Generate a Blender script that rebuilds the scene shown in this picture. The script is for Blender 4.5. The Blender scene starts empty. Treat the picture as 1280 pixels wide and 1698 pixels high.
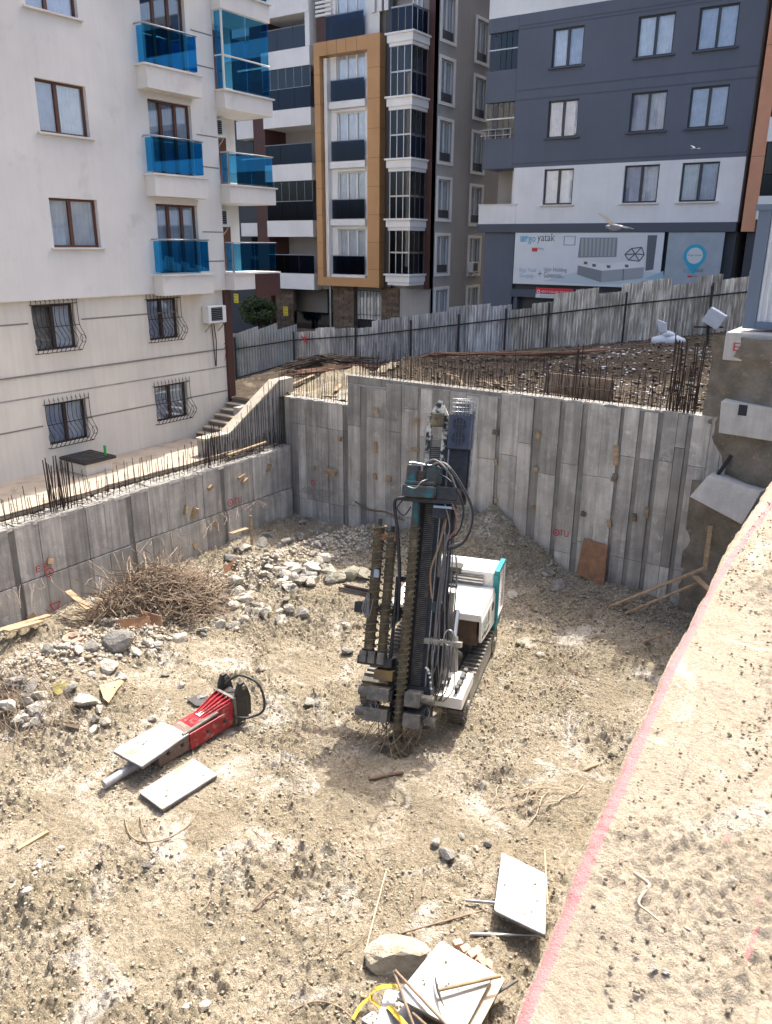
import bpy, bmesh, math, random
import numpy as np
from mathutils import Matrix, Vector, noise as mnoise
random.seed(7)
C = bpy.context.scene
COL = C.collection
R = math.radians
PI = math.pi
# ------------------------------------------------------------------ camera, world, sun
FPX = 1325.0; PITCH = R(18.5); ROLL = R(0.4); YAW = R(34)
def cam2world(x, y, z):          # camera space (x right, y up, z forward) to world
    c, s = math.cos(ROLL), math.sin(ROLL)
    x, y = c*x - s*y, s*x + c*y
    fw = z*math.cos(PITCH) + y*math.sin(PITCH); up = -z*math.sin(PITCH) + y*math.cos(PITCH)
    return Vector((x*math.cos(YAW) - fw*math.sin(YAW), x*math.sin(YAW) + fw*math.cos(YAW), up))
cam = bpy.data.cameras.new('camera'); camo = bpy.data.objects.new('camera', cam); COL.objects.link(camo)
ax, ay, az = cam2world(1, 0, 0), cam2world(0, 1, 0), cam2world(0, 0, -1)
camo.matrix_world = Matrix(((ax.x, ay.x, az.x, 0), (ax.y, ay.y, az.y, 0), (ax.z, ay.z, az.z, 0), (0, 0, 0, 1)))
cam.sensor_fit = 'VERTICAL'; cam.sensor_height = 24; cam.lens = 24*FPX/1698
cam.clip_start = .05; cam.clip_end = 1500
C.camera = camo
SUN = Vector((-.075, .62, 1)).normalized()       # towards the sun
w = bpy.data.worlds.new('World'); C.world = w; w.use_nodes = True
nt = w.node_tree; bg = nt.nodes['Background']
sky = nt.nodes.new('ShaderNodeTexSky'); sky.sky_type = 'NISHITA'; sky.sun_disc = False
sky.sun_elevation = math.asin(SUN.z); sky.sun_rotation = math.atan2(SUN.x, SUN.y)
sky.dust_density = 6.0; sky.air_density = .8; sky.ozone_density = .4
nt.links.new(sky.outputs[0], bg.inputs[0]); bg.inputs[1].default_value = .15
sl = bpy.data.lights.new('sun', 'SUN'); sl.energy = 2.7; sl.angle = R(.5); sl.color = (1, .955, .88)
so = bpy.data.objects.new('sun', sl); COL.objects.link(so)
so.rotation_euler = SUN.to_track_quat('Z', 'Y').to_euler()
C.view_settings.view_transform = 'Standard'; C.view_settings.look = 'None'
C.view_settings.gamma = 1; C.view_settings.use_curve_mapping = False
C.view_settings.exposure = 1.48
C.cycles.max_bounces = 6; C.cycles.transparent_max_bounces = 12

# ------------------------------------------------------------------ rays from the photograph to real places
def ray(u, v): return cam2world(u - 640, 849 - v, FPX)
def PX(u, v, x): r = ray(u, v); return r*(x/r.x)
def PY(u, v, y): r = ray(u, v); return r*(y/r.y)
def PZ(u, v, z): r = ray(u, v); return r*(z/r.z)
# ------------------------------------------------------------------ noise
_rg = np.random.RandomState(3); _T = _rg.rand(256, 256)
def vn(x, y):
    xi = np.floor(x).astype(int); yi = np.floor(y).astype(int); fx = x - xi; fy = y - yi
    fx = fx*fx*(3 - 2*fx); fy = fy*fy*(3 - 2*fy)
    a = _T[xi & 255, yi & 255]; b = _T[(xi+1) & 255, yi & 255]; c = _T[xi & 255, (yi+1) & 255]; d = _T[(xi+1) & 255, (yi+1) & 255]
    return (a*(1-fx) + b*fx)*(1-fy) + (c*(1-fx) + d*fx)*fy - .5
def fbm(x, y, f, o=4, g=.5):
    s = 0; a = 1.0
    for i in range(o):
        ca, sa = math.cos(1.1*i+.4), math.sin(1.1*i+.4)
        s = s + a*vn((x*ca - y*sa)*f + 17.3*i, (x*sa + y*ca)*f + 9.1*i); a *= g; f *= 2.07
    return s
# ------------------------------------------------------------------ materials
def rgb(c): return (c[0], c[1], c[2], 1)
def mat(name, c1, c2=None, rough=.8, metal=0., scale=2., bump=0., bscale=30., streak=0., speck=0., rand=0., spec=.5, sc=(1, 1, 1), contrast=(.35, .65), streakc=None, c3=None, c3at=(.6, .7), c3s=6.):
    m = bpy.data.materials.new(name); m.use_nodes = True; n = m.node_tree.nodes; L = m.node_tree.links
    b = n['Principled BSDF']; b.inputs['Roughness'].default_value = rough; b.inputs['Metallic'].default_value = metal
    b.inputs['Specular IOR Level'].default_value = spec
    geo = n.new('ShaderNodeNewGeometry'); mp = n.new('ShaderNodeMapping'); mp.inputs['Scale'].default_value = sc
    L.new(geo.outputs['Position'], mp.inputs['Vector'])
    c2 = c2 or c1
    def nz(s, d=5, r=.6, vec=None):
        t = n.new('ShaderNodeTexNoise'); t.inputs['Scale'].default_value = s; t.inputs['Detail'].default_value = d; t.inputs['Roughness'].default_value = r
        L.new((vec or mp.outputs[0]), t.inputs['Vector']); return t.outputs['Fac']
    def ramp(f, a, bb):
        t = n.new('ShaderNodeMapRange'); t.inputs['From Min'].default_value = a; t.inputs['From Max'].default_value = bb
        L.new(f, t.inputs['Value']); return t.outputs[0]
    def mix(f, a, bb, mode='MIX'):
        t = n.new('ShaderNodeMix'); t.data_type = 'RGBA'; t.blend_type = mode
        if isinstance(f, float): t.inputs[0].default_value = f
        else: L.new(f, t.inputs[0])
        for k, q in ((6, a), (7, bb)):
            if isinstance(q, tuple): t.inputs[k].default_value = q
            else: L.new(q, t.inputs[k])
        return t.outputs[2]
    col = mix(ramp(nz(scale), *contrast), rgb(c1), rgb(c2))
    if c3: col = mix(ramp(nz(c3s, 4), *c3at), col, rgb(c3))
    if streak:
        mp2 = n.new('ShaderNodeMapping'); mp2.inputs['Scale'].default_value = (7, 7, .35); L.new(geo.outputs['Position'], mp2.inputs['Vector'])
        s = ramp(nz(1.0, 5, .65, mp2.outputs[0]), .42, .68)
        mm = n.new('ShaderNodeMath'); mm.operation = 'MULTIPLY'; mm.inputs[1].default_value = streak; L.new(s, mm.inputs[0])
        sc_ = streakc or tuple(q*.35 for q in c1)
        col = mix(mm.outputs[0], col, rgb(sc_))
    if speck:
        s = ramp(nz(55., 3, .7), .56, .72)
        mm = n.new('ShaderNodeMath'); mm.operation = 'MULTIPLY'; mm.inputs[1].default_value = speck; L.new(s, mm.inputs[0])
        col = mix(mm.outputs[0], col, rgb(tuple(q*.35 for q in c1)))
    if rand:
        oi = n.new('ShaderNodeObjectInfo'); t = n.new('ShaderNodeMapRange'); L.new(oi.outputs['Random'], t.inputs['Value'])
        t.inputs['To Min'].default_value = 1 - rand; t.inputs['To Max'].default_value = 1 + rand
        hs = n.new('ShaderNodeHueSaturation'); L.new(t.outputs[0], hs.inputs['Value']); L.new(col, hs.inputs['Color']); col = hs.outputs[0]
    L.new(col, b.inputs['Base Color'])
    if bump:
        bn = n.new('ShaderNodeBump'); bn.inputs['Strength'].default_value = min(1, bump*4); bn.inputs['Distance'].default_value = bump*.12
        L.new(nz(bscale, 6, .65), bn.inputs['Height']); L.new(bn.outputs[0], b.inputs['Normal'])
    return m
def glass(name, tint, refl, rough=.02, fres=True, gcol=(.9, .95, 1), gain=.6):
    m = bpy.data.materials.new(name); m.use_nodes = True; n = m.node_tree.nodes; L = m.node_tree.links
    n.remove(n['Principled BSDF']); out = n['Material Output']
    t = n.new('ShaderNodeBsdfTransparent'); t.inputs[0].default_value = rgb(tint)
    g = n.new('ShaderNodeBsdfGlossy'); g.inputs['Roughness'].default_value = rough; g.inputs[0].default_value = (*gcol, 1)
    x = n.new('ShaderNodeMixShader')
    if fres:
        lw = n.new('ShaderNodeLayerWeight'); lw.inputs[0].default_value = .35
        mr = n.new('ShaderNodeMapRange'); mr.inputs['To Min'].default_value = refl; mr.inputs['To Max'].default_value = min(1, refl + gain)
        L.new(lw.outputs['Fresnel'], mr.inputs['Value']); L.new(mr.outputs[0], x.inputs[0])
    else: x.inputs[0].default_value = refl
    L.new(t.outputs[0], x.inputs[1]); L.new(g.outputs[0], x.inputs[2]); L.new(x.outputs[0], out.inputs[0])
    return m
m_stucco = mat('pale stucco', (.74, .705, .66), (.66, .63, .59), .9, scale=.5, bump=.06, bscale=60, streak=.10, streakc=(.46, .44, .41), c3=(.56, .54, .51), c3at=(.58, .75), c3s=.9)
m_stucco_cream = mat('cream stucco', (.74, .68, .58), (.65, .60, .52), .9, scale=.6, bump=.06, bscale=60, streak=.18, streakc=(.4, .36, .3))
m_groove = mat('groove shadow gap', (.22, .2, .18), rough=.9)
m_marble = mat('marble sill', (.72, .70, .67), (.6, .58, .55), .5)
m_brownframe = mat('brown window frame', (.10, .035, .02), (.13, .05, .03), .45)
m_darkframe = mat('dark brown window frame', (.045, .028, .022), rough=.5)
m_footing = mat('pale footing concrete', (.60, .575, .53), (.46, .44, .40), .9, scale=2, bump=.2, bscale=22, speck=.3, streak=.3, streakc=(.3, .28, .25))
m_curtain = mat('net curtain', (.80, .81, .82), (.64, .66, .69), .95, scale=3)
m_curtain_blue = mat('blue grey curtain', (.52, .55, .66), (.40, .43, .54), .95, scale=3)
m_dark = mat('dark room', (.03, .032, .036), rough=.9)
m_room = mat('dim room wall', (.30, .28, .26), rough=.9)
m_pane = glass('window glass', (.93, .95, .97), .07, gain=.45)
m_pane_dark = glass('tinted window glass', (.30, .33, .36), .14)
m_blue = glass('blue balcony glass', (.42, .80, .92), .14, gcol=(.12, .60, 1), gain=.35)
m_pane_sky = glass('sky reflecting window glass', (.9, .93, .97), .45, gcol=(.72, .86, 1), gain=.4)
m_navy = glass('navy balcony glass', (.13, .19, .29), .05, gcol=(.5, .57, .68), gain=.2)
m_smoke = glass('smoked balcony glass', (.30, .33, .37), .05, gcol=(.7, .75, .8), gain=.25)
m_steel = mat('dull metal', (.45, .46, .47), (.35, .36, .37), .35, 1.)
m_white = mat('white panel', (.76, .76, .75), (.68, .68, .67), .6, scale=.7, streak=.12, streakc=(.5, .5, .48))
m_orange = mat('ochre cladding', (.49, .27, .115), (.43, .235, .095), .5, scale=.8)
m_orangegap = mat('ochre cladding joint', (.2, .1, .04), rough=.7)
m_brown = mat('dark brown cladding', (.085, .035, .028), (.07, .03, .025), .5)
m_char = mat('charcoal cladding', (.045, .05, .062), (.04, .045, .055), .5)
m_greywall = mat('grey render', (.40, .385, .375), (.34, .325, .315), .9, scale=.4, streak=.3, streakc=(.26, .25, .24))
m_greyclad = mat('blue grey render', (.115, .13, .165), (.10, .115, .145), .8, scale=.4, streak=.15, streakc=(.08, .09, .11))
m_greyslab = mat('blue grey slab', (.075, .085, .11), rough=.7)
m_terra = mat('orange column paint', (.60, .29, .17), (.55, .26, .15), .7)
m_anthr = mat('anthracite window frame', (.035, .04, .05), rough=.4)
m_stonebrown = mat('brown split stone', (.17, .125, .09), (.11, .08, .06), .85, scale=4, bump=.2, bscale=20, rand=.25)
m_conc = mat('board marked concrete', (.57, .535, .475), (.38, .355, .315), .9, scale=1.4, bump=.22, bscale=26, streak=.75, streakc=(.21, .20, .18), speck=.6, rand=.26, contrast=(.38, .64), c3=(.56, .53, .48), c3at=(.56, .66), c3s=3.5)
m_concdark = mat('dark recessed concrete', (.33, .31, .275), (.22, .205, .18), .9, scale=1.5, bump=.12, bscale=30, streak=.5, streakc=(.07, .07, .068))  # darker concrete used for recessed strips and wall cores
m_conctop = mat('rough concrete', (.44, .42, .38), (.30, .28, .25), .92, scale=3, bump=.35, bscale=22, speck=.3)
m_rebar = mat('rusty rebar', (.06, .04, .032), (.035, .026, .023), .75, .3, scale=8)
m_rebarlight = mat('cut rebar ends', (.30, .24, .19), (.25, .19, .15), .6, .3, scale=8)
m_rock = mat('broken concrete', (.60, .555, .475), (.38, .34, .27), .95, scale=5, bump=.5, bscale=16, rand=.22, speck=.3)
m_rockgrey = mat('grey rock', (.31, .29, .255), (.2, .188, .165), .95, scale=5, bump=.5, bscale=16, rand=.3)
m_timber = mat('weathered timber', (.44, .32, .19), (.27, .18, .11), .85, scale=5, bump=.1, bscale=40, rand=.15, sc=(1, 1, 3))
m_timberold = mat('brown old timber', (.24, .17, .115), (.15, .11, .075), .9, scale=5, bump=.15, bscale=30, rand=.3)
m_ply = mat('splintered brown board', (.32, .17, .09), (.2, .11, .065), .85, scale=5, bump=.15, rand=.2)
m_zinc = mat('galvanized sheet', (.76, .75, .73), (.40, .40, .40), .5, .1, scale=2.0, sc=(3, 3, .6), streak=.75, streakc=(.19, .175, .16), rand=.22, speck=.35, contrast=(.4, .6))
m_zincblue = mat('bluish galvanized sheet', (.42, .48, .55), (.25, .30, .35), .45, .25, scale=1.5, streak=.5, streakc=(.5, .5, .5), rand=.15, speck=.25)
m_plank = mat('weathered sheet in sun tone', (.88, .84, .74), (.46, .42, .36), .6, .1, scale=2.2, streak=.7, streakc=(.30, .25, .19), rand=.3, contrast=(.42, .56), sc=(3, 3, .6))  # weathered sheet, its base colour brightened in place of sun on the fence
m_fencepost = mat('dark steel tube', (.03, .03, .032), rough=.6, metal=.2)
m_twig = mat('dry twigs', (.33, .25, .175), (.18, .13, .09), .9, scale=6)
m_twigpale = mat('pale dry roots', (.52, .43, .32), (.40, .32, .22), .9, scale=6)
m_plate = mat('steel shutter plate', (.40, .41, .44), (.27, .28, .305), .5, .1, scale=5, speck=.45, c3=(.27, .235, .19), c3at=(.47, .66), c3s=2.5)
m_red = mat('worn red paint', (.36, .012, .026), (.22, .014, .02), .5, scale=5, c3=(.26, .18, .14), c3at=(.54, .66), c3s=7.)
m_blackmetal = mat('black greasy steel', (.028, .028, .03), (.05, .048, .045), .55, .3, scale=8)
m_dirtymetal = mat('muddy steel', (.10, .098, .095), (.20, .18, .15), .65, .35, scale=7, c3=(.30, .26, .19), c3at=(.55, .72), c3s=9.)
m_mud = mat('mud caked auger steel', (.19, .15, .085), (.10, .08, .05), .9, .0, scale=9, bump=.4, bscale=30, c3=(.30, .25, .15), c3at=(.55, .7))
m_teal = mat('worn teal paint', (.015, .13, .14), (.02, .06, .065), .5, scale=6, c3=(.05, .048, .042), c3at=(.34, .50), c3s=6.)
m_tealclean = mat('teal trim paint', (.01, .25, .27), (.01, .21, .23), .45)
m_hood = mat('dusty white machine paint', (.78, .77, .73), (.70, .68, .62), .45, scale=3, c3=(.50, .45, .36), c3at=(.62, .75))
m_hose = mat('rubber hose', (.022, .022, .024), rough=.5)
m_hosegrey = mat('dusty hose', (.20, .19, .18), (.12, .115, .11), .6)
m_chrome = mat('bright steel rail', (.42, .41, .40), (.2, .19, .18), .45, .7, scale=10)
m_grille = mat('red grille slat', (.42, .10, .07), (.55, .5, .45), .6, scale=14)
m_yellow = mat('yellow strap', (.62, .42, .03), (.5, .33, .03), .7)
m_signyellow = mat('yellow sign', (.78, .62, .04), rough=.5)
m_black = mat('black print', (.02, .02, .02), rough=.6)
m_redprint = mat('red print', (.62, .03, .04), rough=.6)
m_spray = mat('red spray paint', (.42, .03, .05), (.5, .08, .10), .8, scale=20)
m_brickpale = mat('pinkish hollow block', (.60, .40, .29), (.5, .32, .23), .9, scale=6)
m_leaf = mat('shrub leaves', (.035, .06, .02), (.05, .085, .025), .6, scale=3, rand=.1)
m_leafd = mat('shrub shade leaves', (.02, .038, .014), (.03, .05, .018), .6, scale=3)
m_bark = mat('bark', (.10, .075, .05), (.07, .05, .035), .9)
m_asphalt = mat('asphalt', (.06, .06, .062), (.045, .045, .047), .9, bump=.1, bscale=60)
m_tile = mat('patio concrete', (.44, .37, .29), (.36, .30, .235), .9, scale=1.5, bump=.1, bscale=30, streak=0, c3=(.28, .23, .18), c3at=(.55, .7), c3s=3.)
m_sack = mat('white sack', (.70, .73, .77), (.6, .63, .68), .8, scale=4)
m_printbg = mat('banner white print', (.66, .69, .71), (.62, .655, .68), .5)
m_printgrey = mat('banner grey print', (.32, .35, .37), rough=.5)
m_printdark = mat('banner dark print', (.10, .12, .14), rough=.5)
m_printmid = mat('banner mid grey print', (.20, .22, .24), rough=.5)
m_printfloor = mat('banner floor print', (.50, .58, .62), rough=.5)
m_printlight = mat('banner light print', (.60, .62, .63), rough=.5)
m_printblue = mat('banner cyan print', (.03, .36, .52), rough=.5)
m_printteal = mat('banner teal print', (.02, .22, .26), rough=.5)
m_printpale = mat('banner pale blue print', (.30, .46, .56), rough=.5)
m_feather = mat('pigeon feathers', (.40, .42, .46), (.6, .6, .62), .8, scale=30)
m_green = mat('green bottle', (.02, .35, .06), rough=.3)
m_cabin = mat('cabin white sheet', (.66, .68, .70), (.60, .62, .64), .5, scale=.8)
m_cabinframe = mat('cabin blue grey frame', (.13, .17, .23), rough=.5)
m_brownearth = mat('brown soil bank', (.27, .235, .185), (.15, .13, .10), .97, scale=2.5, bump=.6, bscale=12, c3=(.30, .25, .18), c3at=(.55, .7), c3s=5.)

# ------------------------------------------------------------------ mesh builder
ORIG = {}
class MB:
    def __init__(s, M=None): s.v = []; s.f = []; s.sm = []; s.M = M
    def add(s, vs, fs, smooth=False):
        k = len(s.v)
        for p in vs:
            p = Vector(p); s.v.append(s.M @ p if s.M else p)
        for f in fs: s.f.append(tuple(i + k for i in f)); s.sm.append(smooth)
    def box(s, a, b):
        x0, x1 = sorted((a[0], b[0])); y0, y1 = sorted((a[1], b[1])); z0, z1 = sorted((a[2], b[2]))
        s.add([(x0, y0, z0), (x1, y0, z0), (x1, y1, z0), (x0, y1, z0), (x0, y0, z1), (x1, y0, z1), (x1, y1, z1), (x0, y1, z1)],
              [(0, 3, 2, 1), (4, 5, 6, 7), (0, 1, 5, 4), (1, 2, 6, 5), (2, 3, 7, 6), (3, 0, 4, 7)])
    def hexa(s, p):      # 8 points, bottom ring then top ring
        s.add(p, [(0, 3, 2, 1), (4, 5, 6, 7), (0, 1, 5, 4), (1, 2, 6, 5), (2, 3, 7, 6), (3, 0, 4, 7)])
    def slab(s, quad, n, t):   # quad of 4 points extruded by n*t
        n = Vector(n)*t; q = [Vector(p) for p in quad]
        s.hexa([p - n for p in q] + q)
    def tube(s, pts, r, n=6, smooth=True, r2=None, caps=True):
        pts = [Vector(p) for p in pts]; vs = []; fs = []; m = len(pts)
        pd = None
        for i, p in enumerate(pts):
            d = (pts[min(i+1, m-1)] - pts[max(i-1, 0)])
            if d.length < 1e-9: d = Vector((0, 0, 1))
            d.normalize()
            if pd is None:
                a = d.cross(Vector((0, 0, 1)));
                if a.length < .05: a = d.cross(Vector((1, 0, 0)))
            else: a = pd - d*pd.dot(d)
            a.normalize(); b = d.cross(a); pd = a
            rr = r if r2 is None else r + (r2 - r)*i/(m-1)
            for k in range(n):
                t = 2*PI*k/n; vs.append(p + (a*math.cos(t) + b*math.sin(t))*rr)
        for i in range(m-1):
            for k in range(n):
                k2 = (k+1) % n; fs.append((i*n+k, i*n+k2, (i+1)*n+k2, (i+1)*n+k))
        s.add(vs, fs, smooth)
        if caps and n > 3:
            s.add(vs[:n], [tuple(range(n))[::-1]]); s.add(vs[-n:], [tuple(range(n))])
    def bar(s, a, b, wdt, hgt, up=(0, 0, 1)):     # rectangular bar from a to b
        a = Vector(a); b = Vector(b); d = (b - a).normalized(); sd = d.cross(Vector(up))
        if sd.length < .01: sd = d.cross(Vector((1, 0, 0)))
        sd.normalize(); u = sd.cross(d)
        sd *= wdt/2; u *= hgt/2
        s.hexa([a - sd - u, a + sd - u, b + sd - u, b - sd - u, a - sd + u, a + sd + u, b + sd + u, b - sd + u])
    def poly(s, pts): s.add(pts, [tuple(range(len(pts)))])
    def prism(s, pts, d):
        n = len(pts); pts = [Vector(p) for p in pts]; d = Vector(d)
        s.add(pts + [p + d for p in pts], [tuple(range(n)), tuple(range(2*n-1, n-1, -1))] + [(i, i+n, (i+1) % n + n, (i+1) % n) for i in range(n)])
    def build(s, name, m, parent=None, kind=None, bevel=0, label=None):
        o0 = ORIG.get(parent, Vector((0, 0, 0))) if parent else Vector((0, 0, 0))
        me = bpy.data.meshes.new(name)
        me.from_pydata([tuple(p - o0) for p in s.v], [], s.f)
        me.polygons.foreach_set('use_smooth', s.sm)
        me.materials.append(m)
        o = bpy.data.objects.new(name, me); COL.objects.link(o)
        if parent: o.parent = parent; ORIG[o] = o0
        else: ORIG[o] = Vector((0, 0, 0))
        if kind: o['kind'] = kind
        if label: o['label'] = label
        if bevel:
            bm = bmesh.new(); bm.from_mesh(me); bmesh.ops.recalc_face_normals(bm, faces=bm.faces)
            bmesh.ops.bevel(bm, geom=[e for e in bm.edges if e.calc_face_angle(0) > .5], offset=bevel, segments=2, affect='EDGES', profile=.6)
            bm.to_mesh(me); bm.free()
        return o
def tag(o, label, cat, group=None, kind=None):
    if kind: o['kind'] = kind
    if label: o['label'] = label
    if cat: o['category'] = cat
    if group: o['group'] = group
    return o
def thing(name, label, cat, loc=(0, 0, 0), group=None):
    o = bpy.data.objects.new(name, None); COL.objects.link(o); o.location = loc; ORIG[o] = Vector(loc)
    o.empty_display_size = .2
    return tag(o, label, cat, group)
def single(name, mb, m, label, cat, group=None, kind=None, **k):     # one-mesh thing, origin moved to its base
    c = Vector((sum(p.x for p in mb.v)/len(mb.v), sum(p.y for p in mb.v)/len(mb.v), min(p.z for p in mb.v)))
    mb.v = [p - c for p in mb.v]
    o = mb.build(name, m, **k); o.location = c; ORIG[o] = c
    return tag(o, label, cat, group, kind)
def piece(name, me, parent, loc, rot=(0, 0, 0), scale=(1, 1, 1)):
    o = bpy.data.objects.new(name, me); COL.objects.link(o)
    o.location = Vector(loc) - (ORIG[parent] if parent else Vector((0, 0, 0)))
    o.rotation_euler = rot; o.scale = scale
    if parent: o.parent = parent
    return o
def mesh_of(mb, m, name='m'):
    me = bpy.data.meshes.new(name); me.from_pydata([tuple(p) for p in mb.v], [], mb.f)
    me.polygons.foreach_set('use_smooth', mb.sm); me.materials.append(m); return me
def structure(o): o['kind'] = 'structure'; return o
def grid_mesh(name, X, Y, Z, m, attr=None):
    h, w_ = X.shape
    co = np.stack([X, Y, Z], -1).reshape(-1, 3).astype(np.float32)
    i = np.arange(h*w_).reshape(h, w_)
    q = np.stack([i[:-1, :-1], i[:-1, 1:], i[1:, 1:], i[1:, :-1]], -1).reshape(-1, 4)
    a = co[q[0, 1]] - co[q[0, 0]]; b = co[q[0, 3]] - co[q[0, 0]]
    if a[0]*b[1] - a[1]*b[0] < 0: q = q[:, ::-1]
    me = bpy.data.meshes.new(name); me.vertices.add(len(co)); me.vertices.foreach_set('co', co.ravel())
    me.loops.add(q.size); me.loops.foreach_set('vertex_index', q.ravel().astype(np.int32))
    me.polygons.add(len(q)); me.polygons.foreach_set('loop_start', np.arange(0, q.size, 4, dtype=np.int32)); me.polygons.foreach_set('loop_total', np.full(len(q), 4, dtype=np.int32))
    me.update(); me.polygons.foreach_set('use_smooth', np.ones(len(q), bool)); me.validate()
    if attr is not None:
        at = me.attributes.new('mark', 'FLOAT', 'POINT'); at.data.foreach_set('value', attr.ravel().astype(np.float32))
    me.materials.append(m)
    o = bpy.data.objects.new(name, me); COL.objects.link(o); ORIG[o] = Vector((0, 0, 0)); return o
def text(s, m, parent, place, w_, h_, name='lettering', depth=0., shear=0):
    """lettering fitted in a w_ by h_ box; place(a, b) gives the world point of a to the right and b up"""
    cu = bpy.data.curves.new('t', 'FONT'); cu.body = s; cu.size = 1; cu.align_x = 'LEFT'; cu.shear = shear; cu.resolution_u = 3
    t = bpy.data.objects.new('t', cu); COL.objects.link(t); dg = bpy.context.evaluated_depsgraph_get()
    me0 = bpy.data.meshes.new_from_object(t.evaluated_get(dg)); bpy.data.objects.remove(t)
    xs = [v.co.x for v in me0.vertices]; ys = [v.co.y for v in me0.vertices]
    x0, x1, y0, y1 = min(xs), max(xs), min(ys), max(ys)
    mb = MB(); mb.add([place((v.co.x - x0)/(x1 - x0)*w_, (v.co.y - y0)/(y1 - y0)*h_) for v in me0.vertices], [tuple(p.vertices) for p in me0.polygons])
    return mb.build(name, m, parent)
def arcband(mb, place, cx, cy, r0, r1, a0=0, a1=2*PI, n=28):
    p = []
    for i in range(n+1):
        t = a0 + (a1-a0)*i/n; p += [place(cx + r0*math.cos(t), cy + r0*math.sin(t)), place(cx + r1*math.cos(t), cy + r1*math.sin(t))]
    mb.add(p, [(2*i, 2*i+1, 2*i+3, 2*i+2) for i in range(n)])
# unit meshes shared by many pieces
_b = MB(); _b.box((-.5, -.5, -.5), (.5, .5, .5))
def unit_box(m): return mesh_of(_b, m, 'unit_box')
_r = MB(); _r.tube([(0, 0, 0), (0, 0, 1)], .0085, 5); me_rebar = mesh_of(_r, m_rebar, 'rebar')
_r = MB(); _r.tube([(0, 0, 0), (0, 0, 1)], .008, 5); me_rebarlight = mesh_of(_r, m_rebarlight, 'rebar')
# ------------------------------------------------------------------ facades
class Fac:
    """a wall plane: face 'x' looks towards +x (s = y), face 'y' looks towards -y (s = x); d is outwards"""
    def __init__(s, face, c): s.face = face; s.c = c
    def p(s, a, z, d=0.): return Vector((s.c + d, a, z)) if s.face == 'x' else Vector((a, s.c - d, z))
    def at(s, u, v, d=0.):
        q = PX(u, v, s.c + d) if s.face == 'x' else PY(u, v, s.c - d)
        return (q.y, q.z) if s.face == 'x' else (q.x, q.z)
    def box(s, mb, a0, a1, z0, z1, d0, d1): mb.box(s.p(a0, z0, d0), s.p(a1, z1, d1))
def holed_wall(F, a0, a1, z0, z1, holes, deep=.35, back=None):
    mb = MB(); xs = sorted({a0, a1, *[h[0] for h in holes], *[h[1] for h in holes]}); zs = sorted({z0, z1, *[h[2] for h in holes], *[h[3] for h in holes]})
    xs = [x for x in xs if a0 - 1e-6 <= x <= a1 + 1e-6]; zs = [z for z in zs if z0 - 1e-6 <= z <= z1 + 1e-6]
    for i in range(len(xs)-1):
        for j in range(len(zs)-1):
            cx = (xs[i]+xs[i+1])/2; cz = (zs[j]+zs[j+1])/2
            if any(h[0] < cx < h[1] and h[2] < cz < h[3] for h in holes): continue
            mb.poly([F.p(xs[i], zs[j]), F.p(xs[i+1], zs[j]), F.p(xs[i+1], zs[j+1]), F.p(xs[i], zs[j+1])])
    for h in holes:
        b0, b1, c0, c1 = h[:4]
        for q in (((b0, c0), (b1, c0)), ((b1, c0), (b1, c1)), ((b1, c1), (b0, c1)), ((b0, c1), (b0, c0))):
            mb.poly([F.p(*q[0]), F.p(*q[1]), F.p(*q[1], -deep), F.p(*q[0], -deep)])
    return mb
def wavy(F, a0, a1, z0, z1, d, amp=.03, wl=.13):
    n = max(4, int((a1-a0)/wl*4)); mb = MB(); vs = []
    ph = random.random()*6
    for i in range(n+1):
        a = a0 + (a1-a0)*i/n; dd = d + amp*math.sin(2*PI*(a-a0)/wl + ph + .8*math.sin(a*9))
        vs += [F.p(a, z0, dd*1.0), F.p(a, z1, d + (dd-d)*.6)]
    mb.add(vs, [(2*i, 2*i+2, 2*i+3, 2*i+1) for i in range(n)], True)
    return mb
def window(F, par, a0, a1, z0, z1, leaves=2, m_f=m_brownframe, m_g=m_pane, cur=(m_curtain,), d=-.12, fw=.06, cover=(0., 1.), name='window', splits=None):
    mb = MB(); t = .05
    F.box(mb, a0, a0+fw, z0, z1, d-t, d); F.box(mb, a1-fw, a1, z0, z1, d-t, d)
    F.box(mb, a0+fw, a1-fw, z0, z0+fw, d-t, d); F.box(mb, a0+fw, a1-fw, z1-fw, z1, d-t, d)
    sp = splits or [k/leaves for k in range(1, leaves)]
    ed = [a0] + [a0 + (a1-a0)*k for k in sp] + [a1]
    for e in ed[1:-1]: F.box(mb, e-fw*.8, e+fw*.8, z0+fw, z1-fw, d-t, d+.012)
    o = mb.build(name, m_f, par)
    for i in range(len(ed)-1):
        g = MB(); F.box(g, ed[i]+fw*.8, ed[i+1]-fw*.8, z0+fw, z1-fw, d-.032, d-.024); g.build('pane', m_g, o)
    if cur:
        for k, c in enumerate(cur):
            if c is None: continue
            b0 = a0 + (a1-a0)*(k/len(cur)) ; b1 = a0 + (a1-a0)*((k+1)/len(cur))
            wavy(F, b0+.01, b1-.01, z0+.03 + (z1-z0)*cover[0], z0 + (z1-z0)*cover[1]-.03, d-.10).build('curtain', c, o)
    return o
def core(F, a0, a1, z0, z1, depth, m, par, name='interior_wall', front=-.36):
    mb = MB(); F.box(mb, a0, a1, z0, z1, front - depth, front); return mb.build(name, m, par)
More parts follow.
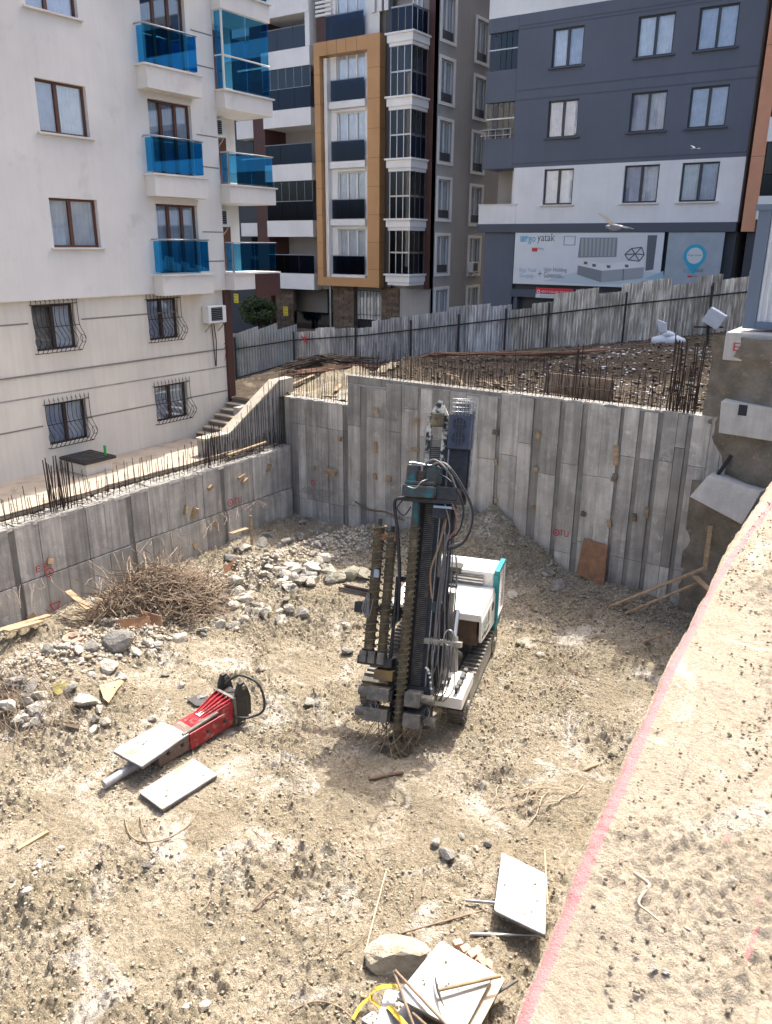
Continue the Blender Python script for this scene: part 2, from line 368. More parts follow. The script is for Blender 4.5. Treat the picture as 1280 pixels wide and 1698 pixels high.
# ================================================================== LEFT APARTMENT BLOCK
FL = Fac('x', -20.0); FLL = Fac('x', -20.12)
ZB = -1.45; ZP = -6.16
T = thing('apartment_building', 'pale rendered apartment block with blue glass balconies and barred ground floor windows, on the left', 'building', (-20, 12, ZP))
win_z = [(-.13 + 2.82*k, 1.12 + 2.82*k) for k in range(-0, 4)]
holes = []
for k in range(4):
    z0, z1 = win_z[k]; holes.append((13.68, 15.18, z0, z1)); holes.append((8.9, 10.3, z0, z1)); holes.append((4.5, 5.9, z0, z1))
    f = -.9 + 2.83*k; holes.append((17.25, 18.9, f + .02, f + 2.02))
holed_wall(FL, 2, 19.97, ZB, 10.4, holes).build('wall', m_stucco, T)
mb = MB(); FL.box(mb, 2, 19.97, ZB, 10.4, -11, -.36); mb.build('building_core', m_room, T)
mb = MB(); FL.box(mb, 2, 20.0, ZB-.02, ZB+.10, -.34, .012); mb.build('overhang_edge', m_stucco, T)
mb = MB(); mb.box((-31, 19.975, ZB), (-20.001, 19.99, 10.4)); mb.build('end_wall', m_stucco, T)
mb = MB(); mb.box((-31.2, 1.9, 10.4), (-19.98, 20.2, 10.6)); mb.build('roof', m_conctop, T)
lowh = [(12.78, 14.45, -2.83, -1.62), (18.0, 19.1-.0, -2.9, -1.72), (12.82, 14.1, -5.42, -4.2), (17.0, 18.05, -5.25, -4.2)]
def q(u0, v0, u1, v1): a = FLL.at(u0, v0); b = FLL.at(u1, v1); return a, b
def rect_px(F, ul, vt, ur, vb):      # left/right pixel at the top edge, bottom pixel at the left edge
    a = F.at(ul, vt); c = F.at(ul, vb); b = F.at(ur, vt); return (a[0], b[0], c[1], a[1])
lowh = [rect_px(FLL, 52, 507, 122, 585), rect_px(FLL, 243, 497, 294, 566), rect_px(FLL, 75, 672, 143, 742), rect_px(FLL, 256, 642, 310, 702)]
holed_wall(FLL, 2, 19.9, ZP-.3, ZB, lowh).build('lower_wall', m_stucco_cream, T)
mb = MB(); mb.box((-31, 2, ZP-.3), (-20.48, 19.9, ZB)); mb.build('building_core', m_room, T)
mb = MB(); mb.box((-31, 19.902, ZP-.3), (-20.13, 19.915, ZB)); mb.build('end_wall', m_stucco_cream, T)
mb = MB(); mb.box((-20.35, 19.92, ZP+.6), (-20.02, 20.2, ZB)); mb.build('corner_post', m_brown, T)
# string courses (grooves) in the render
for z, a0, a1 in ((-2.06, 2, 12.7), (-2.06, 14.35, 17.9), (-3.42, 2, 19.9), (-4.02, 2, 19.9), (-4.85, 2, 12.75), (-4.85, 14.1, 17.0), (-4.85, 18.1, 19.9)):
    mb = MB(); FLL.box(mb, a0, a1, z-.02, z+.02, -.01, .008 if z != -3.42 else .03); mb.build('string_course', m_groove if z != -4.02 else m_conctop, T)
for k in range(4):
    for dz in (1.25, .35):
        z = -.9 + 2.83*k + dz
        mb = MB(); FL.box(mb, 19.08, 19.95, z-.018, z+.018, -.01, .006); mb.build('render_groove', m_groove, T)
# plain windows
curs = [(m_curtain, m_curtain), (m_curtain_blue, m_curtain), (m_curtain_blue, m_curtain_blue), (m_curtain, m_curtain)]
for k in range(4):
    for j, a0 in enumerate((13.68, 8.9, 4.5)):
        z0, z1 = win_z[k]; a1 = a0 + (1.5 if j == 0 else 1.4)
        o = window(FL, T, a0, a1, z0, z1, 2, cur=curs[(k+j) % 4], splits=[.42] if k != 0 else [.45])
        mb = MB(); FL.box(mb, a0-.1, a1+.12, z0-.045, z0, -.02, .09); mb.build('window_sill', m_marble, T)
# french doors with blue glass balconies
for k in range(4):
    f = -.9 + 2.83*k
    window(FL, T, 17.25, 18.9, f+.02, f+2.02, 3, cur=(m_curtain, m_curtain_blue, m_curtain) if k else (m_curtain, m_curtain, m_curtain), m_g=m_pane_sky if k >= 2 else m_pane, name='french_window')
    b = MB(); FL.box(b, 16.94, 19.0, f-.62, f-.05, 0.0, .42); bo = b.build('balcony', m_stucco, T)
    b = MB(); FL.box(b, 16.88, 19.06, f-.05, f, 0.0, .47); b.build('coping', m_marble, bo)
    b = MB(); FL.box(b, 17.03, 18.92, f+.06, f+.96, .36, .372); b.build('glass_panel', m_blue, bo)
    for a in (17.03, 18.91):
        b = MB(); FL.box(b, a, a+.012, f+.06, f+.96, .02, .35); b.build('glass_panel', m_blue, bo)
    b = MB(); b.tube([FL.p(16.98, f+1.0, .0), FL.p(16.98, f+1.0, .37), FL.p(18.96, f+1.0, .37), FL.p(18.96, f+1.0, .0)], .025, 6); b.build('handrail', m_steel, bo)
# corner balconies at the far end
mb = MB(); mb.box((-31, 19.995, -1.4), (-21.2, 22.0, 10.4)); mb.build('recessed_wall', m_stucco, T)
XF = -19.62
for k in range(-0, 4):
    f = -.92 + 2.73*k
    b = MB(); b.box((-21.19, 19.992, f-.55), (XF, 22.2, f-.05)); bo = b.build('balcony', m_stucco, T)
    b = MB(); b.box((-21.18, 19.991, f-.05), (-19.995, 22.26, f)); b.box((-19.994, 19.94, f-.05), (XF+.06, 22.26, f)); b.build('coping', m_marble, bo)
    if k == 0:
        b = MB(); b.box((XF+.001, 21.0, f-.80), (XF+.04, 22.24, f-.06)); b.build('cladding_panel', m_brown, bo)
    for y0, y1 in ((20.08, 21.1), (21.12, 22.14)):
        b = MB(); b.box((XF-.07, y0, f+.05), (XF-.058, y1, f+.91)); b.build('glass_panel', m_blue, bo)
        if k >= 2:
            b = MB(); b.box((XF-.07, y0, f+.98), (XF-.058, y1, f+2.15)); b.build('glass_panel', m_blue, bo)
    b = MB(); b.box((-19.98, 20.06, f+.05), (XF-.06, 20.072, f+(2.15 if k >= 2 else .91))); b.build('glass_panel', m_blue, bo)
    b = MB(); b.tube([(-20.0, 20.04, f+.95), (XF-.06, 20.04, f+.95), (XF-.06, 22.18, f+.95), (-21.1, 22.18, f+.95)], .025, 6)
    b.bar((XF-.06, 20.06, f), (XF-.06, 20.06, f + (2.2 if k >= 2 else .95)), .05, .05); b.build('handrail', m_marble if k >= 2 else m_steel, bo)
    b = MB(); b.box((-21.19, 20.6, f+.02), (-21.15, 21.5, f+2.0)); b.build('balcony_door', m_brownframe, T)
# AC units hung outside (things of their own)
def ac_unit(loc, label, rotz=0, s=1.):
    t = thing('air_conditioner', label, 'air conditioner', loc, 'air conditioners on the facades')
    M_ = Matrix.Translation(loc) @ Matrix.Rotation(rotz, 4, 'Z') @ Matrix.Scale(s, 4)
    b = MB(M_); b.box((0, -.4, 0), (.3, .4, .55)); b.build('casing', m_white, t, bevel=.015)
    b = MB(M_); b.box((.302, -.28, .08), (.308, .22, .5)); g = b.build('fan_grille', m_dark, t)
    b = MB(M_)
    for k in range(7): b.box((.31, -.28, .1 + k*.06), (.318, .22, .115 + k*.06))
    b.build('grille_bar', m_steel, g)
    for y in (-.3, .3): b = MB(M_); b.bar((-.02, y, -.02), (.3, y, -.02), .03, .03); b.bar((-.02, y, -.3), (.28, y, -.03), .025, .025); b.build('bracket', m_steel, t)
p = FLL.at(350, 532); ac_unit((-20.10, p[0], p[1]-.05), 'white air conditioner between the barred upper window and the building corner, with black pipes below')
ac_unit((-21.19, 20.85, 3.35), 'white air conditioner tucked under the middle corner balcony')
ac_unit((-21.19, 20.85, .55), 'white air conditioner tucked under the lowest but one corner balcony')
mb = MB()
for dy in (0, .1): mb.tube([(-20.06, p[0]-.05+dy, p[1]-.02), (-20.07, p[0]+dy*1.4, p[1]-.7), (-20.08, p[0]+.05+dy*.3, p[1]-1.5)], .016, 5)
single('drain_pipe', mb, m_hose, 'pair of thin black pipes hanging below the air conditioner on the cream wall', 'pipe')
# wrought iron grilles, bellied towards the bottom
for i, h in enumerate(lowh):
    a0, a1, z0, z1 = h
    window(FLL, T, a0, a1, z0, z1, 2, cur=(m_curtain_blue, m_curtain) if i else (None, m_curtain), m_g=m_pane, m_f=m_darkframe, cover=(0, 1), name='window')
    mb = MB(); A0, A1 = a0-.06, a1+.06; hh = z1 - z0; n = 11
    def belly(a, t):     # t 0 bottom .. 1 top; outward bulge grows towards the bottom
        return .07 + .26*math.exp(-((t-.24)/.17)**2)
    for k in range(n):
        a = A0 + (A1-A0)*k/(n-1); pts = []
        for j in range(13):
            t = j/12; pts.append(FLL.p(a + .03*math.sin(t*7)*(0 if k in (0, n-1) else 1), z0-.05 + t*(hh+.16), belly(a, t) if t < .95 else .07))
        mb.tube(pts, .011, 4)
        mb.tube([FLL.p(a, z1+.10, .07), FLL.p(a, z1+.2, .07)], .016, 4, r2=.002)
    for t in (.0, .5, .93):
        mb.bar(FLL.p(A0, z0-.05 + t*(hh+.16), belly(0, t)), FLL.p(A1, z0-.05 + t*(hh+.16), belly(0, t)), .02, .02)
    for a in (A0, A1):
        for t in (.0, .93): mb.bar(FLL.p(a, z0-.05+t*(hh+.16), -.02), FLL.p(a, z0-.05+t*(hh+.16), .08), .02, .02)
        c = FLL.p(a, z0+.22*hh, .18); mb.tube([c + Vector((.11*math.cos(q_), 0, .11*math.sin(q_))) for q_ in np.linspace(0, 5.5, 12)], .008, 4)
    mb.build('window_grille', m_rebar, T)
# cable and graffiti
def on(F, u, v, d=.006):
    a, z = F.at(u, v); return lambda x, y: F.p(a + x, z + y, d)
text('2.B.', m_spray, T, on(FLL, 370, 580), .42, .22, 'graffiti', shear=.2)
text('P:m', m_spray, T, on(FLL, 372, 598), .36, .24, 'graffiti', shear=.3)
# ------------------------------------------------------------------ the patio in front of it
mb = MB(); xs_, ys_ = [], []
n = 60; vs = []
for i in range(n+1):
    y = 2 + 15.9*i/n; e = -17.62 + .18*mnoise.noise(Vector((y*.8, 3.1, 0))) + .06*mnoise.noise(Vector((y*4, 0, 0)))
    vs += [(-20.2, y, ZP), (e, y, ZP), (e - .05, y, ZP-.14)]
mb.add(vs, [(3*i, 3*i+1, 3*i+4, 3*i+3) for i in range(n)] + [(3*i+1, 3*i+2, 3*i+5, 3*i+4) for i in range(n)])
structure(mb.build('patio', m_tile))
mb = MB(); mb.box((-20.2, 2, ZP-.6), (-17.75, 18.5, ZP-.13)); structure(mb.build('patio_base', m_brownearth))
mb = MB(); mb.box((-19.85, 13.1, ZP), (-18.9, 13.95, ZP+.32)); t = thing('plinth_box', 'low beige plinth with black slatted lid on the patio, below the lower left barred window', 'box', (-19.4, 13.5, ZP))
mb.build('plinth', m_stucco_cream, t)
mb = MB(); mb.box((-19.95, 13.0, ZP+.32), (-18.8, 14.05, ZP+.40)); lid = mb.build('lid', m_blackmetal, t)
for k in range(6):
    mb = MB(); mb.box((-19.9 + k*.185, 13.04, ZP+.40), (-19.9 + k*.185+.13, 14.0, ZP+.42)); mb.build('slat', m_blackmetal, lid)
mb = MB(); mb.tube([(-19.0, 13.85, ZP+.42), (-19.0, 13.85, ZP+.58), (-19.0, 13.85, ZP+.64), (-19.0, 13.85, ZP+.70)], .04, 8); single('bottle', mb, m_green, 'small green bottle standing on the black slatted lid', 'bottle')
# stairs
t = thing('staircase', 'short concrete staircase with lit treads between the building corner and the sloping parapet', 'stairs', (-19.2, 18.4, ZP))
for k in range(7):
    z = ZP + .155*(k+1); y = 18.2 + k*.29
    mb = MB(); mb.box((-19.98, y, ZP-.2), (-18.35, y+.29 if k < 6 else y+1.4, z-.04)); s_ = mb.build('riser', m_brownearth, t)
    mb = MB(); mb.box((-19.98, y-.03, z-.04), (-18.35, y+.30 if k < 6 else y+1.4, z)); mb.build('tread', m_tile, s_)  # lit treads and darker risers are put into the two colours
mb = MB(); mb.box((-18.34, 18.35, ZP-.2), (-18.1, 21.4, -5.0)); mb.build('side_wall', m_conctop, t)
# sloping parapet
def PXx(u, v, x): q_ = PX(u, v, x); return (q_.y, q_.z)
pp = [PXx(341, 729, -17.72), PXx(380, 719, -17.72), PXx(462, 631, -17.72)]
prof = [(pp[0][0], -6.6)] + [(a, b) for a, b in pp] + [(20.6, pp[2][1]+.02), (20.6, -6.6)]
mb = MB(); mb.prism([(-17.72, a, b) for a, b in prof], (-.38, 0, 0))
t = thing('parapet_wall', 'sloping concrete parapet with sunlit beige top between the stairs and the left pit wall', 'wall', (-17.9, 17, -6.6))
mb.build('slab', m_conctop, t)
mb = MB()
mb.prism([(-17.70, a, b-.001 if j else b) for j, (a, b) in enumerate([(pp[0][0]-.03, pp[0][1]-.06), (pp[0][0]-.03, pp[0][1]+.02), (pp[1][0], pp[1][1]+.02), (pp[2][0], pp[2][1]+.02), (pp[2][0], pp[2][1]-.06), (pp[1][0], pp[1][1]-.06)])], (-.42, 0, 0))
mb.build('coping', mat('mortar coping', (.52, .47, .38), (.42, .37, .29), .9, scale=3, bump=.3, bscale=25), t)
for k in range(34):
    y = pp[0][0] + .1 + k*.105; 
    piece('rebar', me_rebar, t, (-17.66 + random.uniform(-.02, .02), y, -6.4), (random.uniform(-.03, .03), random.uniform(-.03, .03), 0), (1, 1, random.uniform(.9, 1.15)*(np.interp(y, [p_[0] for p_ in pp], [p_[1] for p_ in pp]) + 6.55)))
# ================================================================== CENTRE APARTMENT BLOCK
FC = Fac('y', 36.5)
ZS = -5.4
T = thing('apartment_building', 'apartment block with tall ochre frame, glazed corner balconies and grey side wall', 'building', (-27, 36.5, ZS))
xR = -22.0
z5 = FC.at(582, 168)[1]; z1_ = FC.at(582, 456)[1]; H = (z5 - z1_)/3.
fl = [z1_ + H*k for k in range(-1, 6)]      # floor (bottom of balcony glass) heights; fl[1] is the lowest framed one
top = 12.6
def bx(F, name, m, par, a0, a1, z0, z1, d0, d1, bevel=0):
    mb = MB(); F.box(mb, a0, a1, z0, z1, d0, d1); return mb.build(name, m, par, bevel=bevel)
X = lambda u, v=300: FC.at(u, v)[0]
xa, xb, xc, xd = X(450), X(525), X(629), X(647)       # left bay, orange frame, charcoal strip
wx0, wx1 = X(551), X(607)
ofz0, ofz1 = FC.at(580, 474)[1], FC.at(575, 68)[1]
# main mass
holesC = [(wx0+.35, wx1-.05, fl[k]+.05, fl[k]+2.35) for k in (1, 2, 3, 4, 5)]
holed_wall(FC, X(543), xc-.02, ofz0, top, holesC).build('front_wall', m_white, T)
bx(FC, 'building_core', m_room, T, -40.0, xR-.35, ZS, top, -14, -1.6)
bx(FC, 'inner_wall', m_room, T, xb, xR-.35, -2.4, top, -1.6, -.36)
# orange frame
Xd = lambda u: FC.at(u, 300, .55)[0]
of = bx(FC, 'frame_cladding', m_orange, T, Xd(524), Xd(533), ofz0, ofz1, -.1, .55)
bx(FC, 'frame_cladding', m_orange, T, Xd(609), Xd(629), ofz0, ofz1, -.1, .55)
bx(FC, 'frame_cladding', m_orange, T, Xd(533)+.003, Xd(609)-.003, ofz1-.62, ofz1, -.1, .55)
bx(FC, 'frame_cladding', m_orange, T, Xd(533)+.003, Xd(609)-.003, ofz0, ofz0+.45, -.1, .55)
for z in np.arange(ofz0+.9, ofz1-.6, 1.35):
    bx(FC, 'cladding_joint', m_orangegap, T, Xd(609)+.01, Xd(629)+.004, z, z+.02, -.1, .556)
    bx(FC, 'cladding_joint', m_orangegap, T, Xd(524)-.004, Xd(533), z, z+.02, -.1, .556)
for u in (545, 560, 575, 592): bx(FC, 'cladding_joint', m_orangegap, T, Xd(u), Xd(u)+.02, ofz1-.62, ofz1+.004, -.1, .556)
bx(FC, 'brown_strip', m_brown, T, X(533)+.01, X(545), ofz0+.45, ofz1-.63, -.1, .05)
bx(FC, 'white_frame', m_white, T, X(545)+.003, X(550), ofz0+.46, ofz1-.7, -.1, .3)
for k in (1, 2, 3, 4):
    wo = window(FC, T, wx0+.35, wx1-.05, fl[k]+.05, fl[k]+2.35, 3, m_f=m_white, cur=(m_curtain, m_curtain, m_curtain), d=-.12, fw=.05)
    g = bx(FC, 'balcony_glass', m_navy, T, wx0+.1, wx1+.0, fl[k]+.05, fl[k]+.98, .16, .175)
    b = MB(); b.tube([FC.p(wx0+.08, fl[k]+1.0, .17), FC.p(wx1, fl[k]+1.0, .17)], .025, 5); b.build('handrail', m_steel, g)
    bx(FC, 'floor_band', m_white, T, wx0, wx1+.08, fl[k]-.30, fl[k]+.02, -.1, .22)
    if k < 4 or True: bx(FC, 'lintel_moulding', m_white, T, wx0+.2, wx1+.05, fl[k]+2.38, fl[k]+2.46, 0, .08)
# top storey above the frame
k = 5; zt = ofz1
bx(FC, 'brown_strip', m_brown, T, X(530), X(549), zt+.002, zt+1.2, -.1, .04)
for j in range(9): bx(FC, 'vent_louvre', m_white, T, X(530), X(555), zt+1.25+j*.19, zt+1.25+j*.19+.11, -.1, .12)
bx(FC, 'vent_back', m_char, T, X(530), X(555), zt+1.21, zt+3.2, -.1, -.02)
window(FC, T, wx0+.35, wx1-.05, fl[5]+.05, fl[5]+2.35, 3, m_f=m_white, cur=(m_curtain, m_curtain, m_curtain), fw=.05)
g = bx(FC, 'balcony_glass', m_navy, T, X(550), X(609), zt+.06, zt+1.12, .3, .315)
b = MB(); b.tube([FC.p(X(550), zt+1.15, .31), FC.p(X(609), zt+1.15, .31)], .025, 5); b.build('handrail', m_steel, g)
# charcoal strip and white fins
bx(FC, 'charcoal_strip', m_char, T, Xd(629)+.005, X(650), ofz0, top, -.1, .06)
for u in (617, 628, 638): bx(FC, 'white_fin', m_white, T, X(u), X(u)+.24, zt+1.0, top, .06, .16)
# corner box bays
bx0, bx1, pj = PY(648, 150, 36.5-1.45).x, -22.38, 1.45
bx(FC, 'bay_back_wall', m_room, T, bx0+.1, bx1+.05, ofz0, top, -.36, -.02)
bayk = [FC.at(0, 0)]
def zat(u, v, y): return PY(u, v, y).z
ybay = 36.5 - pj
slabs = [(zat(682, 50, ybay), zat(682, 73, ybay)), (zat(682, 157, ybay), zat(682, 180, ybay)), (zat(682, 261, ybay), zat(682, 283, ybay)), (zat(682, 362, ybay), zat(682, 382, ybay)), (zat(682, 455, ybay), zat(682, 474, ybay))]
slabs = [(slabs[0][0]+2.85, slabs[0][1]+2.85)] + slabs
for i, (zt_, zb_) in enumerate(slabs):
    b = MB(); b.box((bx0-.16, ybay-.12, zb_+.16), (bx1+.12, 36.44, zt_-.08)); b.box((bx0-.08, ybay-.05, zb_), (bx1+.06, 36.44, zb_+.16)); b.box((bx0-.24, ybay-.2, zt_-.08), (bx1+.2, 36.44, zt_))
    so_ = b.build('bay_slab', m_white, T)
    if i == 0: continue
    zc_ = slabs[i-1][1]; 
    b = MB()
    for x_ in np.linspace(bx0, bx1-.0, 4): b.box((x_-.02, ybay-.02, zt_), (x_+.02, ybay+.02, zc_))
    for y_ in np.linspace(ybay, 36.4, 4)[1:]: b.box((bx1-.02, y_-.02, zt_), (bx1+.02, y_+.02, zc_))
    b.box((bx0, ybay-.03, zt_+1.0), (bx1+.03, ybay+.03, zt_+1.06)); b.box((bx1-.03, ybay+.04, zt_+1.0), (bx1+.03, 36.4, zt_+1.06))
    if i == 1: b = MB(); b.box((bx0, ybay-.03, zt_+1.0), (bx1+.03, ybay+.03, zt_+1.06)); b.box((bx1-.03, ybay+.04, zt_+1.0), (bx1+.03, 36.4, zt_+1.06))
    bf = b.build('bay_frame', m_steel, so_)
    xs3 = np.linspace(bx0, bx1, 4); ys3 = np.linspace(ybay, 36.4, 4)
    for j in range(3):
        b = MB(); b.box((xs3[j]+.03, ybay-.006, zt_+.02), (xs3[j+1]-.03, ybay+.006, zt_+.98)); b.build('glass_panel', m_navy if i in (1, 3, 4, 5) else m_smoke, so_)
        b = MB(); b.box((bx1-.006, ys3[j]+.03, zt_+.02), (bx1+.006, ys3[j+1]-.03, zt_+.98)); b.build('glass_panel', m_navy, so_)
        if i > 1:
            b = MB(); b.box((xs3[j]+.03, ybay-.006, zt_+1.07), (xs3[j+1]-.03, ybay+.006, zc_-.02)); b.build('glass_panel', m_smoke, so_)
            b = MB(); b.box((bx1-.006, ys3[j]+.03, zt_+1.07), (bx1+.006, ys3[j+1]-.03, zc_-.02)); b.build('glass_panel', m_smoke, so_)
    # balcony door behind
    window(FC, T, bx0+.25, bx1-.35, zt_+.05, zt_+2.1, 2, m_f=m_white, cur=(m_curtain_blue,), d=.04, fw=.05, name='balcony_door')
# left balcony bay: deep recess with parapets
xl0 = X(447)
bx(FC, 'balcony_wall', m_greywall, T, xl0, xb, -2.4, top, -1.59, -1.5)
bx(FC, 'side_fin', m_brown, T, xl0-.85, xl0-.003, ZS, top, -1.6, .25)
bx(FC, 'side_fin', m_white, T, X(517), X(524)-.004, zt+.0, top, -1.45, .3)
Tb = T
for k in (0, 1, 2, 3, 4, 5, 6):
    z = (z1_ + .0) + H*(k-1) if k else z1_ - H
    z = zat(488, [543, 453, 366, 273, 182, 83, -5][k], 36.5)
    if k == 0: 
        g = bx(FC, 'balcony_glass', m_navy, T, X(482), X(549), z, z+.95, .0, .015)
        continue
    bo = bx(FC, 'balcony', m_white, T, xl0, X(524)-.006, z-.85, z, -1.49, .34)
    for j in range(3):
        a0 = xl0+.02 + (X(524)-xl0-.04)*j/3; a1 = a0 + (X(524)-xl0-.04)/3 - .02
        bx(FC, 'glass_panel', m_smoke if k in (5,) else m_navy, bo, a0, a1, z+.02, z+.98, .26, .272)
    b = MB(); b.tube([FC.p(xl0, z+1.0, .27), FC.p(X(524)-.01, z+1.0, .27)], .025, 5); b.build('handrail', m_steel, bo)
    if k in (2, 4):      # glazed-in balconies
        for j in range(6):
            a0 = xl0+.02 + (X(524)-xl0-.04)*j/6; a1 = a0 + (X(524)-xl0-.04)/6 - .02
            bx(FC, 'glass_panel', m_smoke, bo, a0, a1, z+1.03, z+2.0, .26, .272)
        b = MB()
        for j in range(7):
            a0 = xl0+.02 + (X(524)-xl0-.04)*j/6; FC.box(b, a0-.02, a0, z+1.02, z+2.02, .25, .28)
        b.build('glazing_bar', m_steel, bo)
    window(FC, T, X(500), X(521), z+.05, z+2.15, 2, m_f=m_white, cur=(m_curtain_blue,), d=-1.44, fw=.06, name='balcony_door')
# left wing beyond the brown fin
bx(FC, 'wing_wall', m_char, T, -40, xl0-.86, ZS, top, -1.59, -1.0)
for v in (200, 370, 30):
    z = zat(425, v, 37.0); z2 = zat(425, v+ (30 if v != 370 else 22), 37.0)
    bo = bx(FC, 'balcony', m_white, T, X(392), X(444), z2, z, -.99, -.2)
    for j in range(4):
        a0 = X(395) + (X(440)-X(395))*j/4; bx(FC, 'glass_panel', m_smoke, T, a0, a0 + (X(440)-X(395))/4 - .05, z2-1.1, z2-.05, -.9, -.88)
for v in (30, 200, 370):
    z = zat(425, v+75, 37.0)
    g = bx(FC, 'glass_panel', m_navy, T, X(400), X(444), z-.4, z+.5, -.5, -.48)
# ground floor
zg = ofz0
mb = MB()
rs = [(X(449), X(480)), (X(549), X(585)), (X(632), X(664))]
for a0, a1 in rs:
    bx(FC, 'stone_wall', m_stonebrown, T, a0, a1, ZS, zg-.02, -.3, -.06)
me_st = unit_box(m_stonebrown)
for a0, a1 in rs:
    z = zg - .2; row = 0
    while z > zg - 2.4:
        a = a0 + (.0 if row % 2 else -.35); 
        while a < a1:
            b0 = max(a, a0); b1 = min(a + .72, a1)
            if b1 - b0 > .08:
                o = piece('stone', me_st, T, FC.p((b0+b1)/2, z, -.05 + random.uniform(-.008, .012)), (0, 0, 0), (b1-b0-.03, .06, .15))
            a += .74
        z -= .17; row += 1
bx(FC, 'ground_floor_wall', m_greywall, T, X(664), xR, ZS, zg-.02, -.3, -.08)
bx(FC, 'ground_floor_back', m_room, T, -34, X(552), ZS, zg-.02, -1.58, -1.4)
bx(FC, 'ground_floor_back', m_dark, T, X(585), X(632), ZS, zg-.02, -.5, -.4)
bx(FC, 'downpipe', m_steel, T, X(547)-.06, X(547)+.04, ZS, zg-.02, .02, .12)
window(FC, T, X(515), X(545), zg-1.7, zg-.3, 3, m_f=m_anthr, cur=(m_curtain_blue,), d=-1.3)
window(FC, T, X(587), X(630), zg-1.75, zg-.25, 3, m_f=m_white, cur=(m_curtain,), d=-.25)
b = MB()
for a in np.linspace(X(586), X(631), 9): FC.box(b, a-.012, a+.012, zg-2.6, zg-.2, -.02, .004)
for z in (zg-.25, zg-1.5, zg-2.5): FC.box(b, X(586), X(631), z, z+.03, .005, .02)
b.build('window_grille', m_fencepost, T)
bx(FC, 'ground_parapet', m_stonebrown, T, X(478), X(549), ZS, zat(488, 543, 36.5)-.02, -.05, .12)
# side wall (faces +x) with two columns of windows
FS = Fac('x', xR)
bx(FC, 'brown_corner_strip', m_brown, T, X(707), xR, ofz0, top, -.3, .07)
sw = []
for u0, u1, vs_ in ((732, 757, [(-25, 72), (98, 171), (199, 268), (295, 361), (387, 449), (473, 522)]), (790, 812, [(27, 97), (121, 191), (216, 279), (306, 365), (391, 441), (473, 515)])):
    a0 = FS.at(742, 300)[0] if u0 == 732 else None
    for v0, v1 in vs_:
        uu = u0 + (612 - u0)*((v0 + v1)/2 - 90)/4700*1.0
        aL, zt_ = FS.at(uu, v0 + 4); aR, _ = FS.at(uu + (u1-u0), v0 + 10); zb_ = FS.at(uu, v1 - 6)[1]
        sw.append((aL, aR, zb_, zt_))
cols = [np.mean([h[0] for h in sw[:6]]), np.mean([h[0] for h in sw[6:]])]
# regularise the two columns: one width, one storey height
zt1 = np.polyfit(range(6), [h[3] for h in sw[:6]], 1); zt2 = np.polyfit(range(6), [h[3] for h in sw[6:]], 1)
sw = [(cols[0], cols[0]+1.25, zt1[1]+zt1[0]*k - 1.85, zt1[1]+zt1[0]*k) for k in range(6)] + [(cols[1], cols[1]+1.25, zt2[1]+zt2[0]*k - 1.85, zt2[1]+zt2[0]*k) for k in range(6)]
holed_wall(FS, 36.43, 50, ZS, top, sw).build('side_wall', m_greywall, T)
for (a0, a1, z0, z1) in sw:
    window(FS, T, a0, a1, z0, z1, 2, m_f=m_white, cur=(m_curtain,), d=-.1, fw=.06)
    b = MB(); FS.box(b, a0-.14, a0-.003, z0-.14, z1+.14, 0, .06); FS.box(b, a1+.003, a1+.14, z0-.14, z1+.14, 0, .06); FS.box(b, a0-.003, a1+.003, z1+.003, z1+.14, 0, .06); FS.box(b, a0-.003, a1+.003, z0-.14, z0-.003, 0, .06)
    b.build('window_surround', m_white, T)
    bx(FS, 'parapet_panel', m_char, T, a0+.05, a1-.05, z0+.06, z0+.42, -.085, -.05)
bx(FC, 'roof', m_white, T, -36, xR+.2, top, top+.3, -14, .5)
p = FS.at(772, 452); ac_unit((xR, p[0]+.6, p[1]), 'small white air conditioner on the grey side wall of the middle block', 0, 1.0)
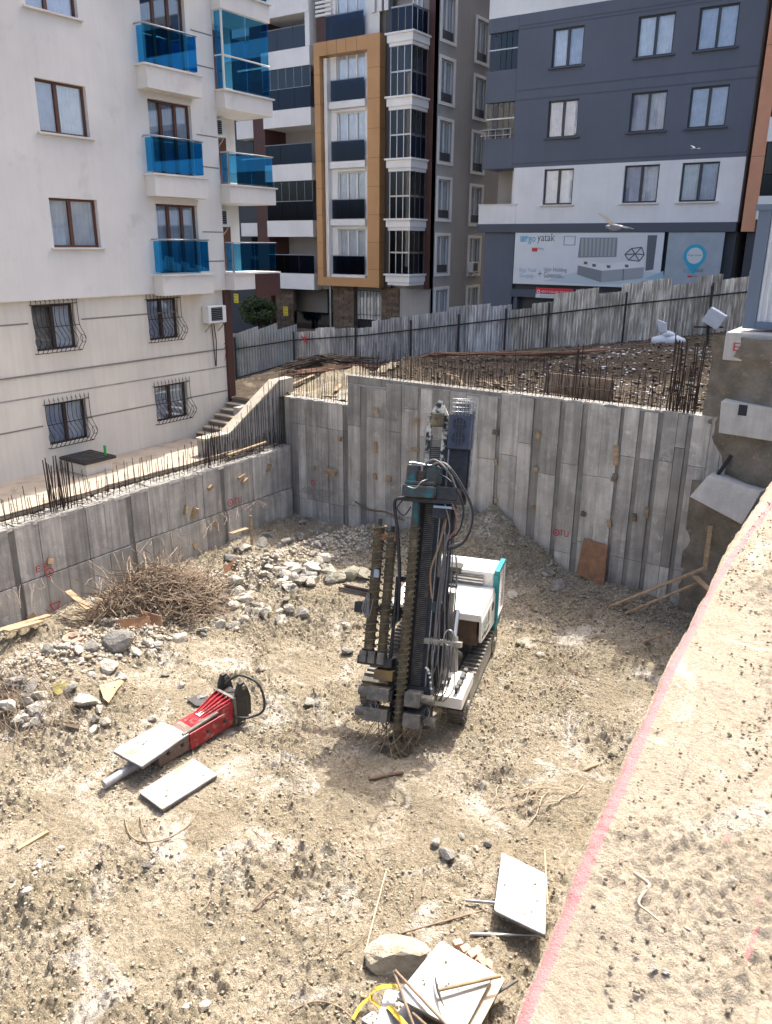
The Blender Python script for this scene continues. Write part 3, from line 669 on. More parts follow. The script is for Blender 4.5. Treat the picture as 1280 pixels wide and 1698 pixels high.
# tree and yellow signs in front
for (u, v, s_) in ((388, 487, 'sign near the corner post'), (470, 508, 'sign on the stone pier')):
    c = PY(u, v, 36.2 if u > 400 else 35.5); F_ = Fac('y', c.y)
    t = thing('yellow_sign', 'small square yellow ' + s_ + (', left of the round shrub' if u < 400 else ', right of the round shrub'), 'sign', c)
    bx(F_, 'panel', m_signyellow, t, c.x, c.x+.34, c.z-.52, c.z, 0, .03)
    for j in range(3): text(['PARK', 'YA', 'PMA'][j] if u > 400 else ['PAR', 'KY', 'AP'][j], m_black, t, (lambda F_, a, z: lambda x, y: F_.p(a + x, z + y, .036))(F_, c.x+.05, c.z-.15-.16*j), .24, .10, 'lettering')
def shrub(name, c, rx, rz, n, label, cat, trunk=True):
    t = thing(name, label, cat, (c[0], c[1], c[2]-rz-.9))
    rnd = random.Random(5); cl = [(rnd.gauss(0, .5), rnd.gauss(0, .5), rnd.gauss(0, .5)) for _ in range(40)]
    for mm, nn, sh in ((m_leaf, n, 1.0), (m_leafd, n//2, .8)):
        b = MB()
        for i in range(nn):
            g = cl[rnd.randrange(40)]; L_ = math.sqrt(sum(a*a for a in g)) or 1; s_ = min(1, .92/L_)
            p_ = [g[j]*s_ + rnd.gauss(0, .13) for j in range(3)]
            L_ = math.sqrt(sum(a*a for a in p_)); 
            if L_ > 1.05: continue
            P = Vector((c[0] + p_[0]*rx*sh, c[1] + p_[1]*rx*sh, c[2] + p_[2]*rz*sh))
            a = Vector((rnd.gauss(0, 1), rnd.gauss(0, 1), rnd.gauss(0, 1))).normalized(); e = a.cross(Vector((rnd.gauss(0, 1), rnd.gauss(0, 1), rnd.gauss(0, 1)))).normalized()
            l_ = rnd.uniform(.05, .10)
            b.poly([P - a*l_, P + e*l_*.45, P + a*l_, P - e*l_*.45])
        b.build('crown', mm, t, kind=None)
    b = MB()
    for k in range(5):
        a = k*1.25; b.tube([(c[0]+.08*math.cos(a), c[1]+.08*math.sin(a), c[2]-rz-.9), (c[0]+.2*math.cos(a), c[1]+.2*math.sin(a), c[2]-rz*.5), (c[0]+.6*rx*math.cos(a), c[1]+.5*rx*math.sin(a), c[2]+.1*rz)], .06, 6, r2=.02)
    b.build('trunk', m_bark, t)
c = PY(428, 517, 34.0); shrub('round_shrub', c, 1.05, .85, 5200, 'dense dark green clipped round shrub behind the metal fence', 'shrub')
# ================================================================== GREY BUILDING
FG = Fac('y', 37.0)
T = thing('apartment_building', 'blue grey and white apartment block with a mattress shop banner at street level', 'building', (-13, 37, -4.5))
gx0, gx1 = FG.at(800, 300)[0], FG.at(1232, 300)[0]
zA = FG.at(803, 281)[1]; zB = .98; zC = .60; zTop = FG.at(808, 33)[1]
cw = [(-16.31, -14.88), (-12.56, -11.05), (-10.12, -8.62)]
rows = [1.80, 4.62, 7.45]
hs = [(a, b, z, z+1.52) for (a, b) in cw for z in rows] + [(a, b, rows[2]+2.85, rows[2]+4.37) for a, b in cw]
xbal = FG.at(855, 150)[0]
holed_wall(FG, xbal, gx1, zA, zTop, hs[1:3] + hs[4:6] + hs[7:9]).build('upper_wall', m_greyclad, T)
holed_wall(FG, FG.at(853, 300)[0], gx1, zB, zA, [hs[0], hs[3], hs[6]]).build('lower_wall', m_white, T)
holed_wall(FG, gx0, gx1, zTop, 19.0, hs[9:]).build('raised_top_wall', m_white, T)  # upper height added beyond view so the shadow reaches the ground in front
bx(FG, 'building_core', m_room, T, gx0+1.9, gx1, -4.5, 19, -14, -.37)
bx(FG, 'building_core', m_room, T, gx0+.05, gx0+1.9, -4.5, 19, -14, -1.6)
bx(FG, 'end_wall', m_greyclad, T, gx0, gx0+.05, zA, 19, -14, -1.3)
bx(FG, 'roof', m_white, T, gx0-.3, gx1, 19, 19.3, -14, .5)  # roof at the added, unseen height
for h in hs:
    window(FG, T, *h, 2, m_f=m_anthr, cur=(random.choice([m_curtain, m_curtain_blue]), random.choice([m_curtain, m_curtain_blue])), m_g=m_pane, d=-.09, fw=.07, splits=[.5])
    bx(FG, 'window_sill', m_greyslab if h[2] > 3 else m_marble, T, h[0]-.12, h[1]+.12, h[2]-.06, h[2]-.003, 0, .1)
for z in (zA+.18, zA+2.85, zA+3.25, zA+5.7, zTop-.45):
    bx(FG, 'render_groove', m_greyslab, T, xbal if z > zA+.5 else gx0, gx1, z-.02, z+.02, 0, .012)
# balconies on the left corner
bx(FG, 'parapet_band', m_greyclad, T, gx0, xbal, zA, FG.at(803, 232)[1], -1.3, .015)
bx(FG, 'parapet_band', m_greyclad, T, gx0, xbal, FG.at(803, 172)[1], FG.at(806, 120)[1], -1.3, .015)
bx(FG, 'parapet_band', m_greyclad, T, gx0, xbal, FG.at(806, 57)[1], zTop, -1.3, .015)
for v0, v1 in ((232, 172), (120, 57)):
    z0_, z1_b = FG.at(806, v0)[1], FG.at(806, v1)[1]
    for j in range(5):
        a0 = gx0+.05 + (xbal-gx0-.1)*j/5; bx(FG, 'glass_panel', m_smoke if v0 != 232 or j != 1 else m_navy, T, a0+.015, a0 + (xbal-gx0-.1)/5 - .015, z0_+.02, z1_b-.02, -.12, -.108)
    bx(FG, 'glazing_bar', m_steel, T, gx0+.03, xbal-.03, z0_+.85, z0_+.9, -.14, -.09)
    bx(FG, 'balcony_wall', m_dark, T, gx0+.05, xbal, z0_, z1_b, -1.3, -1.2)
    if v0 == 232:
        b = MB()
        for dz in (.15, .4): b.tube([FG.p(gx0-.15, z0_+dz, .12), FG.p(xbal-.1, z0_+dz, .12)], .02, 5)
        for a in np.linspace(gx0-.1, xbal-.1, 5): b.tube([FG.p(a, z0_, .12), FG.p(a, z0_+.42, .12)], .018, 5)
        b.build('railing', m_steel, T)
bx(FG, 'parapet_band', m_white, T, gx0-.12, FG.at(855, 355)[0], zB-.0, FG.at(797, 341)[1], -1.3, .03)
bx(FG, 'coping', m_marble, T, gx0-.16, FG.at(855, 355)[0]+.05, FG.at(797, 341)[1]+.002, FG.at(797, 341)[1]+.05, -1.3, .07)
bx(FG, 'balcony_wall', m_white, T, gx0+.95, FG.at(853, 300)[0], FG.at(797, 341)[1], zA-.003, -1.5, -1.3)
bx(FG, 'balcony_side_wall', m_white, T, FG.at(853, 300)[0]-.05, FG.at(853, 300)[0]-.003, FG.at(797, 341)[1]+.06, zA-.003, -1.3, -.003)
bx(FG, 'slab_edge', m_greyslab, T, gx0-.15, gx1, zC, zB-.003, -1.3, .14)
# shop front
bx(FG, 'shop_wall', m_char, T, gx0+.3, gx1, -4.5, zC-.003, -.36, -.2)
bx(FG, 'shop_pier', m_greyclad, T, gx0+.25, FG.at(852, 430)[0]-.02, -4.5, zC-.004, -.2, .0)
bx(FG, 'shop_sill', m_greyslab, T, FG.at(852, 430)[0], FG.at(1105, 430)[0], -2.35, -2.0, -.2, .2)
bx(FG, 'shop_downpipe', m_greyslab, T, FG.at(857, 430)[0], FG.at(857, 430)[0]+.2, -4.5, -2.0, .0, .12)
# banner (flat print)
def bxy(u, v): return FG.at(u, v)
b0 = bxy(856, 389); b1 = bxy(1103, 389); bz0 = bxy(853, 470)[1]
c0 = (b0[0], bz0)
bt = thing('shop_banner', 'wide shop banner showing a grey double bed and the words ergo yatak', 'banner', FG.p(b0[0], bz0, .1))
bx(FG, 'print_sheet', m_printbg, bt, b0[0], b1[0], bz0, zC-.02, .08, .1)
def gp(mm, pts, d, name='print_shape', par=None):
    b = MB(); b.poly([FG.p(*FG.at(u, v, d), d) for u, v in pts][::-1]); return b.build(name, mm, par or bt)
gp(m_printfloor, [(1090, 452), (1103, 470), (975, 472), (900, 466), (950, 452), (1040, 449)], .104)
gp(m_printlight, [(985, 391), (1072, 391), (1072, 450), (985, 450)], .105)
gp(m_printmid, [(962, 394), (1024, 394), (1022, 426), (958, 427)], .108)
for j in range(9): gp(m_printgrey, [(964+j*6.6, 395), (968+j*6.6, 395), (967+j*6.4, 425), (963+j*6.4, 425)], .110)
gp(m_printdark, [(1074, 390), (1090, 390), (1083, 447), (1070, 449)], .108)
gp(m_printlight, [(960, 428), (995, 427), (1069, 431), (1000, 437)], .112)      # mattress top
gp(m_white, [(960, 428), (1000, 437), (998, 449), (958, 440)], .113)
gp(m_white, [(1000, 437), (1069, 431), (1068, 443), (998, 449)], .113)
gp(m_printmid, [(958, 440), (998, 449), (996, 468), (957, 455)], .114)
gp(m_printgrey, [(998, 449), (1068, 443), (1066, 461), (996, 468)], .114)
for u, v in ((968, 436), (982, 440), (1006, 442), (1036, 441)): gp(m_printdark, [(u, v-2.5), (u+6, v-2), (u+6, v+2.5), (u, v+2)], .116)
gp(m_printdark, [(1033, 446), (1034.5, 446), (1033.5, 465), (1032, 465)], .117)
b = MB()      # wire cushion
cpts = [(1047, 412), (1064, 410), (1068, 422), (1060, 433), (1042, 431), (1036, 422), (1053, 421)]
for i_, j_ in ((0, 1), (1, 2), (2, 3), (3, 4), (4, 5), (5, 0), (6, 0), (6, 1), (6, 2), (6, 3), (6, 4), (6, 5)):
    P0 = FG.p(*FG.at(*cpts[i_], .116), .116); P1 = FG.p(*FG.at(*cpts[j_], .116), .116); b.bar(P0, P1, .045, .004, (0, 1, 0)) if False else b.tube([P0, P1], .022, 4)
b.build('print_shape', m_printdark, bt)
gp(m_printgrey, [(935, 391), (955, 391), (954, 407), (934, 407)], .108); gp(m_printbg, [(937, 392.5), (953, 392.5), (952, 405.5), (936, 405.5)], .110)
gp(m_printteal, [(1058, 471), (1066, 466), (1084, 464), (1090, 468), (1086, 471)], .112); gp(m_printpale, [(1070, 462), (1100, 449), (1101, 469), (1092, 468), (1084, 463)], .111)
def fgt(s, mm, u, v, u1, h_, d=.112, par=None, name='lettering'):
    a, z = FG.at(u, v); a1 = FG.at(u1, v)[0]; return text(s, mm, par or bt, lambda x, y: FG.p(a + x, z + y, d), a1 - a, h_, name)
fgt('ergo', m_printblue, 867, 405, 889, .34); fgt('yatak', m_printdark, 892, 404, 921, .46)
gp(m_redprint, [(882, 411), (891, 411), (891, 417), (882, 417)], .112); fgt('Holding', m_printmid, 892, 415, 903, .13)
gp(m_printpale, [(862, 391), (877, 391), (866, 401), (862, 401)], .106)
fgt('Ergo Yatak', m_printpale, 863, 452, 891, .22); fgt('Genişliği', m_printpale, 863, 461, 886, .22)
fgt('+', m_printmid, 893, 458, 900, .24); fgt('işbir Holding', m_printmid, 903, 452, 941, .24); fgt('Güvencesi...', m_printmid, 903, 460, 937, .24)
b3 = bxy(1110, 388); b4 = bxy(1203, 388)
bt2 = thing('shop_banner', 'grey shop banner with a cyan map pin, right of the bed banner', 'banner', FG.p(b3[0], -1.8, .1))
m_print2 = mat('banner bluish grey print', (.36, .41, .45), (.30, .35, .39), .5)
bx(FG, 'print_sheet', m_print2, bt2, b3[0], b4[0], -1.9, zC-.02, .08, .1)
ca, cz = FG.at(1153, 424); b = MB(); pl = lambda x, y: FG.p(x, y, .106)
arcband(b, pl, ca, cz, .33, .47); b.poly([FG.p(ca-.34, cz-.32, .1035), FG.p(ca, cz-.78, .1035), FG.p(ca+.34, cz-.32, .1035)]); b.build('map_pin', m_printblue, bt2)
b = MB(); b.poly([FG.p(ca+.33*math.cos(t_), cz+.33*math.sin(t_), .108) for t_ in np.linspace(0, 2*PI, 24)[:-1]]); b.build('print_shape', m_printlight, bt2)
fgt('ergo yatak', m_printdark, 1142, 425, 1164, .09, .111, bt2); fgt('ergo', m_printblue, 1134, 453, 1149, .18, .106, bt2); fgt('yatak', m_printdark, 1151, 453, 1167, .22, .106, bt2)
gp(m_redprint, [(1140, 457), (1147, 457), (1147, 460), (1140, 460)], .106, par=bt2); fgt('Holding', m_printdark, 1148, 460, 1158, .09, .106, bt2)
# small red and white notice
bt3 = thing('notice_board', 'small red and white notice under the left part of the bed banner', 'notice', FG.p(FG.at(892, 492)[0], FG.at(892, 492)[1], .2))
a0, z0 = FG.at(891, 493); a1, z1 = FG.at(954, 479)
bx(FG, 'panel', m_printbg, bt3, a0, a1, z0, z1, .2, .22); bx(FG, 'red_band', m_redprint, bt3, a0, a1, z1-.27, z1+.001, .2, .225)
fgt('BEKTAŞLAR YATAK', m_printbg, 901, 485.5, 948, .12, .228, bt3); fgt('0212 EMLAK OFİSİ', m_printgrey, 899, 491.5, 946, .12, .224, bt3)
b = MB(); ca, cz = FG.at(896, 483); arcband(b, lambda x, y: FG.p(x, y, .229), ca, cz, .05, .09, n=12); b.build('print_shape', m_printbg, bt3)
# ================================================================== RIGHT BUILDING (orange column)
T = thing('apartment_building', 'building with orange column and dark glazing at the right picture edge', 'building', (-6, 36.9, -4.5))
FR = Fac('y', 36.8)
ox0, ox1 = FR.at(1229, 384)[0], FR.at(1251, 384)[0]
bx(FR, 'orange_column', m_terra, T, ox0, ox1, zC, 19, -14, 0.1)
bx(FR, 'ground_wall', m_char, T, ox0+.2, 6, -4.5, zC-.003, -10, -.2)
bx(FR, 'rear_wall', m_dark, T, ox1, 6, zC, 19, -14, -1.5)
for z in (3.4, 7.3, 11.0): bx(FR, 'cladding_joint', m_orangegap, T, ox0-.003, ox1+.003, z, z+.02, -.2, .104)
for k in range(5):
    z = FR.at(1250, 353)[1] + 2.85*k
    bo = bx(FR, 'balcony', m_white, T, ox1+.003, 6, z-.25, z+.62, -1.5, .2)
    for j in range(6): bx(FR, 'glass_panel', m_navy, bo, ox1+.05 + j*1.1, ox1+1.12 + j*1.1, z+.64, z+1.4, .1, .112)
    for j in range(6): bx(FR, 'glass_panel', m_smoke, bo, ox1+.05 + j*1.1, ox1+1.12 + j*1.1, z+1.43, z+2.55, .1, .112)
# ================================================================== PIT FLOOR
ZF = -8.8; XW = -17.0; YW = 19.5
m_soil = bpy.data.materials.new('dry clay soil'); m_soil.use_nodes = True
def soil(m, sand, olive, dark, pale, s=1., mark=None, bd=.02):
    n = m.node_tree.nodes; L = m.node_tree.links; b = n['Principled BSDF']; b.inputs['Roughness'].default_value = .95; b.inputs['Specular IOR Level'].default_value = .15
    geo = n.new('ShaderNodeNewGeometry')
    def nz(sc, d=6, r=.65, dist=0):
        t = n.new('ShaderNodeTexNoise'); t.inputs['Scale'].default_value = sc*s; t.inputs['Detail'].default_value = d; t.inputs['Roughness'].default_value = r; t.inputs['Distortion'].default_value = dist
        L.new(geo.outputs['Position'], t.inputs['Vector']); return t.outputs['Fac']
    def rp(f, a, c):
        t = n.new('ShaderNodeMapRange'); t.inputs['From Min'].default_value = a; t.inputs['From Max'].default_value = c; L.new(f, t.inputs['Value']); return t.outputs[0]
    def mx(f, a, c):
        t = n.new('ShaderNodeMix'); t.data_type = 'RGBA'; L.new(f, t.inputs[0])
        for k, q_ in ((6, a), (7, c)):
            if isinstance(q_, tuple): t.inputs[k].default_value = (*q_, 1)
            else: L.new(q_, t.inputs[k])
        return t.outputs[2]
    def mul(a, c):
        t = n.new('ShaderNodeMath'); t.operation = 'MULTIPLY'; L.new(a, t.inputs[0]); (L.new(c, t.inputs[1]) if not isinstance(c, float) else setattr(t.inputs[1], 'default_value', c)); return t.outputs[0]
    col = mx(rp(nz(.7, 6, .62, .6), .40, .52), sand, olive)
    col = mx(mul(rp(nz(7, 6, .7, .6), .46, .56), .8), col, olive)
    col = mx(mul(rp(nz(23, 5, .75, .3), .52, .62), .7), col, sand)
    col = mx(mul(rp(nz(19, 5, .75), .53, .61), .85), col, dark)  # fine pale and dark mottling also stands for clod highlights and shadows
    col = mx(mul(rp(nz(.8, 8, .72, .8), .55, .63), .85), col, pale)
    col = mx(mul(rp(nz(48, 4, .7), .52, .64), .6), col, dark)
    if mark:
        at = n.new('ShaderNodeAttribute'); at.attribute_name = 'mark'
        t = n.new('ShaderNodeMath'); t.operation = 'ADD'; L.new(at.outputs['Fac'], t.inputs[0])
        m2 = n.new('ShaderNodeMath'); m2.operation = 'MULTIPLY_ADD'; L.new(nz(26, 5, .7), m2.inputs[0]); m2.inputs[1].default_value = .9; m2.inputs[2].default_value = -.45
        L.new(m2.outputs[0], t.inputs[1])
        col = mx(mul(rp(t.outputs[0], .42, .56), .93), col, mark)
    L.new(col, b.inputs['Base Color'])
    bn = n.new('ShaderNodeBump'); bn.inputs['Strength'].default_value = .9; bn.inputs['Distance'].default_value = bd
    ad = n.new('ShaderNodeMath'); ad.operation = 'ADD'; L.new(nz(14, 8, .72), ad.inputs[0]); L.new(mul(nz(55, 5, .7), .6), ad.inputs[1])
    L.new(ad.outputs[0], bn.inputs['Height']); L.new(bn.outputs[0], b.inputs['Normal'])
soil(m_soil, (.63, .54, .42), (.39, .33, .23), (.19, .16, .11), (.75, .69, .60), bd=.11)
rubble_line = [PZ(u, v, ZF) for u, v in ((-60, 1190), (60, 1130), (190, 1075), (300, 1010), (420, 960), (560, 915), (610, 905))]
def seg_dist(x, y, pts):
    d = np.full(np.shape(x), 1e9)
    for a, b in zip(pts[:-1], pts[1:]):
        vx, vy = b[0]-a[0], b[1]-a[1]; t = np.clip(((x-a[0])*vx + (y-a[1])*vy)/(vx*vx+vy*vy), 0, 1)
        d = np.minimum(d, np.hypot(x-a[0]-t*vx, y-a[1]-t*vy))
    return d
bl0 = PZ(90, 1150, ZF)
FLAT = [(-7.0, 12.6, 2.6), (-10.1, 8.3, 1.9), (-4.2, 7.2, 1.4)]
def ground_z(x, y):
    x = np.asarray(x, float); y = np.asarray(y, float)
    z = ZF + .22*fbm(x, y, .28, 3)
    z = z + .14*fbm(x, y, 1.3, 3)
    cl = fbm(x+40, y+11, .8, 3)                       # where the soil is clodded
    am = np.clip(.62 + 1.6*cl, .36, 1.)
    f1 = fbm(x, y, 4.0, 5, .66); f2 = fbm(x+7, y, 9.0, 3, .7)
    z = z + am*(.14*np.abs(f1) + .05*f1 + .15*np.abs(f2) + .07*np.clip(f2, 0, 1))
    f3 = vn(x*15.3+3, y*15.3); f4 = vn(x*11+y*5, y*12-x*4)
    z = z + am*(.045*np.clip(f3, -.1, .5) + .035*np.clip(f4-.1, 0, .5))
    z = z + 1.75*np.exp(-((x+9.9)/1.95)**2)*np.clip((y-16.3)/3.0, 0, 1)**1.15*(1+.25*fbm(x, y, 1.5, 3))
    z = z + .25*np.exp(-((x+5.5)/1.6)**2)*np.clip((y-17)/2.0, 0, 1)
    for cx, cy, r_ in FLAT:
        k = np.exp(-(np.hypot(x-cx, y-cy)/r_)**4); z = z*(1-k) + (ZF + .5*(z-ZF))*k
    d = seg_dist(x, y, rubble_line)
    z = z + .36*np.exp(-(d/.75)**2)*(1+.8*fbm(x, y, 2.2, 3))
    z = z + .25*np.exp(-(((x-bl0.x)/1.6)**2 + ((y-bl0.y)/1.6)**2))
    return z
xs_ = np.arange(-17.1, .2, .030); ys_ = np.arange(-2.0, 19.75, .034)
ys_ = np.concatenate([np.arange(-8, 2.5, .25), np.arange(2.5, 19.75, .030)])
GX, GY = np.meshgrid(xs_, ys_)
o = grid_mesh('pit_floor', GX, GY, ground_z(GX, GY), m_soil); structure(o)
def gz(x, y): return float(ground_z(np.array([x]), np.array([y]))[0])
def GP(u, v, up=0.):       # the place on the pit floor seen at a pixel
    p_ = PZ(u, v, ZF)
    for _ in range(4): p_ = PZ(u, v, gz(p_.x, p_.y) + up*.5)
    return Vector((p_.x, p_.y, gz(p_.x, p_.y) + up))
# ================================================================== PIT WALLS
me_pan = unit_box(m_conc); me_pandark = unit_box(m_concdark); me_wood = unit_box(m_timber); me_woodold = unit_box(m_timberold)
# back wall, cast in vertical board strips
T = thing('retaining_wall', 'tall board marked concrete retaining wall at the back of the pit with starter bars on top', 'wall', (-10, YW, ZF))
zl, zr = -4.73, -3.78
mb = MB(); mb.box((-14.63, YW+.06, -9.6), (-3.45, YW+.42, zr+.0)); mb.build('wall_core', m_concdark, T)
mb = MB(); mb.box((-17.3, YW+.16, -9.6), (-14.64, YW+.5, zl)); mb.build('wall_core', m_concdark, T)
def panel(x0, x1, z0, z1, y, dark=False, th=.08):
    g = .012
    piece('formed_panel', me_pandark if dark else me_pan, T, ((x0+x1)/2, y + th/2, (z0+z1)/2), (0, random.uniform(-.003, .003), 0), (x1-x0-g, th, z1-z0-g))
Lp = [(478, 490, 1), (490, 503, 0), (503, 519, 0), (519, 540, 0), (540, 565, 0), (565, 574, 2)]
Z_SEG_L = [(-9.4, -8.05), (-8.05, -5.55), (-5.55, zl)]
for u0, u1, kd in Lp:
    x0, x1 = PY(u0, 700, YW).x, PY(u1, 700, YW).x
    for (a, b) in Z_SEG_L:
        panel(x0, x1, a + .0, b, YW+.10 + (.035 if kd else random.uniform(0, .012)), kd > 0)
Lr = [(576, 597, 0), (597, 607, 1), (607, 622, 0), (622, 640, 0), (640, 665, 0), (665, 692, 0), (692, 697, 1), (697, 716, 0), (716, 745, 0), (745, 772, 0), (772, 793, 0), (793, 824, 0), (824, 829, 1),
      (830, 861, 0), (861, 884, 0), (884, 899, 1), (899, 928, 0), (928, 936, 1), (936, 965, 0), (965, 974, 1), (974, 1000, 0), (1000, 1029, 0), (1029, 1034, 1), (1034, 1060, 0), (1060, 1068, 1), (1068, 1092, 0), (1092, 1100, 1), (1100, 1125, 0), (1125, 1142, 0), (1142, 1150, 1), (1150, 1182, 0), (1182, 1203, 0), (1203, 1216, 0)]
base_breaks = {}
for i, (u0, u1, kd) in enumerate(Lr):
    x0, x1 = PY(u0, 690, YW).x, PY(u1, 690, YW).x
    blk = 0 if u0 < 697 else 1 if u0 < 829 else 2 if u0 < 965 else 3 if u0 < 1030 else 4
    zm = [-4.95, -5.3, -5.45, -5.65, -5.0][blk] + (0 if blk < 4 else .0); zlow = [-7.9, -7.9, -7.9, -7.6, -7.7][blk]
    ztop = zr + .04*math.sin(i*1.7) + (-.25 if u0 < 640 else -.12 if u0 < 829 else 0) if True else zr
    rs_ = random.Random(i)
    if kd:
        y_ = YW + .045
        for (a, b) in ((-9.4, zlow), (zlow, ztop)): panel(x0, x1, a, b, y_, True, .05)
    else:
        y_ = YW + rs_.uniform(-.012, .014)
        dk = rs_.random() < .16
        zq = zm + rs_.choice([0, 0, .02, -.35, .4]); zl_ = zlow + rs_.choice([0, 0, .1, -.12])
        for j, (a, b) in enumerate(((-9.4, zl_), (zl_, zq), (zq, ztop))):
            panel(x0, x1, a, b, y_ + rs_.uniform(0, .012), dk and j == 1 and u0 > 965)
# crumbled cement edge along the top
mb = MB(); rr = random.Random(4)
for (x0, x1, z, yy) in ((-17.0, -14.65, zl, YW+.1), (-14.6, -13.2, zr-.25, YW+.02), (-13.2, -9.45, zr-.12, YW+.02), (-9.45, -3.5, zr, YW+.02)):
    x = x0
    while x < x1:
        l_ = rr.uniform(.08, .25); h_ = rr.uniform(.0, .035); mb.hexa([(x, yy, z-.03), (x+l_, yy, z-.03), (x+l_, yy+.38, z-.03), (x, yy+.38, z-.03), (x, yy+.01, z+h_), (x+l_, yy+.02, z+rr.uniform(.0, .035)), (x+l_, yy+.38, z+.02), (x, yy+.38, z+.02)]); x += l_
mb.build('rough_top', m_conctop, T)
# timber stubs left in the tie holes
for u, v, w_, h_, l_ in ((624, 680, .14, .14, .2), (690, 698, .13, .14, .14), (623, 742, .09, .34, .1), (688, 745, .26, .07, .12), (822, 717, .16, .13, .1), (822, 766, .09, .16, .08), (622, 790, .1, .2, .08), (645, 794, .16, .16, .12), (548, 782, .42, .12, .2), (563, 728, .1, .14, .1), (522, 776, .08, .12, .08), (893, 722, .12, .16, .1), (888, 778, .1, .12, .1), (885, 842, .08, .12, .1), (1022, 755, .13, .5, .08), (1018, 792, .1, .2, .08), (967, 852, .12, .12, .1), (1010, 868, .1, .2, .08), (1155, 820, .1, .55, .06), (1052, 858, .1, .2, .06), (1072, 850, .08, .26, .06), (822, 830, .08, .1, .08)):
    c = PY(u, v, YW - .03); piece('timber_stub', me_wood if v % 3 else me_woodold, T, c, (random.uniform(-.3, .3), random.uniform(-.25, .25), random.uniform(-.4, .4)), (w_, l_, h_))
# starter bars (300 largest as parts)
n = 0
def bars(par, x0, x1, st, y, z, h0, h1, bend=.04, me=None):
    global n
    x = x0
    while x < x1:
        piece('rebar', me or me_rebar, par, (x + random.uniform(-.03, .03), y + random.uniform(-.02, .02), z-.05), (random.gauss(0, bend), random.gauss(0, bend), 0), (1, 1, random.uniform(h0, h1)+.05)); x += st; n += 1
bars(T, -16.9, -14.7, .115, YW+.2, zl, .75, 1.15); bars(T, -16.9, -14.7, .16, YW+.4, zl, .6, 1.0)
bars(T, -14.5, -9.5, .125, YW+.12, zr-.15, .45, .8); bars(T, -14.5, -9.5, .15, YW+.33, zr-.15, .5, .95)
bars(T, -9.4, -6.4, .115, YW+.12, zr, .45, 1.0); bars(T, -9.4, -6.4, .15, YW+.33, zr, .6, 1.15)
bars(T, -6.4, -4.4, .12, YW+.12, zr, .25, .55); bars(T, -6.3, -4.4, .2, YW+.33, zr, .5, .9)
for cx, hh in ((PY(950, 650, YW).x, 1.5), (PY(1110, 650, YW).x, 1.85), (PY(1122, 650, YW).x, 1.75), (PY(1148, 650, YW).x, 1.9), (PY(1135, 650, YW).x, 1.2)):
    for k in range(4): piece('rebar', me_rebar, T, (cx + .04*k - .05, YW+.1+.08*(k % 2), zr-.1), (random.gauss(0, .02), random.gauss(0, .03), 0), (1.7, 1.7, hh*random.uniform(.9, 1.05)))
mb = MB()      # fine back row, joined
for k in range(180):
    x = -14.4 + 10.2*random.random(); z = zr; h_ = random.uniform(.3, 1.1); mb.tube([(x, YW+.38, z-.05), (x+random.gauss(0, .04), YW+.38+random.gauss(0, .04), z+h_)], .007, 4, caps=False)
mb.build('fine_starter_bars', m_rebar, T, kind='stuff')
for z_, dz in ((-3.45, .1), (-3.1, 0)):
    mb = MB(); mb.tube([(-9.3, YW+.1, z_), (-6.5, YW+.1, z_+.03), (-4.5, YW+.12, z_-.1)], .009, 4); mb.build('tie_bar', m_rebar, T)
# kicker bars sticking out low on the wall
mb = MB()
for k in range(14):
    x = PY(505, 815, YW).x + k*.09; mb.tube([(x, YW+.1, -7.62), (x + .08, YW-.35, -7.7)], .008, 4)
mb.build('kicker_bars', m_rebarlight, T)
mb = MB(); x = PY(588, 826, YW).x
mb.tube([(x, YW+.02, -7.75), (x+.6, YW-.05, -7.9), (x+1.2, YW+0, -7.86), (x+1.9, YW-.06, -7.98)], .03, 5); mb.build('rough_joint', m_woodold if False else m_timberold, T)
def wt(s, u, v, w_, h_, shear=.1):
    c = PY(u, v, YW-.03); text(s, m_spray, T, lambda x, y: Vector((c.x + x, YW-.03, c.z + y)), w_, h_, 'graffiti', shear)
wt('TU', 927, 888, .26, .17)
for u, v in ((922, 883), (515, 802)):
    c = PY(u, v, YW-.03); mb = MB(); yy_ = YW-.03 if u > 600 else YW+.085
    arcband(mb, lambda x, y: Vector((x, yy_, y)), c.x, c.z, .07, .10, n=14); arcband(mb, lambda x, y: Vector((x, yy_, y)), c.x, c.z, 0, .025, n=8); mb.build('graffiti', m_spray, T)
wt('-II', 1015, 858, .16, .12) if False else None
# triangular cement patch and ply leaning at the foot
c = PY(640, 690, YW-.02); mb = MB(); mb.prism([c + Vector((-.28, -.005, -.08)), c + Vector((.38, -.005, -.1)), c + Vector((-.12, -.005, .38))], (0, .02, 0)); mb.build('cement_patch', m_concdark, T)
mb = MB(); a = PY(955, 950, 19.25); b_ = PY(1000, 975, 19.2); c_ = PY(1008, 905, 19.42); d_ = PY(968, 893, 19.42)
mb.slab([a, b_, c_, d_], (0, -1, 0), .03); single('plywood_sheet', mb, m_ply, 'splintered brown board leaning against the foot of the back wall', 'board')
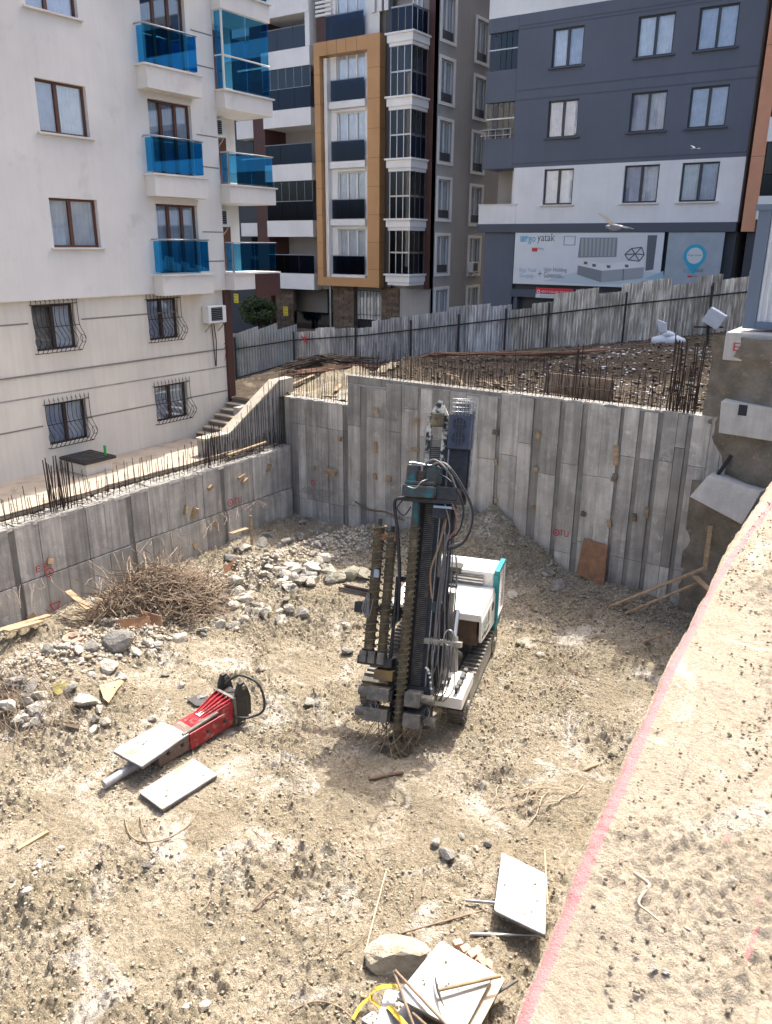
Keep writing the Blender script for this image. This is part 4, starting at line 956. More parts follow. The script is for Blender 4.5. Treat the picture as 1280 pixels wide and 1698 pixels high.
# left wall
T = thing('retaining_wall', 'low board marked concrete retaining wall along the left side of the pit, below the patio', 'wall', (XW, 12, ZF))
mb = MB(); mb.box((XW-.45, 0, -9.6), (XW-.05, YW+.15, -6.34)); mb.build('wall_core', m_concdark, T)
y = 0.; i = 0
while y < YW - .05:
    wd = random.choice([.62, .7, .78, .55]); y1_ = min(y + wd, YW); dk = (i % 6 == 4)
    if dk: y1_ = min(y + .16, YW)
    ztop = -6.33 + .05*mnoise.noise(Vector((y*.7, 0, 5)))
    for (a, b, off) in ((-9.4, -7.75, .05), (-7.73, ztop, 0.)):
        d = (-.05 if dk else random.uniform(-.012, .01)) + (off if not dk else off*.6)
        piece('formed_panel', me_pandark if dk else me_pan, T, (XW + d - .05, (y+y1_)/2, (a+b)/2), (0, 0, random.uniform(-.004, .004)), (.1, y1_-y-.014, b-a-.012))
    y = y1_; i += 1
mb = MB(); rr = random.Random(8); y = 0
while y < YW:
    l_ = rr.uniform(.06, .22); x_ = XW + rr.uniform(-.02, .02); h_ = rr.uniform(-.02, .05)
    mb.hexa([(x_-.45, y, -6.4), (x_, y, -6.4), (x_, y+l_, -6.4), (x_-.45, y+l_, -6.4), (x_-.45, y, -6.3+h_), (x_-.02, y, -6.31+rr.uniform(-.02, .02)), (x_-.02, y+l_, -6.31+rr.uniform(-.02, .02)), (x_-.45, y+l_, -6.28+h_)]); y += l_
mb.build('rough_top', m_conctop, T)
y = 6.5; k = 0
while y < 19.3:
    for x_ in (XW-.12, XW-.34):
        h_ = random.uniform(.55, .95)*(1. if 8 < y < 17 else .9)
        piece('rebar', me_rebar, T, (x_ + random.uniform(-.02, .02), y + random.uniform(-.04, .04), -6.4), (random.gauss(0, .05), random.gauss(0, .04), 0), (1, 1, h_))
    y += .17
for yc, nn, hh in ((10.95, 9, 1.45), (11.35, 7, 1.35), (16.1, 6, 1.1), (16.5, 4, 1.3)):
    for k in range(nn): piece('rebar', me_rebar, T, (XW-.15-.12*(k % 3), yc + .09*(k//2)-.1, -6.4), (random.gauss(0, .03), random.gauss(0, .04), 0), (1.7, 1.7, hh*random.uniform(.85, 1.05)))
for z_ in (-6.12,): 
    mb = MB(); mb.tube([(XW-.33, 7, z_), (XW-.34, 12, z_+.03), (XW-.33, 18, z_)], .009, 4); mb.build('tie_bar', m_rebar, T)
# mesh mat lying along the far end of the wall top
mb = MB()
for k in range(3): mb.tube([(XW-.1-.08*k, 16.6, -6.22), (XW-.1-.08*k, 19.4, -6.2)], .012, 4)
for k in range(40): mb.tube([(XW-.06, 16.7+k*.07, -6.21), (XW-.3, 16.7+k*.07, -6.2)], .008, 4, caps=False)
mb.build('mesh_mat', m_rebar, T)
mb = MB(); mb.bar((XW-.25, 16.9, -6.13), (XW-.22, 18.6, -6.05), .1, .06); single('timber_batten', mb, m_timber, 'long pale timber lying on the mesh at the far end of the left wall', 'timber')
for u, v, w_, h_ in ((322, 850, .14, .3), (308, 845, .1, .25), (356, 868, .1, .16), (348, 808, .16, .1), (400, 790, .3, .06), (405, 797, .26, .06), (82, 930, .14, .16), (322, 905, .14, .2), (50, 1022, .2, .1), (445, 775, .1, .25)):
    c = PX(u, v, XW+.03); piece('timber_stub', me_wood, T, c, (random.uniform(-.6, .6), random.uniform(-.3, .3), 0), (.14, w_, h_))
mb = MB(); rr = random.Random(2)
for y0, y1_, cnt in ((15.2, 19.0, 26), (12.6, 14.8, 10), (8.2, 10.6, 12)):
    for k in range(cnt):
        y = y0 + (y1_-y0)*k/cnt + rr.uniform(-.05, .05); L_ = rr.uniform(.4, .75); z_ = -7.72 + rr.uniform(-.05, .05)
        mb.tube([(XW, y, z_), (XW + L_*.6, y - rr.uniform(-.05, .3), z_ - rr.uniform(-.05, .15)), (XW + L_, y - rr.uniform(0, .6), z_ - rr.uniform(-.05, .35))], .0075, 4)
mb.build('kicker_bars', m_rebarlight, T)
def wtx(s, u, v, w_, h_, shear=.1):
    c = PX(u, v, XW+.07); text(s, m_spray, T, lambda x, y: Vector((XW+.07, c.y + x, c.z + y)), w_, h_, 'graffiti', shear)
wtx('TU', 388, 837, .34, .20); wtx('E.P', 60, 950, .34, .16)
for u, v in ((382, 834), (82, 949)):
    c = PX(u, v, XW+.07); mb = MB(); arcband(mb, lambda x, y: Vector((XW+.07, x, y)), c.y, c.z, .09, .12, n=14); arcband(mb, lambda x, y: Vector((XW+.07, x, y)), c.y, c.z, 0, .03, n=8); mb.build('graffiti', m_spray, T)
c = PX(92, 1008, XW+.09); mb = MB()
tri = [(c.y-.14, c.z+.13), (c.y+.14, c.z+.13), (c.y, c.z-.14)]
for (a, b) in ((0, 1), (1, 2), (2, 0)): mb.bar((XW+.09, *tri[a]), (XW+.09, *tri[b]), .03, .006, (1, 0, 0))
mb.build('graffiti', m_spray, T)
# ================================================================== LAND BEHIND THE BACK WALL
fence = [(-31, 24, -6.0, -3.6), (-24.65, 25, -5.85, -3.53), (-22.33, 26, -4.95, -3.3), (-19.2, 27, -4.65, -2.95), (-13.5, 28.3, -3.85, -2.05), (-9.1, 29, -3.25, -1.3), (-5.5, 30, -2.7, -.82), (2, 31.5, -2.2, -.3)]
fx = [p_[0] for p_ in fence]
def back_z(x, y):
    fy = np.interp(x, fx, [p_[1] for p_ in fence]); fz = np.interp(x, fx, [p_[2] for p_ in fence])
    z0 = np.interp(x, [-22, -18.6, -17.4, -14.7, -14.5, -3.4, -2.6, 3], [-5.2, -5.0, -4.75, -4.75, -3.85, -3.85, -3.2, -2.7])
    t = np.clip((y - 19.9)/(fy - 19.9), 0, 1.4)
    z = z0 + (fz - z0)*t
    z = z + .45*np.exp(-(((x+15.6)/1.8)**2 + ((y-22.2)/1.1)**2)) - .25*np.exp(-(((x+12)/2.5)**2 + ((y-21.3)/.9)**2)) + .35*np.exp(-(((x+7)/2.2)**2 + ((y-24.5)/1.6)**2)) + .5*np.exp(-(((x+19.6)/1.4)**2 + ((y-24.5)/1.0)**2))
    tt = np.clip(t*4, 0, 1)*np.clip((1.05-t)*4, .3, 1)
    return z + tt*(.22*fbm(x, y, .9, 4) + .12*np.abs(fbm(x, y, 5, 4, .6)))
GX, GY = np.meshgrid(np.arange(-24, 3, .06), np.arange(19.85, 31.5, .06))
m_rubblesoil = bpy.data.materials.new('rubble soil in shade tone'); m_rubblesoil.use_nodes = True
soil(m_rubblesoil, (.13, .10, .072), (.09, .07, .052), (.04, .033, .026), (.20, .165, .12), s=1.3, bd=.05)  # brown rubble earth, darkened further to carry the shade lying there
structure(grid_mesh('rubble_ground', GX, GY, back_z(GX, GY), m_rubblesoil))
def bz(x, y): return float(back_z(np.array([x]), np.array([y]))[0])
GX, GY = np.meshgrid(np.arange(-60, 40, 2.), np.concatenate([np.arange(31.3, 61, 1.5), [61]]))
structure(grid_mesh('street', GX, GY, np.interp(GX, [-40, -24, -14, -5, 10], [-5.6, -5.1, -4.1, -3.5, -3.2]), m_asphalt))
mb = MB(); mb.poly([(-60, 19.9, -6.3), (-20.0, 19.9, -6.3), (-20.0, 31.5, -6.0), (-60, 31.5, -6.0)]); structure(mb.build('yard_ground', m_rubblesoil))
mb = MB(); mb.box((-40, 19.92, -9.6), (10, 20.4, -6.3)); structure(mb.build('earth_bank', m_brownearth))
# outer terrain
mb = MB(); mb.box((-69, -64, -9.9), (49, 61, -9.7)); structure(mb.build('terrain', m_brownearth))
mb = MB(); mb.box((-60, 1.9, -9.6), (-17.4, 2.2, -6.3)); mb.box((-60, -60, -9.6), (-17.4, 2.0, -6.3)); structure(mb.build('neighbour_ground', m_brownearth))
# ------------------------------------------------------------------ corrugated sheet fence
T = thing('corrugated_fence', 'long battered corrugated metal sheet fence on dark posts between the rubble and the street', 'fence', (-13, 28, -4.5))
def sheet(x0, y0, x1, y1, zb0, zb1, h_, m, par, lean=0., nrib=7):
    mb = MB(); N = nrib*4; rn0 = random.Random(x0*3); d = Vector((x1-x0, y1-y0, 0)); nrm = Vector((d.y, -d.x, 0)).normalized(); vs = []
    rn = random.Random(x0)
    for i in range(N+1):
        t = i/N; off = .035 if (i % 4) in (0, 1) else -.035
        p0 = Vector((x0, y0, zb0 + (zb1-zb0)*t)) + d*t + nrm*off
        jag = rn.uniform(-.015, .015)
        for f_ in (0, .5, 1.): vs.append(p0 + Vector((0, 0, (h_+jag)*f_)) + nrm*lean*(f_-.5) + nrm*(.03*mnoise.noise(Vector((x0+t, f_*2, 0)))))
    mb.add(vs, [(3*i+j, 3*i+3+j, 3*i+4+j, 3*i+1+j) for i in range(N) for j in range(2)])
    return mb.build('sheet', m, par)
def fpt(x): return np.interp(x, fx, [p_[1] for p_ in fence]), np.interp(x, fx, [p_[2] for p_ in fence]), np.interp(x, fx, [p_[3] for p_ in fence])
x = -30.0; i = 0; rr = random.Random(11)
while x < 1.5:
    w_ = .86; x1_ = x + w_*.93; y0, b0_, t0_ = fpt(x); y1_, b1_, t1_ = fpt(x1_)
    m_ = m_zincblue if x < -22.2 else m_zinc if x < -14.2 else m_plank
    j_ = rr.uniform(-.13, .13); gap = -13.6 < x < -12.6
    if -13.5 < x < -11.9: j_ -= .22
    if -22.2 < x < -19.4: j_ -= .12
    sheet(x, y0, x1_, y1_, b0_-.25 , b1_-.25, (t0_+t1_)/2 - (b0_+b1_)/2 + .25 + j_, m_, T, rr.uniform(-.06, .06))
    x += w_*.91 + .005; i += 1
for x in (-24.6, -22.2, -19.6, -17.3, -15.4, -13.6, -12.0, -9.3, -6.6, -4.0):
    y0, b0_, t0_ = fpt(x); hh = t0_ - b0_
    mb = MB(); mb.box((x-.028, y0-.15, b0_-.2), (x+.028, y0-.09, b0_+hh*.9)); mb.build('post', m_fencepost, T)
for a, b in zip(fence[1:-1], fence[2:]):
    for f_ in (.68,):
        mb = MB(); mb.bar((a[0], a[1]-.08, a[2]+(a[3]-a[2])*f_), (b[0], b[1]-.08, b[2]+(b[3]-b[2])*f_), .04, .05); mb.build('rail', m_fencepost, T)
a, b = fence[1], fence[2]; mb = MB(); mb.bar((a[0], a[1]-.08, a[2]+.35), (b[0], b[1]-.08, b[2]+.2), .04, .05); mb.build('rail', m_fencepost, T)
mb = MB(); x = -21.7; y0, b0_, t0_ = fpt(x)
for k in range(5): mb.poly([Vector((x + random.uniform(-.2, .2), y0-.12-.002*k, b0_+1.1+random.uniform(-.15, .15))) + Vector((random.uniform(-.14, .14), 0, random.uniform(-.1, .1))) for _ in range(3)])
mb.build('paint_splash', m_spray, T)
# things lying on the rubble behind the wall
mb = MB(); rr = random.Random(1)
for k in range(42):
    a = Vector((-20.5 + rr.uniform(-.4, .6), 23.5 + rr.uniform(-.3, .4), 0)); b = Vector((-17.6 + rr.uniform(-.5, .5), 24.4 + rr.uniform(-.7, .7), 0)); a.z = bz(a.x, a.y)+.12+rr.uniform(0, .25); b.z = bz(b.x, b.y)+.15+rr.uniform(0, .3)
    mb.tube([a, (a+b)/2 + Vector((0, 0, .22)), b], .013, 4, caps=False)
single('rebar_bundle', mb, m_rebar, 'heap of rusty reinforcing bars fanned out below the bluish fence sheets', 'steel bars', kind=None)
mb = MB()
for k in range(16):
    a = Vector((-19.5 + rr.uniform(-.6, .4), 23.0 + rr.uniform(-.3, .3), 0)); b = Vector((-8.5 + rr.uniform(-1.5, 1), 24.9 + rr.uniform(-.3, .3), 0)); pts = []
    for j in range(9):
        p_ = a.lerp(b, j/8); p_.z = bz(p_.x, p_.y) + .12 + .05*rr.random() + .25*math.sin(PI*j/8)*.5; pts.append(p_)
    mb.tube(pts, .016, 4, caps=False)
single('long_rebar_bundle', mb, mat('orange rust bar', (.22, .12, .075), (.14, .08, .055), .8, .2, scale=6), 'long rusty bars lying across the whole rubble ground behind the back wall', 'steel bars')
def plank_b(u, v, u1, v1, y, y1, w_, t_, m, label, nm='plank', cat='plank', up=.04, group=None):
    a = PY(u, v, y); b = PY(u1, v1, y1); mb = MB(); mb.bar(a, b, w_, t_); single(nm, mb, m, label, cat, group)
for k, (u, v, u1, v1, y, y1) in enumerate(((500, 655, 560, 657, 20.3, 20.3), (488, 646, 575, 628, 20.8, 21.6), (520, 636, 548, 655, 22, 20.4), (505, 638, 540, 657, 21.6, 20.4), (478, 640, 520, 622, 20.8, 22.4), (556, 648, 578, 622, 20.4, 22.))):
    plank_b(u, v, u1, v1, y, y1, .14, .03, m_timber, 'sunlit pale timber lying on the sandy patch above the left part of the back wall', group='timbers on the sandy patch')
for k in range(9):
    u, v = 740 + rr.uniform(0, 80), 615 + rr.uniform(0, 28); plank_b(u, v, u + rr.uniform(-20, 75), v + rr.uniform(5, 22), 21.2, 20.3, .09, .03, m_timberold, 'old grey brown plank in the jumble above the middle of the back wall', group='planks jumbled above the back wall')
# sandy sunlit patch material: its own small mound
GX, GY = np.meshgrid(np.arange(-18.2, -14.2, .05), np.arange(20.0, 22.9, .05))
ed = np.clip(1 - ((GX+16.1)/2.0)**2 - ((GY-21.3)/1.5)**2 + .8*fbm(GX, GY, 1.2, 3), -.3, .5)
structure(grid_mesh('sand_mound', GX, GY, back_z(GX, GY) + ed*.22 + .03*fbm(GX, GY, 6, 3), m_soil))
mb = MB(); c = PY(1097, 566, 28.2)
for dx, dz, r_ in ((0, 0, .30), (.42, .03, .29), (.2, .22, .2)):
    pts = []; bm = bmesh.new(); bmesh.ops.create_icosphere(bm, subdivisions=2, radius=1)
    for v_ in bm.verts: 
        k_ = 1 + .22*mnoise.noise(v_.co*2 + Vector((dx*9, 0, 0))); pts.append(Vector((c.x + dx + v_.co.x*r_*k_*1.2, c.y + v_.co.y*r_*k_*.7, c.z + dz + v_.co.z*r_*.75*k_)))
    mb.add(pts, [tuple(v_.index for v_ in f_.verts) for f_ in bm.faces], True); bm.free()
mb.prism([c + Vector((-.1, -.1, .3)), c + Vector((.15, -.1, .35)), c + Vector((.1, -.1, .62)), c + Vector((-.2, -.1, .72))], (0, .1, 0))
single('sacks', mb, m_sack, 'pair of plump white sacks by the right part of the fence', 'sacks')
c = PY(1185, 528, 27.5); M_ = Matrix.Translation(c) @ Matrix.Rotation(R(28), 4, 'Y'); mb = MB(M_); mb.box((-.28, -.15, -.25), (.28, .15, .25)); mb.M = None
t = thing('white_crate', 'tilted white box propped on a stick before the right end of the fence', 'box', c); mb.build('box', m_sack, t, bevel=.02)
mb = MB(); mb.bar(c + Vector((-.12, 0, -1.0)), c + Vector((-.2, 0, 1.0)), .07, .07); mb.bar(c + Vector((-.6, 0, -.3)), c + Vector((.3, 0, -.26)), .05, .05); mb.build('stick', m_fencepost, t)
mb = MB(); a = PY(900, 650, 20.3); b = PY(1015, 665, 20.3); mb.slab([a, b, b + Vector((0, .0, .55)), a + Vector((0, .2, .5))], (0, -1, 0), .05); single('rusty_form_panel', mb, m_timberold, 'long rusty brown form panel standing behind the starter bars', 'panel')
# ------------------------------------------------------------------ right end: footings, earth bank, cabin
T = thing('site_cabin', 'white site cabin with blue grey corner frame resting on a concrete block', 'cabin', (-2.5, 19.8, -1.75))
zt_ = PY(1250, 357, 19.8).z; 
mb = MB(); mb.box((-3.55, 19.88, -1.62), (2.4, 25.8, zt_)); mb.build('body', m_cabin, T)
mb = MB()
for k in range(46): mb.box((-3.4+k*.13, 19.845, -1.6), (-3.4+k*.13+.06, 19.879, zt_-.1))
mb.build('wall_ribs', m_cabin, T)
mb = MB(); mb.box((-3.68, 19.8, -1.74), (-3.42, 20.0, zt_+.1)); mb.build('corner_post', m_cabinframe, T)
mb = MB(); mb.box((-3.415, 19.8, -1.74), (2.5, 19.87, -1.58)); mb.build('bottom_rail', m_cabinframe, T)
mb = MB(); mb.box((-3.75, 19.75, zt_+.101), (2.5, 26, zt_+.22)); mb.build('roof', m_cabinframe, T)
mb = MB(); mb.box((-3.92, 19.35, -2.42), (2.5, 26, -1.80)); t = thing('footing_block', 'pale concrete footing with faint red marks under the cabin', 'concrete block', (-3.4, 19.4, -2.42)); mb.build('block', m_footing, t, bevel=.03)
text('EPL', m_spray, t, lambda x, y: Vector((-3.72 + x, 19.34, -2.2 + y)), .5, .18, 'graffiti', .3)
mb = MB(); mb.hexa([(-3.72, 19.05, -4.02), (2.5, 18.6, -4.15), (2.5, 19.9, -4.15), (-3.72, 19.9, -4.02), (-3.76, 19.05, -3.3), (2.5, 18.6, -3.5), (2.5, 19.9, -3.5), (-3.76, 19.9, -3.3)])
t = thing('footing_block', 'grey concrete footing with a square dark hole, between two earth layers at the right', 'concrete block', (-3.4, 19.1, -4.02)); mb.build('block', m_footing, t, bevel=.02)
mb = MB(); c = PY(1232, 680, 19.03); mb.box((c.x-.09, 19.0, c.z-.12), (c.x+.09, 19.06, c.z+.12)); mb.build('hole', m_dark, t)
# earth bank between the blocks and below
N1, N2 = 46, 150
A = np.linspace(-4.25, 1.2, 90); Zs = np.linspace(-9.2, -1.9, 120); GA, GZ = np.meshgrid(A, Zs)
cutx = np.interp(GZ, [-9.2, -7.6, -6.4, -5.4, -4.1, -3.3, -2.4], [-3.2, -3.2, -3.25, -3.45, -3.75, -3.9, -4.3])
yy = 19.45 - .35*np.clip(GA - cutx, 0, 1.2) + .22*fbm(GA*1., GZ*1., 1.3, 4) + .5*np.clip(cutx - GA, 0, 2) + .25*np.clip((GZ+3.4)*1., 0, .8)
yy = np.where((GZ > -3.35) & (GZ < -2.35), yy + .1, yy); yy = np.where((GZ < -5.3), yy - .45, yy)
me = grid_mesh('earth_bank', GA, yy, GZ, m_brownearth); structure(me)
# loose chunk of footing and a leaning bar
mb = MB(); a = PY(1165, 815, 19.0); M_ = Matrix.Translation(PY(1208, 820, 18.95)) @ Matrix.Rotation(R(14), 4, 'Y') @ Matrix.Rotation(R(-8), 4, 'X'); mb.M = M_
mb.hexa([(-.72, -.3, -.33), (.55, -.35, -.45), (.75, .4, -.4), (-.6, .5, -.3), (-.55, -.28, .25), (.62, -.35, .38), (.7, .4, .42), (-.55, .5, .3)]); mb.M = None
single('concrete_chunk', mb, m_footing, 'big grey block of broken footing jutting from the right corner of the back wall', 'concrete chunk')
mb = MB(); mb.bar(PY(1178, 805, 19.2), PY(1213, 755, 19.35), .07, .07); single('steel_bar', mb, m_fencepost, 'short dark bar slanting above the broken footing block', 'bar')
for (u, v, u1, v1, y0, y1_, w_, lab) in ((1010, 1007, 1168, 942, 16.7, 18.7, .12, 'long pale plank leaning up into the right back corner of the pit'), (1037, 1018, 1160, 965, 16.6, 18.5, .08, 'thinner plank crossing below the long pale plank in the right corner'), (1178, 872, 1168, 945, 18.9, 18.8, .1, 'upright timber post standing in the right back corner of the pit'), (1152, 955, 1178, 980, 18.6, 18.0, .14, 'short plank end lying at the foot of the corner post'), (1068, 1068, 1110, 1048, 15.9, 16.6, .06, 'short stick on the shaded floor near the red marked edge')):
    a = GP(u, v, .06) if v > 985 else PY(u, v, y0); b = PY(u1, v1, y1_); mb = MB(); mb.bar(a, b, w_, .035); single('plank', mb, m_timber, lab, 'plank')
mb = MB(); mb.tube([PX(415, 855, -16.4), PX(418, 905, -16.3)], .045, 8); single('timber_post', mb, m_timber, 'round timber post standing in the left back corner of the pit', 'post')
for k, (u, v, u1, v1, x0, x1_, lab) in enumerate(((-5, 1046, 82, 1020, -16.2, -16.4, 'upper of two pale planks leaning from the left picture edge onto the wall'), (10, 1046, 68, 1030, -16.0, -16.2, 'lower of two pale planks leaning from the left picture edge onto the wall'), (112, 980, 148, 1010, -16.5, -15.6, 'broken plank leaning above the crossed boards left of the twig heap'), (166, 995, 138, 1038, -15.5, -15.6, 'broken plank crossing the other left of the twig heap'), (382, 885, 410, 876, -16.2, -16.2, 'short plank by the timber post in the left back corner'))):
    mb = MB(); mb.bar(PX(u, v, x0), PX(u1, v1, x1_), .16, .035); single('plank', mb, m_timber, lab, 'plank')
# ================================================================== NEAR LEDGE
ey = [-3, 1.0, 1.23, 2.05, 2.97, 4.03, 4.62, 6.12, 12]; ex = [-.45, -.475, -.49, -.58, -.66, -.72, -.765, -.80, -.82]
pl_y = [-3, 1.0, 2.0, 2.97, 3.9, 4.4, 5.0, 6.0, 8, 12]; pl_x = [-.425, -.45, -.548, -.632, -.69, -.70, -.70, -.70, -.72, -.72]
ys_ = [-1.0]
while ys_[-1] < 9: ys_.append(ys_[-1] + (.03 if ys_[-1] < .8 else .0065 + .0022*max(0, ys_[-1]-1)))
ys_ = np.array(ys_); ts = np.concatenate([np.linspace(0, .9, 130), np.linspace(.92, 3, 40)])
GT, GY = np.meshgrid(ts, ys_); E_ = np.interp(GY, ey, ex) + .010*fbm(GY, GY*0+3, 7, 4); GX = E_ + GT
cl = np.clip(fbm(GX+5, GY+2, 1.5, 3)*2.4 + .25 - .9*np.exp(-(GT/.22)**2), 0, 1)
GZ = -1.6 + .025*fbm(GX, GY, 1.6, 3) + .008*fbm(GX, GY, 9, 3) + cl*(.036*np.abs(fbm(GX, GY, 24, 5, .7)) + .048*np.clip(fbm(GX, GY, 11, 5, .62), 0, 1) + .012*np.clip(fbm(GX, GY, 45, 3, .7), 0, 1)) + .012*np.clip(fbm(GX+9, GY, 5, 4, .6), 0, 1) + .002*fbm(GX, GY, 70, 2)
GZ = GZ - .02*np.exp(-(GT/.012)**2)
pd_ = np.abs(GX - np.interp(GY, pl_y, pl_x)); mk = (1 - np.clip((pd_ - .006)/.024, 0, 1))*(.84 + .5*np.clip(fbm(GX, GY, 2.2, 3)+.2, -.3, .3))
for (u, v, L_) in ((1205, 1400, .05), (1257, 1500, .02), (1245, 1568, .09)):
    p_ = PZ(u, v, -1.6); mk = np.maximum(mk, .55*(1 - np.clip((np.hypot((GX-p_.x)/.012, (GY-p_.y-.25*(GX-p_.x))/L_) - .6)/.6, 0, 1)))
m_ledge = bpy.data.materials.new('sandy ledge with red line'); m_ledge.use_nodes = True
soil(m_ledge, (.48, .41, .315), (.39, .33, .245), (.25, .21, .155), (.52, .47, .39), s=2.6, mark=(.64, .25, .25), bd=.02)  # olive brown tone also paints shading onto the clumps
structure(grid_mesh('ledge_surface', GX, GY, GZ, m_ledge, mk))
vs = []; n_ = 80
mb = MB(); yl = np.linspace(-3, 9, n_+1)
for y in yl: e = float(np.interp(y, ey, ex)); vs += [(e+.004, y, -1.63), (e+.03, y, -9.4)]
mb.add(vs, [(2*i, 2*i+1, 2*i+3, 2*i+2) for i in range(n_)]); mb.box((-.4, -3, -9.4), (6, 8.98, -1.68)); mb.box((-.4, 8.98, -9.4), (6, 19.0, -4.2))
T = thing('retaining_wall', 'concrete pit wall under the near ledge with the red painted edge', 'wall', (-.5, 3, -9.4)); mb.build('wall_body', m_conc, T)
# ================================================================== DRILL RIG
O = Vector((-6.56, 13.22, ZF)); th = math.atan2(.276, .961)
RM = Matrix.Translation(O) @ Matrix.Rotation(th, 4, 'Z')      # x to the rig's side seen here, y rearwards, z up
RIG = thing('drilling_rig', 'crawler drilling rig with white hood, tall leaning mast, augers and a teal rotary head', 'drilling rig', (-7.1, 12.6, ZF))
def rb(name, m, par, *boxes, bevel=0, M_=RM, label=None):
    b = MB(M_)
    for a, c in boxes: b.box(a, c)
    return b.build(name, m, par, bevel=bevel, label=label)
m_frame = mat('dusty pale chassis', (.36, .34, .29), (.26, .24, .19), .8, scale=4, c3=(.18, .15, .1), c3at=(.58, .7))
# tracks
def track(x0, x1):
    r_ = .31; ya, yb = -1.15, 1.62; tr = rb('track', m_frame, RIG, ((x0+.05, ya, .12), (x1-.03, yb, .5)), bevel=.02)
    for yc, rr_ in ((ya, .25), (yb, .28)):
        b = MB(RM); b.tube([(x0+.04, yc, .33), (x1-.01, yc, .33)], rr_, 20, smooth=False); b.build('sprocket', m_dirtymetal, tr)
        b = MB(RM); b.tube([(x1-.01, yc, .33), (x1+.03, yc, .33)], .10, 12, smooth=False); b.build('hub', m_frame, tr)
    shoe = MB(); shoe.box((-.17, -.068, -.018), (.17, .068, .018)); shoe.box((-.17, -.05, .018), (.17, -.03, .045)); me = mesh_of(shoe, m_dirtymetal)
    per = []; Ls = yb - ya; tot = 2*Ls + 2*PI*r_; n_ = 44
    for k in range(n_):
        s_ = tot*k/n_
        if s_ < Ls: p_, a_ = (ya + s_, .33 + r_), 0
        elif s_ < Ls + PI*r_: q_ = (s_-Ls)/r_; p_, a_ = (yb + r_*math.sin(q_), .33 + r_*math.cos(q_)), -q_
        elif s_ < 2*Ls + PI*r_: p_, a_ = (yb - (s_-Ls-PI*r_), .33 - r_), PI
        else: q_ = (s_-2*Ls-PI*r_)/r_; p_, a_ = (ya - r_*math.sin(q_), .33 - r_*math.cos(q_)), PI - q_
        o = bpy.data.objects.new('track_shoe', me); COL.objects.link(o); o.parent = tr
        W_ = RM @ Matrix.Translation(((x0+x1)/2, p_[0], p_[1])) @ Matrix.Rotation(a_, 4, 'X')
        o.matrix_basis = Matrix.Translation(-ORIG[RIG]) @ W_
    return tr
track(-.33, .02); track(-2.1, -1.75)
rb('chassis', m_blackmetal, RIG, ((-1.74, -.6, .35), (-.34, 1.9, .75)), ((-1.5, .15, .75), (-.25, 1.9, 1.2)))
rb('engine_block', mat('brown engine cover', (.14, .09, .06), (.07, .05, .04), .8, scale=6), RIG, ((-.95, .12, .95), (-.12, .5, 1.5)))
# hoods
b = MB(RM); b.hexa([(-2.0, 0, 1.55), (0, 0, 1.55), (0, 1.5, 1.55), (-2.0, 1.5, 1.55), (-1.97, .02, 1.70), (-.03, .02, 1.70), (-.03, 1.5, 1.70), (-1.97, 1.5, 1.70)])
ho = b.build('hood', m_hood, RIG, bevel=.025)
b = MB(RM); b.prism([(-.05, 0.0, 1.56), (-.05, 0.03, 1.08), (-.05, .45, 1.0), (-.05, 1.5, .85), (-.05, 1.5, 1.56)], (.05, 0, 0)); b.build('side_panel', m_hood, ho)
b = MB(RM); b.prism([(-2.0, 0.0, 1.56), (-2.0, 0.03, 1.08), (-2.0, 1.5, .85), (-2.0, 1.5, 1.56)], (.05, 0, 0)); b.build('side_panel', m_hood, ho)
rb('hood_seam', m_dirtymetal, ho, ((-.92, .03, 1.7), (-.905, 1.49, 1.703)), ((-1.95, .25, 1.7), (-.04, .262, 1.702)))
rb('filler_recess', m_blackmetal, ho, ((-1.0, 1.2, 1.7), (-.8, 1.3, 1.706)))
for z_, l_ in ((1.12, .35), (1.05, .5)): rb('vent_slot', m_black, ho, ((0, .1 + (z_ < 1.1)*.3, z_+.02), (.004, .1 + (z_ < 1.1)*.3 + l_, z_+.07)))
rb('vent_slot', m_black, ho, ((0, .72, 1.2), (.004, .76, 1.48)), ((0, .82, 1.22), (.004, .85, 1.48)))
b = MB(RM); b.tube([(0, 1.22, 1.38), (.006, 1.22, 1.38)], .10, 14, smooth=False); b.build('fuel_cap', m_black, ho)
text('CASA', m_tealclean, ho, lambda x, y: RM @ Vector((.006, .10 + x, 1.24 + y)), .52, .22, 'lettering', .0)
b = MB(RM); b.hexa([(-2.0, 1.5, .9), (-.06, 1.5, .9), (-.06, 2.3, .9), (-2.0, 2.3, .9), (-2.0, 1.52, 2.03), (-.06, 1.52, 2.03), (-.06, 2.28, 2.03), (-2.0, 2.28, 2.03)])
up = b.build('upper_hood', m_hood, RIG, bevel=.03)
rb('louvre_recess', m_dirtymetal, up, ((-1.95, 1.46, 1.74), (-.28, 1.5, 1.93)))
for z_ in (1.78, 1.85): rb('louvre', m_hood, up, ((-1.95, 1.45, z_), (-.28, 1.47, z_+.03)))
rb('top_recess', m_printmid, up, ((-1.35, 1.75, 2.03), (-.85, 2.15, 2.036)))
rb('exhaust_box', m_blackmetal, up, ((-1.2, 1.38, 1.72), (-.95, 1.62, 2.0)), ((-1.3, 1.40, 1.98), (-.78, 1.68, 2.1)), bevel=.01)
